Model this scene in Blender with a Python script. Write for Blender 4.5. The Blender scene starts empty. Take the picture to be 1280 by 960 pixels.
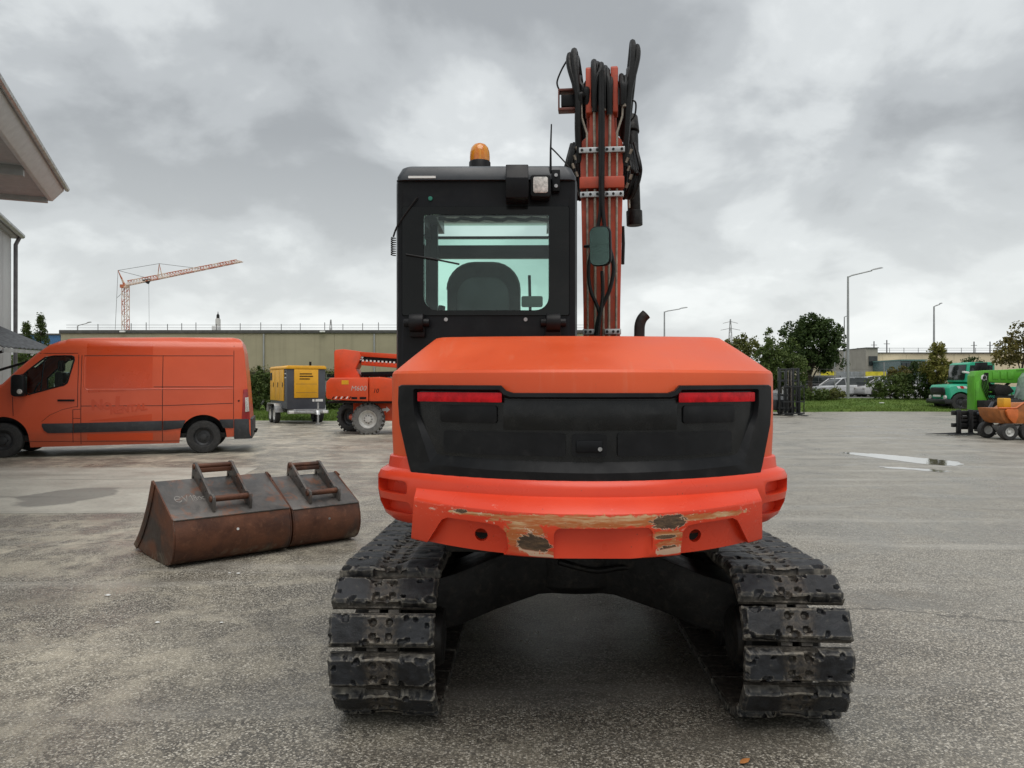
import bpy, bmesh, math, random
import numpy as np
from mathutils import Vector, Matrix, noise

random.seed(11)
rng = np.random.default_rng(7)
scene = bpy.context.scene
COL = scene.collection
R = math.radians

# ---------------------------------------------------------------- camera
cam_data = bpy.data.cameras.new('camera')
cam_data.sensor_width = 36.0
cam_data.lens = 27.0
cam_data.clip_start = 0.05
cam_data.clip_end = 2500.0
cam = bpy.data.objects.new('camera', cam_data)
COL.objects.link(cam)
cam.location = (0.0, 0.0, 1.5)
cam.rotation_euler = (R(90), 0, 0)
scene.camera = cam

# ---------------------------------------------------------------- sky (overcast) and sun
SUN_EL, SUN_AZ = 70.0, 165.0          # behind the camera, slightly right, softened by cloud
world = bpy.data.worlds.new('World')
scene.world = world
world.use_nodes = True
wt = world.node_tree
wt.nodes.clear()


def wn(kind, **kw):
    n = wt.nodes.new(kind)
    for k, v in kw.items():
        setattr(n, k, v)
    return n


def wmath(op, a, b=None, clamp=False):
    n = wn('ShaderNodeMath', operation=op, use_clamp=clamp)
    for i, s in enumerate((a, b)):
        if s is None:
            continue
        if isinstance(s, (int, float)):
            n.inputs[i].default_value = s
        else:
            wt.links.new(s, n.inputs[i])
    return n.outputs[0]


w_out = wn('ShaderNodeOutputWorld')
w_co = wn('ShaderNodeTexCoord')
w_sep = wn('ShaderNodeSeparateXYZ')
wt.links.new(w_co.outputs['Generated'], w_sep.inputs[0])
w_z = wmath('ABSOLUTE', w_sep.outputs['Z'])
w_den = wmath('ADD', w_z, 0.42)
w_u = wmath('DIVIDE', w_sep.outputs['X'], w_den)
w_v = wmath('DIVIDE', w_sep.outputs['Y'], w_den)
w_vec = wn('ShaderNodeCombineXYZ')
wt.links.new(w_u, w_vec.inputs[0])
wt.links.new(w_v, w_vec.inputs[1])
w_vec.inputs[2].default_value = 3.7


def wnoise(scale, detail, rough, dist, off):
    m = wn('ShaderNodeMapping')
    m.inputs['Location'].default_value = off
    wt.links.new(w_vec.outputs[0], m.inputs[0])
    n = wn('ShaderNodeTexNoise')
    n.inputs['Scale'].default_value = scale
    n.inputs['Detail'].default_value = detail
    n.inputs['Roughness'].default_value = rough
    n.inputs['Distortion'].default_value = dist
    wt.links.new(m.outputs[0], n.inputs['Vector'])
    return n.outputs['Fac']


big = wnoise(1.05, 3.0, 0.5, 0.4, (1.3, 4.1, 0.0))
mid = wnoise(3.0, 6.0, 0.52, 0.2, (7.2, 2.4, 0.0))
dens = wmath('ADD', wmath('MULTIPLY', big, 0.52), wmath('MULTIPLY', mid, 0.48))
w_ramp = wn('ShaderNodeValToRGB')
wt.links.new(dens, w_ramp.inputs[0])
cr = w_ramp.color_ramp
cr.interpolation = 'EASE'
cr.elements[0].position = 0.40
cr.elements[0].color = (0.272, 0.285, 0.295, 1)
cr.elements[1].position = 0.655
cr.elements[1].color = (0.77, 0.78, 0.77, 1)
for pos, c in ((0.465, (0.365, 0.382, 0.392, 1)), (0.52, (0.495, 0.515, 0.520, 1)), (0.57, (0.635, 0.655, 0.655, 1))):
    e = cr.elements.new(pos)
    e.color = c
# haze: the low sky is a paler even grey
w_h = wn('ShaderNodeMapRange')
w_h.inputs['From Min'].default_value = 0.0
w_h.inputs['From Max'].default_value = 0.30
w_h.inputs['To Min'].default_value = 0.62
w_h.inputs['To Max'].default_value = 0.0
wt.links.new(w_z, w_h.inputs['Value'])
w_mix = wn('ShaderNodeMix', data_type='RGBA')
wt.links.new(w_h.outputs[0], w_mix.inputs[0])
wt.links.new(w_ramp.outputs[0], w_mix.inputs[6])
w_mix.inputs[7].default_value = (0.65, 0.675, 0.67, 1)
bg_cloud = wn('ShaderNodeBackground')
wt.links.new(w_mix.outputs[2], bg_cloud.inputs[0])
bg_cloud.inputs[1].default_value = 1.13
w_sky = wn('ShaderNodeTexSky', sky_type='NISHITA')
w_sky.sun_disc = False
w_sky.sun_elevation = R(SUN_EL)
w_sky.sun_rotation = R(SUN_AZ)
w_sky.air_density = 1.5
w_sky.dust_density = 3.0
bg_sky = wn('ShaderNodeBackground')
wt.links.new(w_sky.outputs[0], bg_sky.inputs[0])
bg_sky.inputs[1].default_value = 0.10
w_ms = wn('ShaderNodeMixShader')
w_ms.inputs[0].default_value = 0.93          # almost closed cloud cover in front of the clear sky
wt.links.new(bg_sky.outputs[0], w_ms.inputs[1])
wt.links.new(bg_cloud.outputs[0], w_ms.inputs[2])
wt.links.new(w_ms.outputs[0], w_out.inputs[0])

sun_data = bpy.data.lights.new('sun', 'SUN')
sun_data.energy = 1.5
sun_data.angle = R(50)
sun_data.color = (1.0, 0.965, 0.92)
sun = bpy.data.objects.new('sun', sun_data)
COL.objects.link(sun)
_d = Vector((math.sin(R(SUN_AZ)) * math.cos(R(SUN_EL)), math.cos(R(SUN_AZ)) * math.cos(R(SUN_EL)), math.sin(R(SUN_EL))))
sun.rotation_euler = _d.to_track_quat('Z', 'Y').to_euler()
sun.location = (0, 0, 30)

scene.view_settings.view_transform = 'Standard'
scene.view_settings.look = 'None'
scene.view_settings.exposure = 0.40
scene.view_settings.gamma = 1.0
scene.view_settings.use_curve_mapping = False
scene.render.engine = 'CYCLES'
scene.cycles.use_denoising = True
scene.cycles.max_bounces = 8
scene.cycles.transparent_max_bounces = 16
scene.cycles.caustics_reflective = False
scene.cycles.caustics_refractive = False

# ---------------------------------------------------------------- mesh helpers
F = 960.0


def P(px, py, Y):
    """the point on a photo pixel's ray at distance Y in front of the camera"""
    return Vector(((px - 640) / F * Y, Y, 1.5 - (py - 480) / F * Y))


def rrect(x0, x1, z0, z1, r, n=4):
    """rounded rectangle, counter-clockwise, 4*(n+1) points; r is one radius or four (bl, br, tr, tl)"""
    rr = r if isinstance(r, (list, tuple)) else (r,) * 4
    pts = []
    for (cx, cz, a0, q) in ((x0, z0, 180, rr[0]), (x1, z0, 270, rr[1]), (x1, z1, 0, rr[2]), (x0, z1, 90, rr[3])):
        sx = 1 if cx == x0 else -1
        sz = 1 if cz == z0 else -1
        for k in range(n + 1):
            a = R(a0 + 90 * k / n)
            pts.append((cx + sx * q + q * math.cos(a), cz + sz * q + q * math.sin(a)))
    return pts


def catmull(pts, sub=6):
    pts = [Vector(p) for p in pts]
    out = []
    n = len(pts)
    for i in range(n - 1):
        p0, p1, p2, p3 = pts[max(i - 1, 0)], pts[i], pts[i + 1], pts[min(i + 2, n - 1)]
        for k in range(sub):
            t = k / sub
            out.append(0.5 * ((2 * p1) + (-p0 + p2) * t + (2 * p0 - 5 * p1 + 4 * p2 - p3) * t * t + (-p0 + 3 * p1 - 3 * p2 + p3) * t ** 3))
    out.append(pts[-1])
    return out


def interp(pts, x):
    if x <= pts[0][0]:
        return pts[0][1]
    for (a, b), (c, d) in zip(pts, pts[1:]):
        if x <= c:
            return b + (d - b) * (x - a) / (c - a) if c > a else d
    return pts[-1][1]


class MB:
    def __init__(self):
        self.v, self.f, self.m = [], [], []

    def add(self, vs, fs, mi=0):
        o = len(self.v)
        self.v.extend([tuple(p) for p in vs])
        for q in fs:
            self.f.append(tuple(i + o for i in q))
            self.m.append(mi)
        return self

    def box(self, x0, x1, y0, y1, z0, z1, mi=0, rot=None, piv=None):
        vs = [Vector((x, y, z)) for z in (z0, z1) for (x, y) in ((x0, y0), (x1, y0), (x1, y1), (x0, y1))]
        if rot is not None:
            c = Vector(piv) if piv is not None else Vector(((x0 + x1) / 2, (y0 + y1) / 2, (z0 + z1) / 2))
            vs = [c + rot @ (p - c) for p in vs]
        return self.add(vs, [(3, 2, 1, 0), (4, 5, 6, 7), (0, 1, 5, 4), (1, 2, 6, 5), (2, 3, 7, 6), (3, 0, 4, 7)], mi)

    def prism(self, poly, axis, a, b, mi=0):
        def pt(p, t):
            if axis == 'x':
                return (t, p[0], p[1])
            if axis == 'y':
                return (p[0], t, p[1])
            return (p[0], p[1], t)
        n = len(poly)
        vs = [pt(p, a) for p in poly] + [pt(p, b) for p in poly]
        fs = [tuple(range(n))[::-1], tuple(range(n, 2 * n))]
        fs += [(i, (i + 1) % n, n + (i + 1) % n, n + i) for i in range(n)]
        return self.add(vs, fs, mi)

    def loft(self, rings, mi=0, closed=True, cap=True):
        n = len(rings[0])
        vs = [p for r in rings for p in r]
        fs = []
        for i in range(len(rings) - 1):
            for k in range(n if closed else n - 1):
                k2 = (k + 1) % n
                fs.append((i * n + k, i * n + k2, (i + 1) * n + k2, (i + 1) * n + k))
        if cap and closed:
            fs.append(tuple(range(n))[::-1])
            fs.append(tuple(range((len(rings) - 1) * n, len(rings) * n)))
        return self.add(vs, fs, mi)

    def tube(self, path, r, n=8, mi=0, cap=True):
        path = [Vector(p) for p in path]
        m = len(path)
        rs = r if isinstance(r, (list, tuple)) else [r] * m
        tang = []
        for i in range(m):
            t = path[min(i + 1, m - 1)] - path[max(i - 1, 0)]
            tang.append(t.normalized() if t.length > 1e-9 else Vector((0, 0, 1)))
        ref = Vector((0, 0, 1)) if abs(tang[0].z) < 0.9 else Vector((1, 0, 0))
        u = tang[0].cross(ref).normalized()
        rings = []
        for i in range(m):
            u = (u - tang[i] * u.dot(tang[i]))
            u = u.normalized() if u.length > 1e-6 else tang[i].orthogonal().normalized()
            w = tang[i].cross(u)
            rings.append([path[i] + (u * math.cos(2 * math.pi * k / n) + w * math.sin(2 * math.pi * k / n)) * rs[i] for k in range(n)])
        return self.loft(rings, mi, True, cap)

    def cyl(self, p0, p1, r, n=16, r2=None, mi=0):
        return self.tube([p0, p1], [r, r if r2 is None else r2], n, mi)

    def lathe(self, prof, origin=(0, 0, 0), axis='z', n=24, mi=0, cap=False):
        """prof: (radius, height) pairs turned about an axis through origin"""
        o = Vector(origin)
        rings = []
        for (r, h) in prof:
            ring = []
            for k in range(n):
                a = 2 * math.pi * k / n
                c, s = r * math.cos(a), r * math.sin(a)
                ring.append(o + Vector({'z': (c, s, h), 'x': (h, c, s), 'y': (s, h, c)}[axis]))
            rings.append(ring)
        return self.loft(rings, mi, True, cap)

    def sheet(self, xs, top, bot, nz, fy, mi=0, back=None):
        """(x, z) region between bot(x) and top(x); front at y = fy(x, z); a closed plate when back(x, z) is given"""
        nx = len(xs)
        def grid(fn):
            vs = []
            for x in xs:
                a, b = bot(x), top(x)
                for j in range(nz + 1):
                    z = a + (b - a) * j / nz
                    vs.append((x, fn(x, z), z))
            return vs
        w = nz + 1
        quads = [(i * w + j, (i + 1) * w + j, (i + 1) * w + j + 1, i * w + j + 1) for i in range(nx - 1) for j in range(nz)]
        if back is None:
            return self.add(grid(fy), quads, mi)
        g, h = grid(fy), grid(back)
        o = len(g)
        fs = quads + [tuple(k + o for k in q[::-1]) for q in quads]
        for i in range(nx - 1):
            fs.append((i * w, i * w + o, (i + 1) * w + o, (i + 1) * w))
            fs.append((i * w + nz, (i + 1) * w + nz, (i + 1) * w + nz + o, i * w + nz + o))
        for j in range(nz):
            fs.append((j, j + 1, j + 1 + o, j + o))
            e = (nx - 1) * w
            fs.append((e + j, e + j + o, e + j + 1 + o, e + j + 1))
        return self.add(g + h, fs, mi)

    def build(self, name, mats, parent=None, bevel=0.0, seg=2, smooth=True, angle=38, recalc=True, merge=False, kind=None):
        me = bpy.data.meshes.new(name)
        me.from_pydata(self.v, [], self.f)
        for mm in (mats if isinstance(mats, (list, tuple)) else [mats]):
            me.materials.append(mm)
        if max(self.m, default=0) > 0:
            me.polygons.foreach_set('material_index', self.m)
        if recalc or bevel > 0 or merge:
            bm = bmesh.new()
            bm.from_mesh(me)
            if merge:
                bmesh.ops.remove_doubles(bm, verts=bm.verts, dist=1e-5)
            bmesh.ops.recalc_face_normals(bm, faces=bm.faces)
            if bevel > 0:
                es = [e for e in bm.edges if len(e.link_faces) == 2 and e.calc_face_angle(0) > R(28)]
                bmesh.ops.bevel(bm, geom=es, offset=bevel, segments=seg, profile=0.5, affect='EDGES', clamp_overlap=True)
            bm.to_mesh(me)
            bm.free()
        if smooth:
            me.shade_smooth()
            me.set_sharp_from_angle(angle=R(angle))
        ob = bpy.data.objects.new(name, me)
        COL.objects.link(ob)
        if parent is not None:
            ob.parent = parent
        if kind:
            ob['kind'] = kind
        return ob


def tag(o, label, cat, group=None):
    o['label'] = label
    o['category'] = cat
    if group:
        o['group'] = group
    return o


def thing(name, label, cat, loc=(0, 0, 0), rz=0.0, group=None):
    o = bpy.data.objects.new(name, None)
    o.empty_display_size = 0.2
    COL.objects.link(o)
    o.location = loc
    o.rotation_euler = (0, 0, rz)
    return tag(o, label, cat, group)


def link_copy(o, parent):
    c = o.copy()
    COL.objects.link(c)
    c.parent = parent
    return c


def copy_tree(o, parent=None):
    c = link_copy(o, parent)
    for ch in list(o.children):
        copy_tree(ch, c)
    return c


def cut(ob, cutter_mb):
    """cut the closed shapes of cutter_mb out of a mesh object"""
    c = cutter_mb.build('cutter', ob.data.materials[0])
    for me_ in (c.data, ob.data):
        bm = bmesh.new()
        bm.from_mesh(me_)
        bmesh.ops.triangulate(bm, faces=[f for f in bm.faces if len(f.verts) > 4])
        bm.to_mesh(me_)
        bm.free()
    md = ob.modifiers.new('cut', 'BOOLEAN')
    md.operation = 'DIFFERENCE'
    md.object = c
    md.solver = 'EXACT'
    par = ob.parent
    ob.parent = None
    dg = bpy.context.evaluated_depsgraph_get()
    me = bpy.data.meshes.new_from_object(ob.evaluated_get(dg))
    ob.modifiers.clear()
    old = ob.data
    ob.data = me
    me.name = old.name
    bpy.data.meshes.remove(old)
    cm = c.data
    bpy.data.objects.remove(c)
    bpy.data.meshes.remove(cm)
    ob.parent = par
    me.shade_smooth()
    me.set_sharp_from_angle(angle=R(34))
    return ob


# ---------------------------------------------------------------- materials
class NT:
    """small node-tree writer"""
    def __init__(self, name):
        self.mat = bpy.data.materials.new(name)
        self.mat.use_nodes = True
        self.t = self.mat.node_tree
        self.t.nodes.clear()
        self.out = self.n('ShaderNodeOutputMaterial')
        self.bsdf = self.n('ShaderNodeBsdfPrincipled')
        self.t.links.new(self.bsdf.outputs[0], self.out.inputs[0])
        self.co = self.n('ShaderNodeTexCoord').outputs['Object']

    def n(self, kind, **kw):
        q = self.t.nodes.new(kind)
        for k, v in kw.items():
            setattr(q, k, v)
        return q

    def put(self, sock, val):
        if isinstance(val, bpy.types.NodeSocket):
            self.t.links.new(val, sock)
        elif isinstance(val, (tuple, list)) and len(val) == 3 and sock.type == 'RGBA':
            sock.default_value = (*val, 1)
        else:
            sock.default_value = val

    def set(self, name, val):
        self.put(self.bsdf.inputs[name], val)

    def math(self, op, a, b=0.0, c=None, clamp=False):
        q = self.n('ShaderNodeMath', operation=op, use_clamp=clamp)
        self.put(q.inputs[0], a)
        self.put(q.inputs[1], b)
        if c is not None:
            self.put(q.inputs[2], c)
        return q.outputs[0]

    def mapping(self, loc=(0, 0, 0), scale=(1, 1, 1), rot=(0, 0, 0), vec=None):
        q = self.n('ShaderNodeMapping')
        q.inputs['Location'].default_value = loc
        q.inputs['Scale'].default_value = scale
        q.inputs['Rotation'].default_value = rot
        self.put(q.inputs[0], vec if vec is not None else self.co)
        return q.outputs[0]

    def noise(self, scale, detail=4, rough=0.55, dist=0.0, vec=None):
        q = self.n('ShaderNodeTexNoise')
        q.inputs['Scale'].default_value = scale
        q.inputs['Detail'].default_value = detail
        q.inputs['Roughness'].default_value = rough
        q.inputs['Distortion'].default_value = dist
        self.put(q.inputs['Vector'], vec if vec is not None else self.co)
        return q.outputs['Fac']

    def voronoi(self, scale, vec=None, feature='F1', rand=1.0):
        q = self.n('ShaderNodeTexVoronoi', feature=feature)
        q.inputs['Scale'].default_value = scale
        q.inputs['Randomness'].default_value = rand
        self.put(q.inputs['Vector'], vec if vec is not None else self.co)
        return q

    def step(self, val, lo, hi):
        q = self.n('ShaderNodeMapRange', interpolation_type='SMOOTHSTEP')
        self.put(q.inputs['Value'], val)
        q.inputs['From Min'].default_value = lo
        q.inputs['From Max'].default_value = hi
        return q.outputs[0]

    def maprange(self, val, a, b, c, d):
        q = self.n('ShaderNodeMapRange')
        self.put(q.inputs['Value'], val)
        for k, x in zip(('From Min', 'From Max', 'To Min', 'To Max'), (a, b, c, d)):
            q.inputs[k].default_value = x
        return q.outputs[0]

    def mix(self, fac, a, b, blend='MIX'):
        q = self.n('ShaderNodeMix', data_type='RGBA', blend_type=blend)
        self.put(q.inputs[0], fac)
        self.put(q.inputs[6], a)
        self.put(q.inputs[7], b)
        return q.outputs[2]

    def bump(self, height, strength=0.3, dist=0.01):
        q = self.n('ShaderNodeBump')
        q.inputs['Strength'].default_value = strength
        q.inputs['Distance'].default_value = dist
        self.put(q.inputs['Height'], height)
        self.set('Normal', q.outputs[0])

    def xyz(self):
        q = self.n('ShaderNodeSeparateXYZ')
        self.put(q.inputs[0], self.co)
        return q.outputs


def simple(name, col, rough=0.5, metal=0.0, var=0.25, scale=6.0, dirt=None, dirt_amt=0.4, bump=0.0, bscale=60, coat=0.0, spec=0.5):
    """paint, rubber, metal ... with uneven tone, patchy gloss and optional dirt"""
    t = NT(name)
    n1 = t.noise(scale, 5, 0.6)
    dark = tuple(c * (1 - var) for c in col)
    lite = tuple(min(1, c * (1 + var)) for c in col)
    c = t.mix(t.step(n1, 0.3, 0.7), dark, lite)
    if dirt is not None:
        n2 = t.noise(scale * 2.3, 8, 0.7, 0.3, vec=t.mapping((3.1, 1.7, 0.4)))
        c = t.mix(t.math('MULTIPLY', t.step(n2, 0.48, 0.72), dirt_amt), c, dirt)
    t.set('Base Color', c)
    t.set('Roughness', t.maprange(t.noise(scale * 1.7, 4), 0.3, 0.7, max(0.03, rough - 0.1), min(1, rough + 0.12)))
    t.set('Metallic', metal)
    t.set('Specular IOR Level', spec)
    if coat:
        t.set('Coat Weight', coat)
        t.set('Coat Roughness', 0.12)
    if bump:
        t.bump(t.noise(bscale, 5, 0.6), bump, 0.01)
    return t.mat


def tinted_glass(name, tint, gloss_rough=0.02, fres=1.45, dim=1.0):
    t = NT(name)
    t.t.nodes.remove(t.bsdf)
    tr = t.n('ShaderNodeBsdfTransparent')
    tr.inputs[0].default_value = (*[c * dim for c in tint], 1)
    gl = t.n('ShaderNodeBsdfGlossy')
    gl.inputs['Roughness'].default_value = gloss_rough
    fr = t.n('ShaderNodeFresnel')
    fr.inputs[0].default_value = fres
    mx = t.n('ShaderNodeMixShader')
    t.t.links.new(fr.outputs[0], mx.inputs[0])
    t.t.links.new(tr.outputs[0], mx.inputs[1])
    t.t.links.new(gl.outputs[0], mx.inputs[2])
    t.t.links.new(mx.outputs[0], t.out.inputs[0])
    return t.mat


def leaf_material(name, c1, c2, trans=0.25):
    t = NT(name)
    rnd = t.n('ShaderNodeNewGeometry').outputs['Random Per Island']
    n1 = t.noise(0.8, 3)
    c = t.mix(rnd, c1, c2)
    c = t.mix(t.math('MULTIPLY', t.step(n1, 0.35, 0.65), 0.5), c, tuple(x * 0.55 for x in c1))
    t.set('Base Color', c)
    t.set('Roughness', 0.6)
    t.set('Specular IOR Level', 0.25)
    tl = t.n('ShaderNodeBsdfTranslucent')
    t.put(tl.inputs[0], c)
    mx = t.n('ShaderNodeMixShader')
    mx.inputs[0].default_value = trans
    t.t.links.new(t.bsdf.outputs[0], mx.inputs[1])
    t.t.links.new(tl.outputs[0], mx.inputs[2])
    t.t.links.new(mx.outputs[0], t.out.inputs[0])
    return t.mat


M = {}
M['boom_orange'] = simple('boom_paint', (0.42, 0.055, 0.020), 0.5, var=0.15, scale=4, dirt=(0.10, 0.045, 0.03), dirt_amt=0.5)
M['black_plastic'] = simple('black_plastic', (0.009, 0.0095, 0.0105), 0.40, var=0.3, scale=5, dirt=(0.03, 0.03, 0.03), dirt_amt=0.35, spec=0.16)
M['black_satin'] = simple('black_satin_paint', (0.006, 0.0065, 0.008), 0.33, var=0.3, scale=4, dirt=(0.018, 0.018, 0.018), dirt_amt=0.4, spec=0.18)
M['cab_grey'] = simple('cab_roof_paint', (0.030, 0.034, 0.040), 0.36, var=0.2, scale=3, dirt=(0.07, 0.07, 0.07), dirt_amt=0.3)
M['frit'] = simple('black_window_border', (0.005, 0.006, 0.006), 0.07, var=0.2, scale=3, dirt=(0.014, 0.014, 0.014), dirt_amt=0.3, spec=0.22)
M['glass'] = tinted_glass('green_tinted_glass', (0.86, 0.975, 0.935))
M['hose'] = simple('hose_rubber', (0.006, 0.006, 0.006), 0.45, var=0.3, scale=12, bump=0.2, bscale=90, spec=0.28)
M['steel'] = simple('worn_steel', (0.30, 0.26, 0.21), 0.5, metal=0.6, var=0.3, scale=20, dirt=(0.10, 0.07, 0.05), dirt_amt=0.6)
M['dark_steel'] = simple('dark_greasy_steel', (0.011, 0.0105, 0.010), 0.5, metal=0.2, var=0.4, scale=9, dirt=(0.06, 0.05, 0.038), dirt_amt=0.45, bump=0.3, spec=0.3)
M['zinc'] = simple('galvanised_steel', (0.42, 0.43, 0.43), 0.42, metal=0.7, var=0.18, scale=9, dirt=(0.25, 0.24, 0.22), dirt_amt=0.4)
M['post_grey'] = simple('galvanised_post', (0.33, 0.34, 0.34), 0.5, metal=0.3, var=0.12, scale=2)
M['red_reflector'] = simple('red_reflector', (0.52, 0.008, 0.014), 0.30, var=0.25, scale=25, spec=0.2)
M['white_paint'] = simple('white_paint', (0.72, 0.72, 0.70), 0.45, var=0.06, scale=4)
M['tyre'] = simple('tyre_rubber', (0.022, 0.022, 0.022), 0.7, var=0.3, scale=14, dirt=(0.10, 0.09, 0.08), dirt_amt=0.4, bump=0.2)
M['rim_dark'] = simple('dark_steel_rim', (0.035, 0.036, 0.038), 0.45, metal=0.3, var=0.3, scale=8)
M['rim_white'] = simple('white_rim', (0.55, 0.55, 0.53), 0.5, var=0.12, scale=8, dirt=(0.25, 0.22, 0.18), dirt_amt=0.5)
M['bolt'] = simple('bolt_head', (0.35, 0.35, 0.35), 0.4, metal=0.7, var=0.2, scale=40)
M['lens'] = simple('lamp_lens', (0.50, 0.48, 0.45), 0.25, var=0.4, scale=60, coat=0.5)
M['dark_glass'] = simple('dark_vehicle_glass', (0.02, 0.025, 0.025), 0.06, var=0.3, scale=1.5)
M['bark'] = simple('bark', (0.07, 0.055, 0.04), 0.9, var=0.3, scale=8, bump=0.4, bscale=25)

# ================================================================ SETTING
def asphalt_material():
    t = NT('worn_asphalt')
    x, y, z = t.xyz()
    # aggregate: thousands of small stones set in dark binder
    v1 = t.voronoi(115)
    sep = t.n('ShaderNodeSeparateColor')
    t.put(sep.inputs[0], v1.outputs['Color'])
    rnd = sep.outputs[0]
    ramp = t.n('ShaderNodeValToRGB')
    t.put(ramp.inputs[0], rnd)
    e = ramp.color_ramp.elements
    e[0].position, e[0].color = 0.0, (0.055, 0.050, 0.042, 1)
    e[1].position, e[1].color = 1.0, (0.74, 0.70, 0.61, 1)
    for pos, c in ((0.35, (0.145, 0.130, 0.104, 1)), (0.70, (0.33, 0.298, 0.236, 1)), (0.92, (0.56, 0.52, 0.44, 1))):
        q = ramp.color_ramp.elements.new(pos)
        q.color = c
    stone = ramp.outputs[0]
    gap = t.step(v1.outputs['Distance'], 0.42, 0.75)
    stone = t.mix(t.math('MULTIPLY', gap, 0.62), stone, (0.045, 0.041, 0.035))
    # large tone: pale dust and lime on the left, damp and shadow painted dark round the machine, greyer on the right
    n_mid = t.noise(1.5, 4, 0.65, 0.4)
    n_sm = t.noise(5.5, 4, 0.7)
    left = t.maprange(x, -6.0, 1.0, 1.0, 0.0)
    dust = t.math('MULTIPLY', t.step(t.math('ADD', t.math('MULTIPLY', n_mid, 0.65), t.math('MULTIPLY', n_sm, 0.35)), 0.45, 0.60), t.math('ADD', t.math('MULTIPLY', left, 0.80), 0.14))
    near_dust = t.mix(t.math('MULTIPLY', dust, 0.72), stone, (0.56, 0.505, 0.39))
    # far away the stones blend: a more even weathered grey
    right = t.math('MULTIPLY', t.step(t.math('ADD', x, t.math('MULTIPLY', n_mid, 2.0)), 2.0, 5.0), 0.28)
    near_dust = t.mix(right, near_dust, t.mix(n_sm, (0.225, 0.212, 0.186), (0.35, 0.332, 0.295)))
    far = t.math('MULTIPLY', t.step(y, 8.0, 20.0), 0.45)
    c = t.mix(far, near_dust, t.mix(t.step(n_mid, 0.35, 0.65), (0.235, 0.219, 0.184), (0.345, 0.324, 0.276)))
    # long faint tyre tracks and drag streaks
    st = t.noise(1.0, 4, 0.6, 0.5, vec=t.mapping((2, 0, 0), (0.25, 2.2, 1), (0, 0, R(12))))
    c = t.mix(t.math('MULTIPLY', t.step(st, 0.52, 0.70), 0.42), c, (0.43, 0.41, 0.365))
    st2 = t.noise(1.0, 4, 0.6, 0.6, vec=t.mapping((7, 3, 0), (0.45, 1.6, 1), (0, 0, R(-24))))
    c = t.mix(t.math('MULTIPLY', t.step(st2, 0.55, 0.70), 0.45), c, (0.13, 0.115, 0.092))
    # oil and damp patches: darker and glossier
    damp = t.step(t.noise(0.8, 3, 0.6, 0.8, vec=t.mapping((11, 5, 0))), 0.44, 0.66)
    c = t.mix(t.math('MULTIPLY', damp, 0.30), c, (0.115, 0.103, 0.085))
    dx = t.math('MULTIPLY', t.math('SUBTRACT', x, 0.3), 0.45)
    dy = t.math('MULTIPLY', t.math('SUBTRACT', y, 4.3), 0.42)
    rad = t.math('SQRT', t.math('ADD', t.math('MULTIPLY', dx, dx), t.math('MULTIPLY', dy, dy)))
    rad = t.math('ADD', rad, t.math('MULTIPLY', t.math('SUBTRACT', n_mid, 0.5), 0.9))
    wet_shade = t.math('SUBTRACT', 1.0, t.step(rad, 0.45, 1.25))
    c = t.mix(t.math('MULTIPLY', wet_shade, 0.34), c, (0.045, 0.041, 0.035))  # wet ground and the excavator's shadow painted together into the colour
    pale = t.math('MULTIPLY', t.step(t.noise(1.0, 5, 0.7, 0.7, vec=t.mapping((3, 8, 0), (0.9, 0.42, 1), (0, 0, R(38)))), 0.50, 0.63), t.maprange(x, -5.0, -0.8, 0.75, 0.0))
    c = t.mix(t.math('MULTIPLY', pale, t.step(n_sm, 0.25, 0.6)), c, (0.60, 0.545, 0.43))
    def crack(loc, rot, amp, wid):
        mp = t.n('ShaderNodeSeparateXYZ')
        t.put(mp.inputs[0], t.mapping(loc, (1, 1, 1), (0, 0, rot)))
        wob = t.math('ADD', t.math('MULTIPLY', t.math('SUBTRACT', t.noise(0.7, 5, 0.65, vec=t.mapping(loc)), 0.5), amp), mp.outputs[1])
        return t.math('SUBTRACT', 1.0, t.step(t.math('ABSOLUTE', wob), wid * 0.4, wid))
    ck = t.math('MAXIMUM', t.math('MULTIPLY', crack((0.2, -5.6, 0), R(20), 1.0, 0.022), t.step(x, 1.6, 2.4)), t.math('MULTIPLY', crack((1.0, -7.7, 0), R(-8), 1.3, 0.016), t.math('SUBTRACT', 1.0, t.step(x, -2.2, -1.0))))
    c = t.mix(t.math('MULTIPLY', ck, 0.75), c, (0.060, 0.054, 0.045))
    t.set('Base Color', c)
    ro = t.maprange(t.math('ADD', damp, t.math('MULTIPLY', n_sm, 0.6)), 0.2, 1.3, 0.52, 0.27)
    t.set('Roughness', ro)
    t.set('Specular IOR Level', 0.5)
    h = t.math('ADD', t.math('MULTIPLY', t.math('SUBTRACT', 1.0, v1.outputs['Distance']), 0.7), t.math('MULTIPLY', rnd, 0.5))
    t.bump(h, 0.6, 0.005)
    return t.mat


def ground_mesh():
    mb = MB()
    xs = [-1200, -400, -120, -45, -20, -10, -5, 0, 5, 10, 20, 45, 120, 400, 1200]
    ys = [-60, -20, -8, -2, 2, 6, 10, 15, 22, 32, 60, 120, 300, 900, 2000]
    vs = [(x, y, 0.0) for x in xs for y in ys]
    n = len(ys)
    fs = [(i * n + j, (i + 1) * n + j, (i + 1) * n + j + 1, i * n + j + 1) for i in range(len(xs) - 1) for j in range(n - 1)]
    mb.add(vs, fs)
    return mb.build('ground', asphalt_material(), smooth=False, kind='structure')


ground = ground_mesh()


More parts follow.
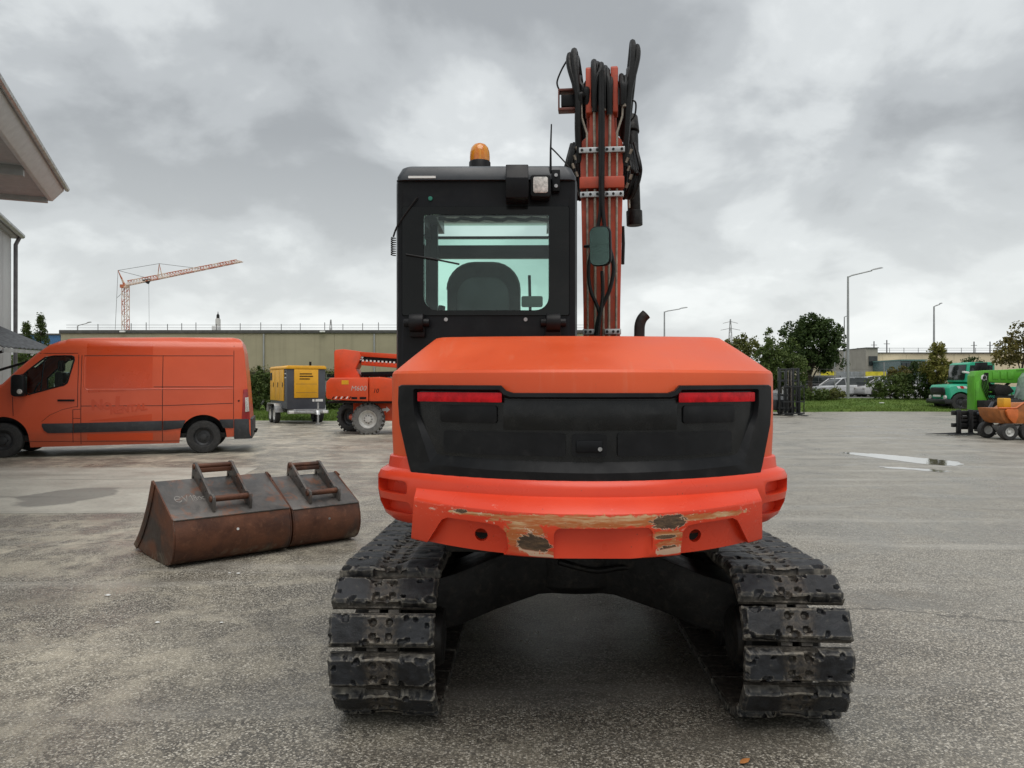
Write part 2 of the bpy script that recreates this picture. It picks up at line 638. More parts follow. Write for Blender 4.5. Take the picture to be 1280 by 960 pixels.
def concrete_material():
    t = NT('old_concrete')
    n1 = t.noise(1.2, 7, 0.65, 0.4)
    n2 = t.noise(14, 8, 0.7)
    c = t.mix(t.step(n1, 0.3, 0.7), (0.38, 0.36, 0.305), (0.52, 0.495, 0.425))
    c = t.mix(t.math('MULTIPLY', t.step(n2, 0.5, 0.7), 0.4), c, (0.15, 0.142, 0.125))
    # a dried spill, darker, with its own outline, and long drag streaks
    x, y, z = t.xyz()
    dx = t.math('MULTIPLY', t.math('SUBTRACT', x, -5.9), 1.15)
    dy = t.math('MULTIPLY', t.math('SUBTRACT', y, 10.3), 0.75)
    rad = t.math('SQRT', t.math('ADD', t.math('MULTIPLY', dx, dx), t.math('MULTIPLY', dy, dy)))
    rad = t.math('ADD', rad, t.math('MULTIPLY', t.math('SUBTRACT', t.noise(1.6, 4), 0.5), 0.7))
    c = t.mix(t.math('MULTIPLY', t.math('SUBTRACT', 1.0, t.step(rad, 0.58, 0.70)), 0.6), c, (0.105, 0.103, 0.094))
    st = t.noise(1.0, 6, 0.6, 0.5, vec=t.mapping((2, 0, 0), (0.3, 3.0, 1), (0, 0, R(4))))
    c = t.mix(t.math('MULTIPLY', t.step(st, 0.52, 0.70), 0.4), c, (0.14, 0.132, 0.115))
    t.set('Base Color', c)
    t.set('Roughness', t.maprange(n1, 0.3, 0.7, 0.45, 0.7))
    t.bump(n2, 0.25, 0.004)
    return t.mat


conc = concrete_material()
strip = MB().prism([(-22.0, 8.35), (-13.6, 8.55), (-13.6, 13.75), (-22.0, 13.75)], 'z', -0.05, 0.005).build('concrete_strip', conc, kind='structure')
for poly in ([(-13.585, 8.55), (-9.41, 8.70), (-9.41, 13.75), (-13.585, 13.75)],
             [(-9.395, 8.70), (-4.15, 8.95), (-4.30, 11.6), (-4.55, 13.75), (-9.395, 13.75)]):
    MB().prism(poly, 'z', -0.05, 0.005).build('concrete_panel', conc, strip)

# puddle left by the rain, in a shallow dip on the right
def blob(cx, cy, rx, ry, rot, n=56, seed=0, amp=0.35):
    pts = []
    for k in range(n):
        a = 2 * math.pi * k / n
        q = 1 + amp * noise.noise(Vector((math.cos(a) * 1.6 + seed, math.sin(a) * 1.6, seed * 0.7))) + 0.25 * amp * noise.noise(Vector((math.cos(a) * 6, math.sin(a) * 6, seed)))
        px, py = rx * q * math.cos(a), ry * q * math.sin(a)
        pts.append((cx + px * math.cos(rot) - py * math.sin(rot), cy + px * math.sin(rot) + py * math.cos(rot)))
    return pts


tw = NT('rain_water')
tw.set('Base Color', (0.10, 0.095, 0.085))
tw.set('Roughness', 0.04)
tw.set('Specular IOR Level', 0.8)
tw.bump(tw.noise(9, 3), 0.03, 0.01)
def on_ground(px, py):
    y = 1440.0 / (py - 480)
    return ((px - 640) / F * y, y)
for outline in ([(1048, 565.2), (1085, 566.8), (1120, 569.5), (1150, 572.6), (1175, 575), (1198, 577.5), (1204, 580.5), (1192, 582.5), (1165, 581), (1140, 578.6), (1105, 573.6), (1070, 569.2)],
                [(1096, 583), (1130, 584.5), (1165, 586.8), (1190, 589.5), (1176, 590.5), (1140, 587.5), (1110, 585.4)]):
    pts = []
    for (a, b), (c, d) in zip(outline, outline[1:] + outline[:1]):
        for k in range(6):
            q, r_ = a + (c - a) * k / 6, b + (d - b) * k / 6
            pts.append(on_ground(q + 3.0 * noise.noise(Vector((q * 0.13, r_ * 0.9, 1))), r_ + 0.7 * noise.noise(Vector((q * 0.11, r_ * 1.3, 5)))))
    MB().prism(pts, 'z', -0.02, 0.004).build('puddle', tw.mat, smooth=False, kind='structure')


# lawns: a low grassy bank behind the yard on the right, a flat strip on the left
def grass_material():
    t = NT('short_grass')
    n1 = t.noise(0.5, 5, 0.6)
    n2 = t.noise(9, 6, 0.7)
    c = t.mix(t.step(n1, 0.3, 0.7), (0.075, 0.135, 0.022), (0.115, 0.165, 0.035))
    c = t.mix(t.math('MULTIPLY', t.step(n2, 0.45, 0.7), 0.5), c, (0.05, 0.085, 0.018))
    t.set('Base Color', c)
    t.set('Roughness', 0.85)
    t.set('Specular IOR Level', 0.15)
    t.bump(n2, 0.6, 0.05)
    return t.mat


grass_m = grass_material()


def bank(y):
    return interp([(41.4, 0.0), (41.7, 0.09), (45, 0.30), (49, 0.50), (52, 0.55), (400, 0.55)], y)


def edge_r(x):
    return 41.4 + 0.25 * math.sin(x * 0.7) + 0.12 * math.sin(x * 2.3) + 0.02 * (x - 18)


mb = MB()
xs = [-5 + 0.6 * i for i in range(118)]
ts = [0, 0.3, 1, 2, 3, 4.5, 6, 8, 10.5]
vs, n = [], len(ts)
for x in xs:
    for t_ in ts:
        y = edge_r(x) + t_
        vs.append((x, y, bank(41.4 + t_) - (0.06 if t_ == 0 else 0) + (0.03 * noise.noise(Vector((x * 0.8, y * 0.8, 0))) if 0 < t_ < 10 else 0)))
mb.add(vs, [(i * n + j, (i + 1) * n + j, (i + 1) * n + j + 1, i * n + j + 1) for i in range(len(xs) - 1) for j in range(n - 1)])
lawn = mb.build('lawn', grass_m, kind='structure')
car_park_m = simple('car_park_asphalt', (0.13, 0.128, 0.122), 0.7, var=0.2, scale=0.4)
mb = MB()
mb.prism([(-5, 51.6), (66, 52.6), (90, 175), (-5, 175)], 'z', 0.30, 0.548)
mb.build('car_park', car_park_m, smooth=False, kind='structure')

mb = MB()
xs = [-19 + 0.5 * i for i in range(36)]
ts = [0, 0.25, 1, 3, 6, 10, 15.5]
vs, n = [], len(ts)
for x in xs:
    for t_ in ts:
        y = 31.3 + 0.15 * math.sin(x * 1.1) + t_
        vs.append((x, y, interp([(0, -0.05), (0.25, 0.08), (3, 0.14), (15.5, 0.25)], t_) + (0.02 * noise.noise(Vector((x, y, 3))) if t_ > 0 else 0)))
mb.add(vs, [(i * n + j, (i + 1) * n + j, (i + 1) * n + j + 1, i * n + j + 1) for i in range(len(xs) - 1) for j in range(n - 1)])
lawn2 = mb.build('lawn', grass_m, kind='structure')

grass_leaf = leaf_material('grass_blade', (0.075, 0.14, 0.02), (0.15, 0.20, 0.04), 0.3)


def blades(name, n, xr, ts_r, ef, zf, hmin, hmax):
    x = rng.uniform(*xr, n)
    t_ = rng.uniform(0, 1, n) ** 1.5 * (ts_r[1] - ts_r[0]) + ts_r[0]
    y = np.array([ef(a) for a in x]) + t_
    z = np.array([zf(b) for b in t_]) - 0.02
    h = rng.uniform(hmin, hmax, n)
    a = rng.uniform(0, 2 * np.pi, n)
    w = 0.016
    lx, ly = rng.normal(0, 0.05, n), rng.normal(0, 0.05, n)
    v = np.empty((n, 3, 3))
    v[:, 0] = np.stack([x - w * np.cos(a), y - w * np.sin(a), z], 1)
    v[:, 1] = np.stack([x + w * np.cos(a), y + w * np.sin(a), z], 1)
    v[:, 2] = np.stack([x + lx, y + ly, z + h], 1)
    me = bpy.data.meshes.new(name)
    me.from_pydata(v.reshape(-1, 3).tolist(), [], np.arange(3 * n).reshape(-1, 3).tolist())
    me.materials.append(grass_leaf)
    o = bpy.data.objects.new(name, me)
    COL.objects.link(o)
    return o


g = blades('grass', 26000, (11, 34), (0.12, 9.5), edge_r, lambda t_: bank(41.4 + t_), 0.04, 0.13)
tag(g, 'short green grass blades covering the bank in front of the car park', 'grass')['kind'] = 'stuff'
g = blades('grass', 12000, (-14, -5), (0.15, 8), lambda x: 31.3 + 0.15 * math.sin(x * 1.1), lambda t_: interp([(0, -0.05), (0.25, 0.08), (3, 0.14), (15.5, 0.25)], t_), 0.05, 0.15)
tag(g, 'grass strip behind the yellow generator and beside the hedge', 'grass')['kind'] = 'stuff'

# ================================================================ EXCAVATOR
EX = Vector((0.322, 4.62, 0.0))
exc = thing('excavator', 'large orange tracked excavator with black cab, seen from behind in mid yard', 'excavator', EX, R(-0.6))


def rearf(x, c=0.55):
    return -1.67 + c * x * x


# scuffed paint of the counterweight: filler and bare rusty iron where it has hit things
def scuffed_paint():
    t = NT('scuffed_counterweight_paint')
    x, y, z = t.xyz()
    n0 = t.noise(2.2, 5, 0.6)
    paint = t.mix(t.step(n0, 0.3, 0.7), (0.66, 0.050, 0.018), (0.74, 0.066, 0.024))
    # distance-to-edge band along the front upper edge of the bumper
    nz = t.noise(7, 8, 0.75, 0.4, vec=t.mapping(scale=(0.55, 1, 1.6)))
    fine = t.noise(26, 8, 0.8, 0.3, vec=t.mapping(scale=(0.35, 1, 1.8)))
    jit = t.math('ADD', t.math('MULTIPLY', t.math('SUBTRACT', nz, 0.5), 0.13), t.math('MULTIPLY', t.math('SUBTRACT', fine, 0.5), 0.05))
    front = t.step(t.math('SUBTRACT', t.math('SUBTRACT', t.math('MULTIPLY', t.math('MULTIPLY', x, x), 0.55), 1.67), y), 0.085, 0.105)
    zz = t.math('ADD', z, jit)

    def band(z0, half):
        d = t.math('ABSOLUTE', t.math('SUBTRACT', zz, z0))
        return t.math('SUBTRACT', 1.0, t.step(d, half * 0.62, half))

    edge_n = t.math('ADD', t.math('MULTIPLY', t.math('SUBTRACT', t.noise(30, 7, 0.72, 1.2, vec=t.mapping((2, 2, 5), (0.75, 1, 1.35))), 0.5), 4.2), t.math('MULTIPLY', t.math('SUBTRACT', fine, 0.5), 1.2))

    def patch(x0, hx, z0, hz):
        """ragged oval island"""
        u = t.math('DIVIDE', t.math('SUBTRACT', x, x0), hx)
        v = t.math('DIVIDE', t.math('SUBTRACT', z, z0), hz)
        p4 = t.math('ADD', t.math('POWER', t.math('ABSOLUTE', u), 3.0), t.math('POWER', t.math('ABSOLUTE', v), 2.0))
        return t.math('SUBTRACT', 1.0, t.step(t.math('ADD', p4, edge_n), 0.70, 1.15))

    def union(*ms):
        q = ms[0]
        for m_ in ms[1:]:
            q = t.math('MAXIMUM', q, m_)
        return q
    filler = union(patch(-0.02, 0.38, 0.993, 0.024), patch(-0.255, 0.075, 0.935, 0.065), patch(0.38, 0.26, 0.995, 0.013), patch(-0.44, 0.12, 1.002, 0.008),
                   patch(0.29, 0.055, 0.893, 0.020), patch(-0.25, 0.12, 0.864, 0.020), patch(0.0, 0.18, 0.860, 0.014), patch(0.28, 0.07, 0.933, 0.017))
    bare = union(patch(0.285, 0.070, 0.985, 0.028), patch(-0.222, 0.060, 0.900, 0.040), patch(0.292, 0.055, 0.870, 0.022), patch(0.275, 0.045, 0.927, 0.008),
                 patch(-0.03, 0.10, 0.853, 0.008), patch(0.435, 0.014, 0.913, 0.016), patch(-0.505, 0.028, 1.008, 0.008), patch(-0.19, 0.05, 0.853, 0.010))
    scr = t.noise(1.0, 6, 0.7, 0.2, vec=t.mapping((0.3, 0, 0), (3.0, 3.0, 60.0), (0, R(4), 0)))
    chips = t.math('MULTIPLY', t.step(scr, 0.66, 0.70), t.step(t.noise(3.0, 4, 0.6, vec=t.mapping((5, 2, 1))), 0.50, 0.62))
    chips = t.math('MULTIPLY', chips, t.math('SUBTRACT', 1.0, t.step(z, 0.96, 1.03)))
    brk = t.step(t.noise(5.5, 8, 0.75, 0.4, vec=t.mapping((2, 7, 3), (1.0, 1, 5.5))), 0.31, 0.41)
    filler = t.math('MULTIPLY', t.math('MULTIPLY', filler, front), brk)
    bare_soft = t.math('MULTIPLY', bare, front)
    bare = t.step(bare_soft, 0.45, 0.6)
    fcol = t.mix(t.step(t.noise(9, 7, 0.7, 0.2, vec=t.mapping(scale=(0.5, 1, 5))), 0.45, 0.66), (0.46, 0.13, 0.035), (0.60, 0.40, 0.22))
    c = t.mix(filler, paint, fcol)
    c = t.mix(t.math('MULTIPLY', chips, front), c, (0.72, 0.58, 0.46))
    fl = t.math('MULTIPLY', t.step(t.noise(34, 6, 0.8, 0.5, vec=t.mapping((1, 3, 8), (0.7, 1, 1.6))), 0.60, 0.64), t.math('MULTIPLY', band(0.965, 0.085), front))
    c = t.mix(t.math('MULTIPLY', fl, t.step(t.noise(4, 3, vec=t.mapping((8, 1, 2))), 0.46, 0.58)), c, (0.70, 0.56, 0.44))
    rimm = t.math('MULTIPLY', t.step(bare_soft, 0.02, 0.10), t.math('SUBTRACT', 1.0, t.step(bare_soft, 0.45, 0.6)))
    c = t.mix(t.math('MULTIPLY', rimm, 0.85), c, (0.66, 0.50, 0.36))
    c = t.mix(bare, c, t.mix(t.step(fine, 0.4, 0.6), (0.055, 0.036, 0.024), (0.15, 0.09, 0.05)))
    # little dark nicks on the top ledge and washed-down grime
    nick = t.step(t.voronoi(48).outputs['Distance'], 0.10, 0.05)
    sp = t.n('ShaderNodeSeparateColor')
    t.put(sp.inputs[0], t.voronoi(48).outputs['Color'])
    nick = t.math('MULTIPLY', t.math('SUBTRACT', 1.0, t.step(t.voronoi(48).outputs['Distance'], 0.06, 0.16)), t.step(sp.outputs[0], 0.86, 0.9))
    c = t.mix(t.math('MULTIPLY', nick, 0.6), c, (0.16, 0.05, 0.03))
    t.set('Base Color', c)
    t.set('Roughness', t.mix(union(filler, bare), t.maprange(n0, 0.3, 0.7, 0.24, 0.38), (0.75, 0.75, 0.75)))
    t.set('Specular IOR Level', 0.4)
    hgt = t.math('SUBTRACT', t.math('SUBTRACT', t.math('MULTIPLY', fine, 0.15), t.math('MULTIPLY', bare, 0.8)), t.math('MULTIPLY', filler, 0.3))
    t.bump(hgt, 0.35, 0.008)
    return t.mat


def faded_hood():
    t = NT('faded_hood_paint')
    n0 = t.noise(1.4, 6, 0.6, 0.3)
    c = t.mix(t.step(n0, 0.3, 0.7), (0.64, 0.082, 0.022), (0.72, 0.110, 0.034))
    n1 = t.noise(30, 6, 0.7)
    c = t.mix(t.math('MULTIPLY', t.step(n1, 0.55, 0.75), 0.18), c, (0.40, 0.12, 0.07))
    run = t.noise(1.0, 6, 0.65, 0.2, vec=t.mapping((4, 1, 0), (26, 3.0, 2.2)))
    c = t.mix(t.math('MULTIPLY', t.step(run, 0.56, 0.72), 0.16), c, (0.62, 0.26, 0.16))
    spk = t.step(t.noise(75, 3, 0.6), 0.68, 0.74)
    c = t.mix(t.math('MULTIPLY', spk, 0.35), c, (0.28, 0.07, 0.035))
    t.set('Base Color', c)
    t.set('Roughness', t.maprange(n0, 0.3, 0.7, 0.34, 0.52))
    t.set('Specular IOR Level', 0.35)
    t.bump(t.noise(220, 3), 0.05, 0.002)
    return t.mat


M['scuffed'] = scuffed_paint()
M['hood'] = faded_hood()


def plan_loop(hw, off, z, yf, rc=0.12, c=0.55, n=28, nc=6):
    """closed plan outline: bowed rear, rounded rear corners, straight sides to the front"""
    pts = []
    xe = hw - rc
    ye = rearf(xe, c) + off
    sl = math.atan(2 * c * xe)                # slope of the rear curve where the corner starts
    pts.append((-hw, yf, z))
    # left corner, from side to rear curve
    def corner(sgn):
        q = []
        cx, cy = xe, ye + rc
        a0, a1 = 0.0, -(math.pi / 2 - sl)
        # start point on side and end tangent to the bow
        p0 = Vector((hw, ye + rc * 1.5))
        p2 = Vector((xe, ye))
        p1 = Vector((hw, ye + (hw - xe) * math.tan(sl)))
        for k in range(nc + 1):
            s = k / nc
            p = (1 - s) ** 2 * p0 + 2 * s * (1 - s) * p1 + s * s * p2
            q.append((sgn * p.x, p.y, z))
        return q
    pts += corner(-1)
    for k in range(1, n):
        x = -xe + 2 * xe * k / n
        pts.append((x, rearf(x, c) + off, z))
    pts += corner(1)[::-1]
    pts.append((hw, yf, z))
    return pts


YF = -0.74
def hood_level(q):
    """q 0..1 up the flat sloping top, from the rear bend to the ridge"""
    return plan_loop(0.825 + (0.676 - 0.825) * q, 0.030 + 0.53 * q, 1.562 + (1.716 - 1.562) * q, YF, rc=0.12 - 0.06 * q, c=0.55 - 0.33 * q)


hood = MB().loft([plan_loop(0.835, 0.004, 1.15, YF), plan_loop(0.843, 0.0, 1.30, YF), plan_loop(0.843, 0.0, 1.525, YF), plan_loop(0.841, 0.003, 1.545, YF), plan_loop(0.834, 0.012, 1.556, YF)]
                 + [hood_level(q / 8) for q in range(9)] + [plan_loop(0.660, 0.60, 1.7215, YF, rc=0.06, c=0.21)])
hood = hood.build('engine_hood', M['hood'], exc, angle=24)
hood['label'] = 'faded orange engine hood with sloping top'

cw = MB().loft([plan_loop(0.845, 0.05, 0.90, -0.9), plan_loop(0.875, 0.0, 0.93, -0.9), plan_loop(0.897, -0.035, 0.985, -0.9), plan_loop(0.905, -0.052, 1.04, -0.9),
                plan_loop(0.905, -0.055, 1.10, -0.9), plan_loop(0.893, -0.042, 1.125, -0.9), plan_loop(0.858, -0.016, 1.140, -0.9), plan_loop(0.852, -0.010, 1.185, -0.9), plan_loop(0.846, -0.004, 1.19, -0.9)])
cw = cw.build('counterweight', M['scuffed'], exc, angle=40)
cc = MB()
for s in (-1, 1):
    # open pockets in both flanks of the counterweight
    for (za, zb, xo) in ((1.045, 1.100, 0.0), (0.960, 1.012, -0.01)):
        q = rrect(-0.10, 0.085, za, zb, 0.018, 3)
        pts = []
        for (a, z) in q:
            pts.append((a, z))
        base = Vector((s * (0.835 + xo), -1.325, 0))
        ux, uy = Vector((s * 0.66, 0.75, 0)), Vector((s * 0.75, -0.66, 0))
        ring0 = [base + ux * a * 1.25 + uy * (-0.055) + Vector((0, 0, z - 0.012)) for a, z in pts]
        ring1 = [base + ux * a * 1.35 + uy * 0.25 + Vector((0, 0, z + (0.01 if z > (za + zb) / 2 else -0.004))) for a, z in pts]
        cc.loft([ring0, ring1])
cut(cw, cc)

# bumper: heavy protruding bar with three shallow panels and two lifting holes
def bumper():
    mb = MB()
    prof = [(-0.02, 1.085), (-0.065, 1.068), (-0.120, 1.027), (-0.128, 1.020), (-0.130, 1.010), (-0.113, 0.93), (-0.094, 0.858), (-0.090, 0.850), (-0.080, 0.845), (-0.02, 0.845)]
    rings = []
    N = 40
    for i in range(N + 1):
        u = -1 + 2 * i / N
        ring = []
        for (o, z) in prof:
            hw = 0.725 - (z - 0.845) * 0.11
            x = u * hw
            lift = 0.012 * (abs(u) ** 3)
            ring.append((x, rearf(x, 0.60) + o, z + lift))
        rings.append(ring)
    return mb.loft(rings)


bp = bumper().build('bumper', M['scuffed'], exc, angle=40)
cc = MB()


def pocket(pts, depth, flat=None):
    """a recess following the bow of the bumper"""
    front, back = [], []
    cx = sum(p[0] for p in pts) / len(pts)
    cz = sum(p[1] for p in pts) / len(pts)
    for (x, z) in pts:
        front.append((cx + (x - cx) * 1.05, rearf(x, 0.60) - 0.21, cz + (z - cz) * 1.1))
        xi, zi = cx + (x - cx) * 0.965, cz + (z - cz) * 0.90
        back.append((xi, rearf(xi if flat is None else flat, 0.60) - 0.130 + depth + (1.01 - zi) * 0.24, zi))
    cc.loft([front, back])


def densify(poly, step=0.05):
    out = []
    for a, b in zip(poly, poly[1:] + poly[:1]):
        n = max(1, int(math.hypot(b[0] - a[0], b[1] - a[1]) / step))
        out += [(a[0] + (b[0] - a[0]) * k / n, a[1] + (b[1] - a[1]) * k / n) for k in range(n)]
    return out


pocket(densify([(-0.665, 0.835), (-0.335, 0.835), (-0.315, 0.87), (-0.325, 0.94), (-0.355, 0.966), (-0.40, 0.972), (-0.56, 0.978), (-0.585, 0.965)]), 0.040)
pocket(densify([(0.665, 0.835), (0.335, 0.835), (0.335, 0.87), (0.340, 0.94), (0.360, 0.966), (0.40, 0.972), (0.56, 0.978), (0.585, 0.965)]), 0.040)
cut(bp, cc)
cut(bp, MB().prism(rrect(-0.148, 0.222, 0.80, 0.966, (0.01, 0.01, 0.028, 0.028), 5), 'y', -2.0, -1.738))
cc = MB()
for hx in (-0.425, 0.405):
    y = rearf(hx, 0.6) - 0.10
    cc.cyl((hx, y - 0.2, 0.912), (hx, y + 0.105, 0.912), 0.026, 20)
cut(bp, cc)

M['black_gloss'] = simple('glossy_black_door_skin', (0.006, 0.0065, 0.007), 0.24, var=0.35, scale=6, dirt=(0.022, 0.022, 0.022), dirt_amt=0.5, spec=0.32)
# black rear door: frame, sloping recess walls, embossed inner skin, reflectors and latch
def pv(px_pts):
    return [(x, z) for x, z in px_pts]


def sub_loop(corners, counts):
    out = []
    for (a, b), n in zip(zip(corners, corners[1:] + corners[:1]), counts):
        out += [(a[0] + (b[0] - a[0]) * k / n, a[1] + (b[1] - a[1]) * k / n) for k in range(n)]
    return out


def mirror_loop(half):
    """half: left side going from top centre round to bottom centre"""
    return half + [(-x, z) for x, z in half[::-1]]


outer = mirror_loop([(0.0 - 0.001, 1.466), (-0.300, 1.466), (-0.328, 1.475), (-0.348, 1.495), (-0.780, 1.497), (-0.795, 1.49), (-0.797, 1.42), (-0.790, 1.33), (-0.745, 1.16), (-0.735, 1.130), (-0.712, 1.118), (-0.4, 1.112), (-0.001, 1.110)])
inner = mirror_loop([(-0.001, 1.450), (-0.312, 1.450), (-0.335, 1.458), (-0.356, 1.478), (-0.712, 1.480), (-0.720, 1.474), (-0.720, 1.42), (-0.713, 1.37), (-0.645, 1.185), (-0.640, 1.176), (-0.630, 1.172), (-0.4, 1.164), (-0.001, 1.160)])
floor_ = mirror_loop([(-0.001, 1.442), (-0.318, 1.442), (-0.342, 1.449), (-0.362, 1.468), (-0.700, 1.470), (-0.706, 1.464), (-0.706, 1.42), (-0.698, 1.375), (-0.618, 1.222), (-0.614, 1.214), (-0.604, 1.211), (-0.4, 1.205), (-0.001, 1.200)])
cnt = [4, 2, 2, 6, 1, 2, 2, 4, 1, 1, 5, 6, 1, 6, 5, 1, 1, 4, 2, 2, 1, 6, 2, 2, 4, 1]


def to3(loop, off):
    return [(x, rearf(x) + off, z) for x, z in sub_loop(loop, cnt)]


rd = MB()
rd.loft([to3(outer, 0.03), to3([(x * 0.998, z) for x, z in outer], -0.024), to3([(x * 0.994, 1.3 + (z - 1.3) * 0.985) for x, z in outer], -0.032), to3(inner, -0.034), to3(floor_, -0.008)], cap=False)
door = rd.build('rear_door', M['black_plastic'], exc, angle=30, recalc=True)
door['label'] = 'black moulded rear engine door'


def half_top(loop):
    return sorted([(x, z) for x, z in loop if z > 1.40 and abs(x) < 0.7061], key=lambda p: p[0])


tops = [(-0.706, 1.464), (-0.700, 1.470), (-0.362, 1.468), (-0.342, 1.449), (-0.318, 1.442), (0.318, 1.442), (0.342, 1.449), (0.362, 1.468), (0.700, 1.470), (0.706, 1.464)]
bots = [(-0.706, 1.42), (-0.698, 1.375), (-0.618, 1.222), (-0.604, 1.211), (-0.4, 1.205), (0, 1.200), (0.4, 1.205), (0.604, 1.211), (0.618, 1.222), (0.698, 1.375), (0.706, 1.42)]
xs = sorted(set([p[0] for p in tops + bots] + [-0.7 + 0.035 * k for k in range(41)]))
MB().sheet(xs, lambda x: interp(tops, x) + 0.004, lambda x: interp(bots, x) - 0.004, 8, lambda x, z: rearf(x) - 0.008).build('inner_skin', M['black_gloss'], door)


def emboss(x0, x1, z0, z1, r, o0, o1, name, m, par):
    """a raised plate that follows the bow of the door"""
    def lim(x):
        d = min(x - x0, x1 - x)
        return r - math.sqrt(max(0.0, r * r - (r - d) ** 2)) if d < r else 0.0
    xs_ = sorted(set([x0, x1] + [x0 + r * q for q in (0.1, 0.35, 0.7, 1)] + [x1 - r * q for q in (0.1, 0.35, 0.7, 1)] + [x0 + r + (x1 - x0 - 2 * r) * k / 12 for k in range(13)]))
    mb = MB().sheet(xs_, lambda x: z1 - lim(x), lambda x: z0 + lim(x), 2, lambda x, z: rearf(x) + o1, back=lambda x, z: rearf(x) + o0)
    return mb.build(name, m, par, bevel=0.0025, angle=40)


for s in (-1, 1):
    a, b = sorted((s * 0.10, s * 0.585))
    emboss(a, b, 1.222, 1.312, 0.012, -0.004, -0.017, 'raised_panel', M['black_plastic'], door)
    a, b = sorted((s * 0.365, s * 0.60))
    emboss(a, b, 1.345, 1.415, 0.012, -0.004, -0.016, 'raised_panel', M['black_plastic'], door)
    a, b = sorted((s * 0.345, s * 0.702))
    rr = emboss(a, b, 1.428, 1.466, 0.004, -0.004, -0.024, 'reflector', M['red_reflector'], door)
gl_skin = emboss(-0.34, 0.34, 1.322, 1.437, 0.008, -0.004, -0.011, 'raised_panel', M['black_gloss'], door)
bez = emboss(-0.075, 0.058, 1.222, 1.308, 0.012, -0.004, -0.022, 'latch_bezel', M['black_plastic'], door)
hb = MB().box(-0.060, 0.040, rearf(0) - 0.030, rearf(0) - 0.021, 1.240, 1.284)
hb.build('latch_handle', M['black_satin'], door, bevel=0.004)
MB().cyl((0.030, rearf(0) - 0.038, 1.252), (0.030, rearf(0) - 0.026, 1.252), 0.008, 16).build('lock', M['bolt'], door)

# deck, right-hand side cover with tank, exhaust
MB().box(-0.60, 0.60, -1.25, 1.05, 0.76, 0.895).build('revolving_frame', M['dark_steel'], exc, bevel=0.01)
MB().prism(rrect(-0.73, 1.05, 0.907, 1.60, 0.05, 3), 'x', 0.50, 0.82).build('side_cover', M['hood'], exc, bevel=0.01)
MB().prism(rrect(-0.73, 0.30, 0.907, 1.55, 0.03, 3), 'x', 0.07, 0.497).build('tank', M['dark_steel'], exc, bevel=0.01)
MB().tube(catmull([(0.335, -0.70, 1.60), (0.335, -0.70, 1.76), (0.338, -0.70, 1.805), (0.350, -0.70, 1.835), (0.370, -0.70, 1.856)], 5), 0.027, 14, cap=False).build('exhaust_pipe', M['dark_steel'], exc)

# ---------------------------------------------------------------- cab
CX0, CX1, CYR, CYF, CZ0, CZ1 = -0.915, 0.022, -0.67, 0.72, 0.95, 2.62
win = rrect(-0.768, -0.126, 1.879, 2.372, (0.07, 0.07, 0.015, 0.015), 6)
frit_o = rrect(-0.883, -0.019, 1.850, 2.415, 0.012, 6)
body_o = rrect(CX0, CX1, CZ0, 2.585, (0.01, 0.01, 0.05, 0.05), 6)
frame = MB()
frame.loft([[(x, CYR + 0.03, z) for x, z in body_o], [(x, CYR, z) for x, z in rrect(CX0 + 0.012, CX1 - 0.012, CZ0, 2.573, (0.01, 0.01, 0.04, 0.04), 6)],
            [(x, CYR, z) for x, z in frit_o], [(x, CYR + 0.04, z) for x, z in win]], cap=False)
# side walls, corner posts and front posts
for x0, x1 in ((CX0 + 0.001, CX0 + 0.055), (CX1 - 0.055, CX1 - 0.001)):
    frame.box(x0, x1, CYR + 0.03, CYR + 0.16, CZ0, 2.56)
    frame.box(x0, x1, CYF - 0.07, CYF, CZ0, 2.575)
    frame.box(x0, x1, CYR + 0.16, CYF - 0.07, CZ0, 1.72)
    frame.box(x0, x1, CYR + 0.16, CYF - 0.07, 2.49, 2.575)
frame.box(CX0 + 0.055, CX1 - 0.055, CYF - 0.05, CYF - 0.002, CZ0, 1.35)
frame.box(CX0 + 0.055, CX1 - 0.055, CYF - 0.05, CYF - 0.002, 2.368, 2.457)
frame.box(CX0 + 0.055, CX1 - 0.055, CYF - 0.04, CYF - 0.008, 2.505, 2.521)
frame.box(CX0 + 0.03, CX1 - 0.03, CYR + 0.05, CYF - 0.06, CZ0 + 0.01, 1.02)
cab = frame.build('cab', M['black_satin'], exc, angle=25)
cab['label'] = 'black operator cab with tinted rear window'
# glossy glass border with its window opening, and the panes
gb = MB()
gb.loft([[(x, CYR - 0.001, z) for x, z in frit_o], [(x, CYR - 0.008, z) for x, z in rrect(-0.880, -0.022, 1.853, 2.412, 0.012, 6)],
         [(x, CYR - 0.008, z) for x, z in win], [(x, CYR + 0.012, z) for x, z in win]], cap=False)
gb.build('window_border', M['frit'], cab, angle=25)
MB().prism(rrect(-0.772, -0.122, 1.875, 2.376, (0.07, 0.07, 0.015, 0.015), 6), 'y', CYR - 0.004, CYR + 0.000).build('rear_window', M['glass'], cab, smooth=False)
MB().box(CX0 + 0.06, CX1 - 0.06, CYF - 0.03, CYF - 0.026, 1.351, 2.367).build('windscreen', M['glass'], cab, smooth=False)
MB().box(CX0 + 0.06, CX1 - 0.06, CYF - 0.03, CYF - 0.026, 2.458, 2.504).build('windscreen', M['glass'], cab, smooth=False)
for xx in (CX0 + 0.02, CX1 - 0.024):
    MB().box(xx, xx + 0.004, CYR + 0.161, CYF - 0.071, 1.721, 2.489).build('side_window', M['glass'], cab, smooth=False)
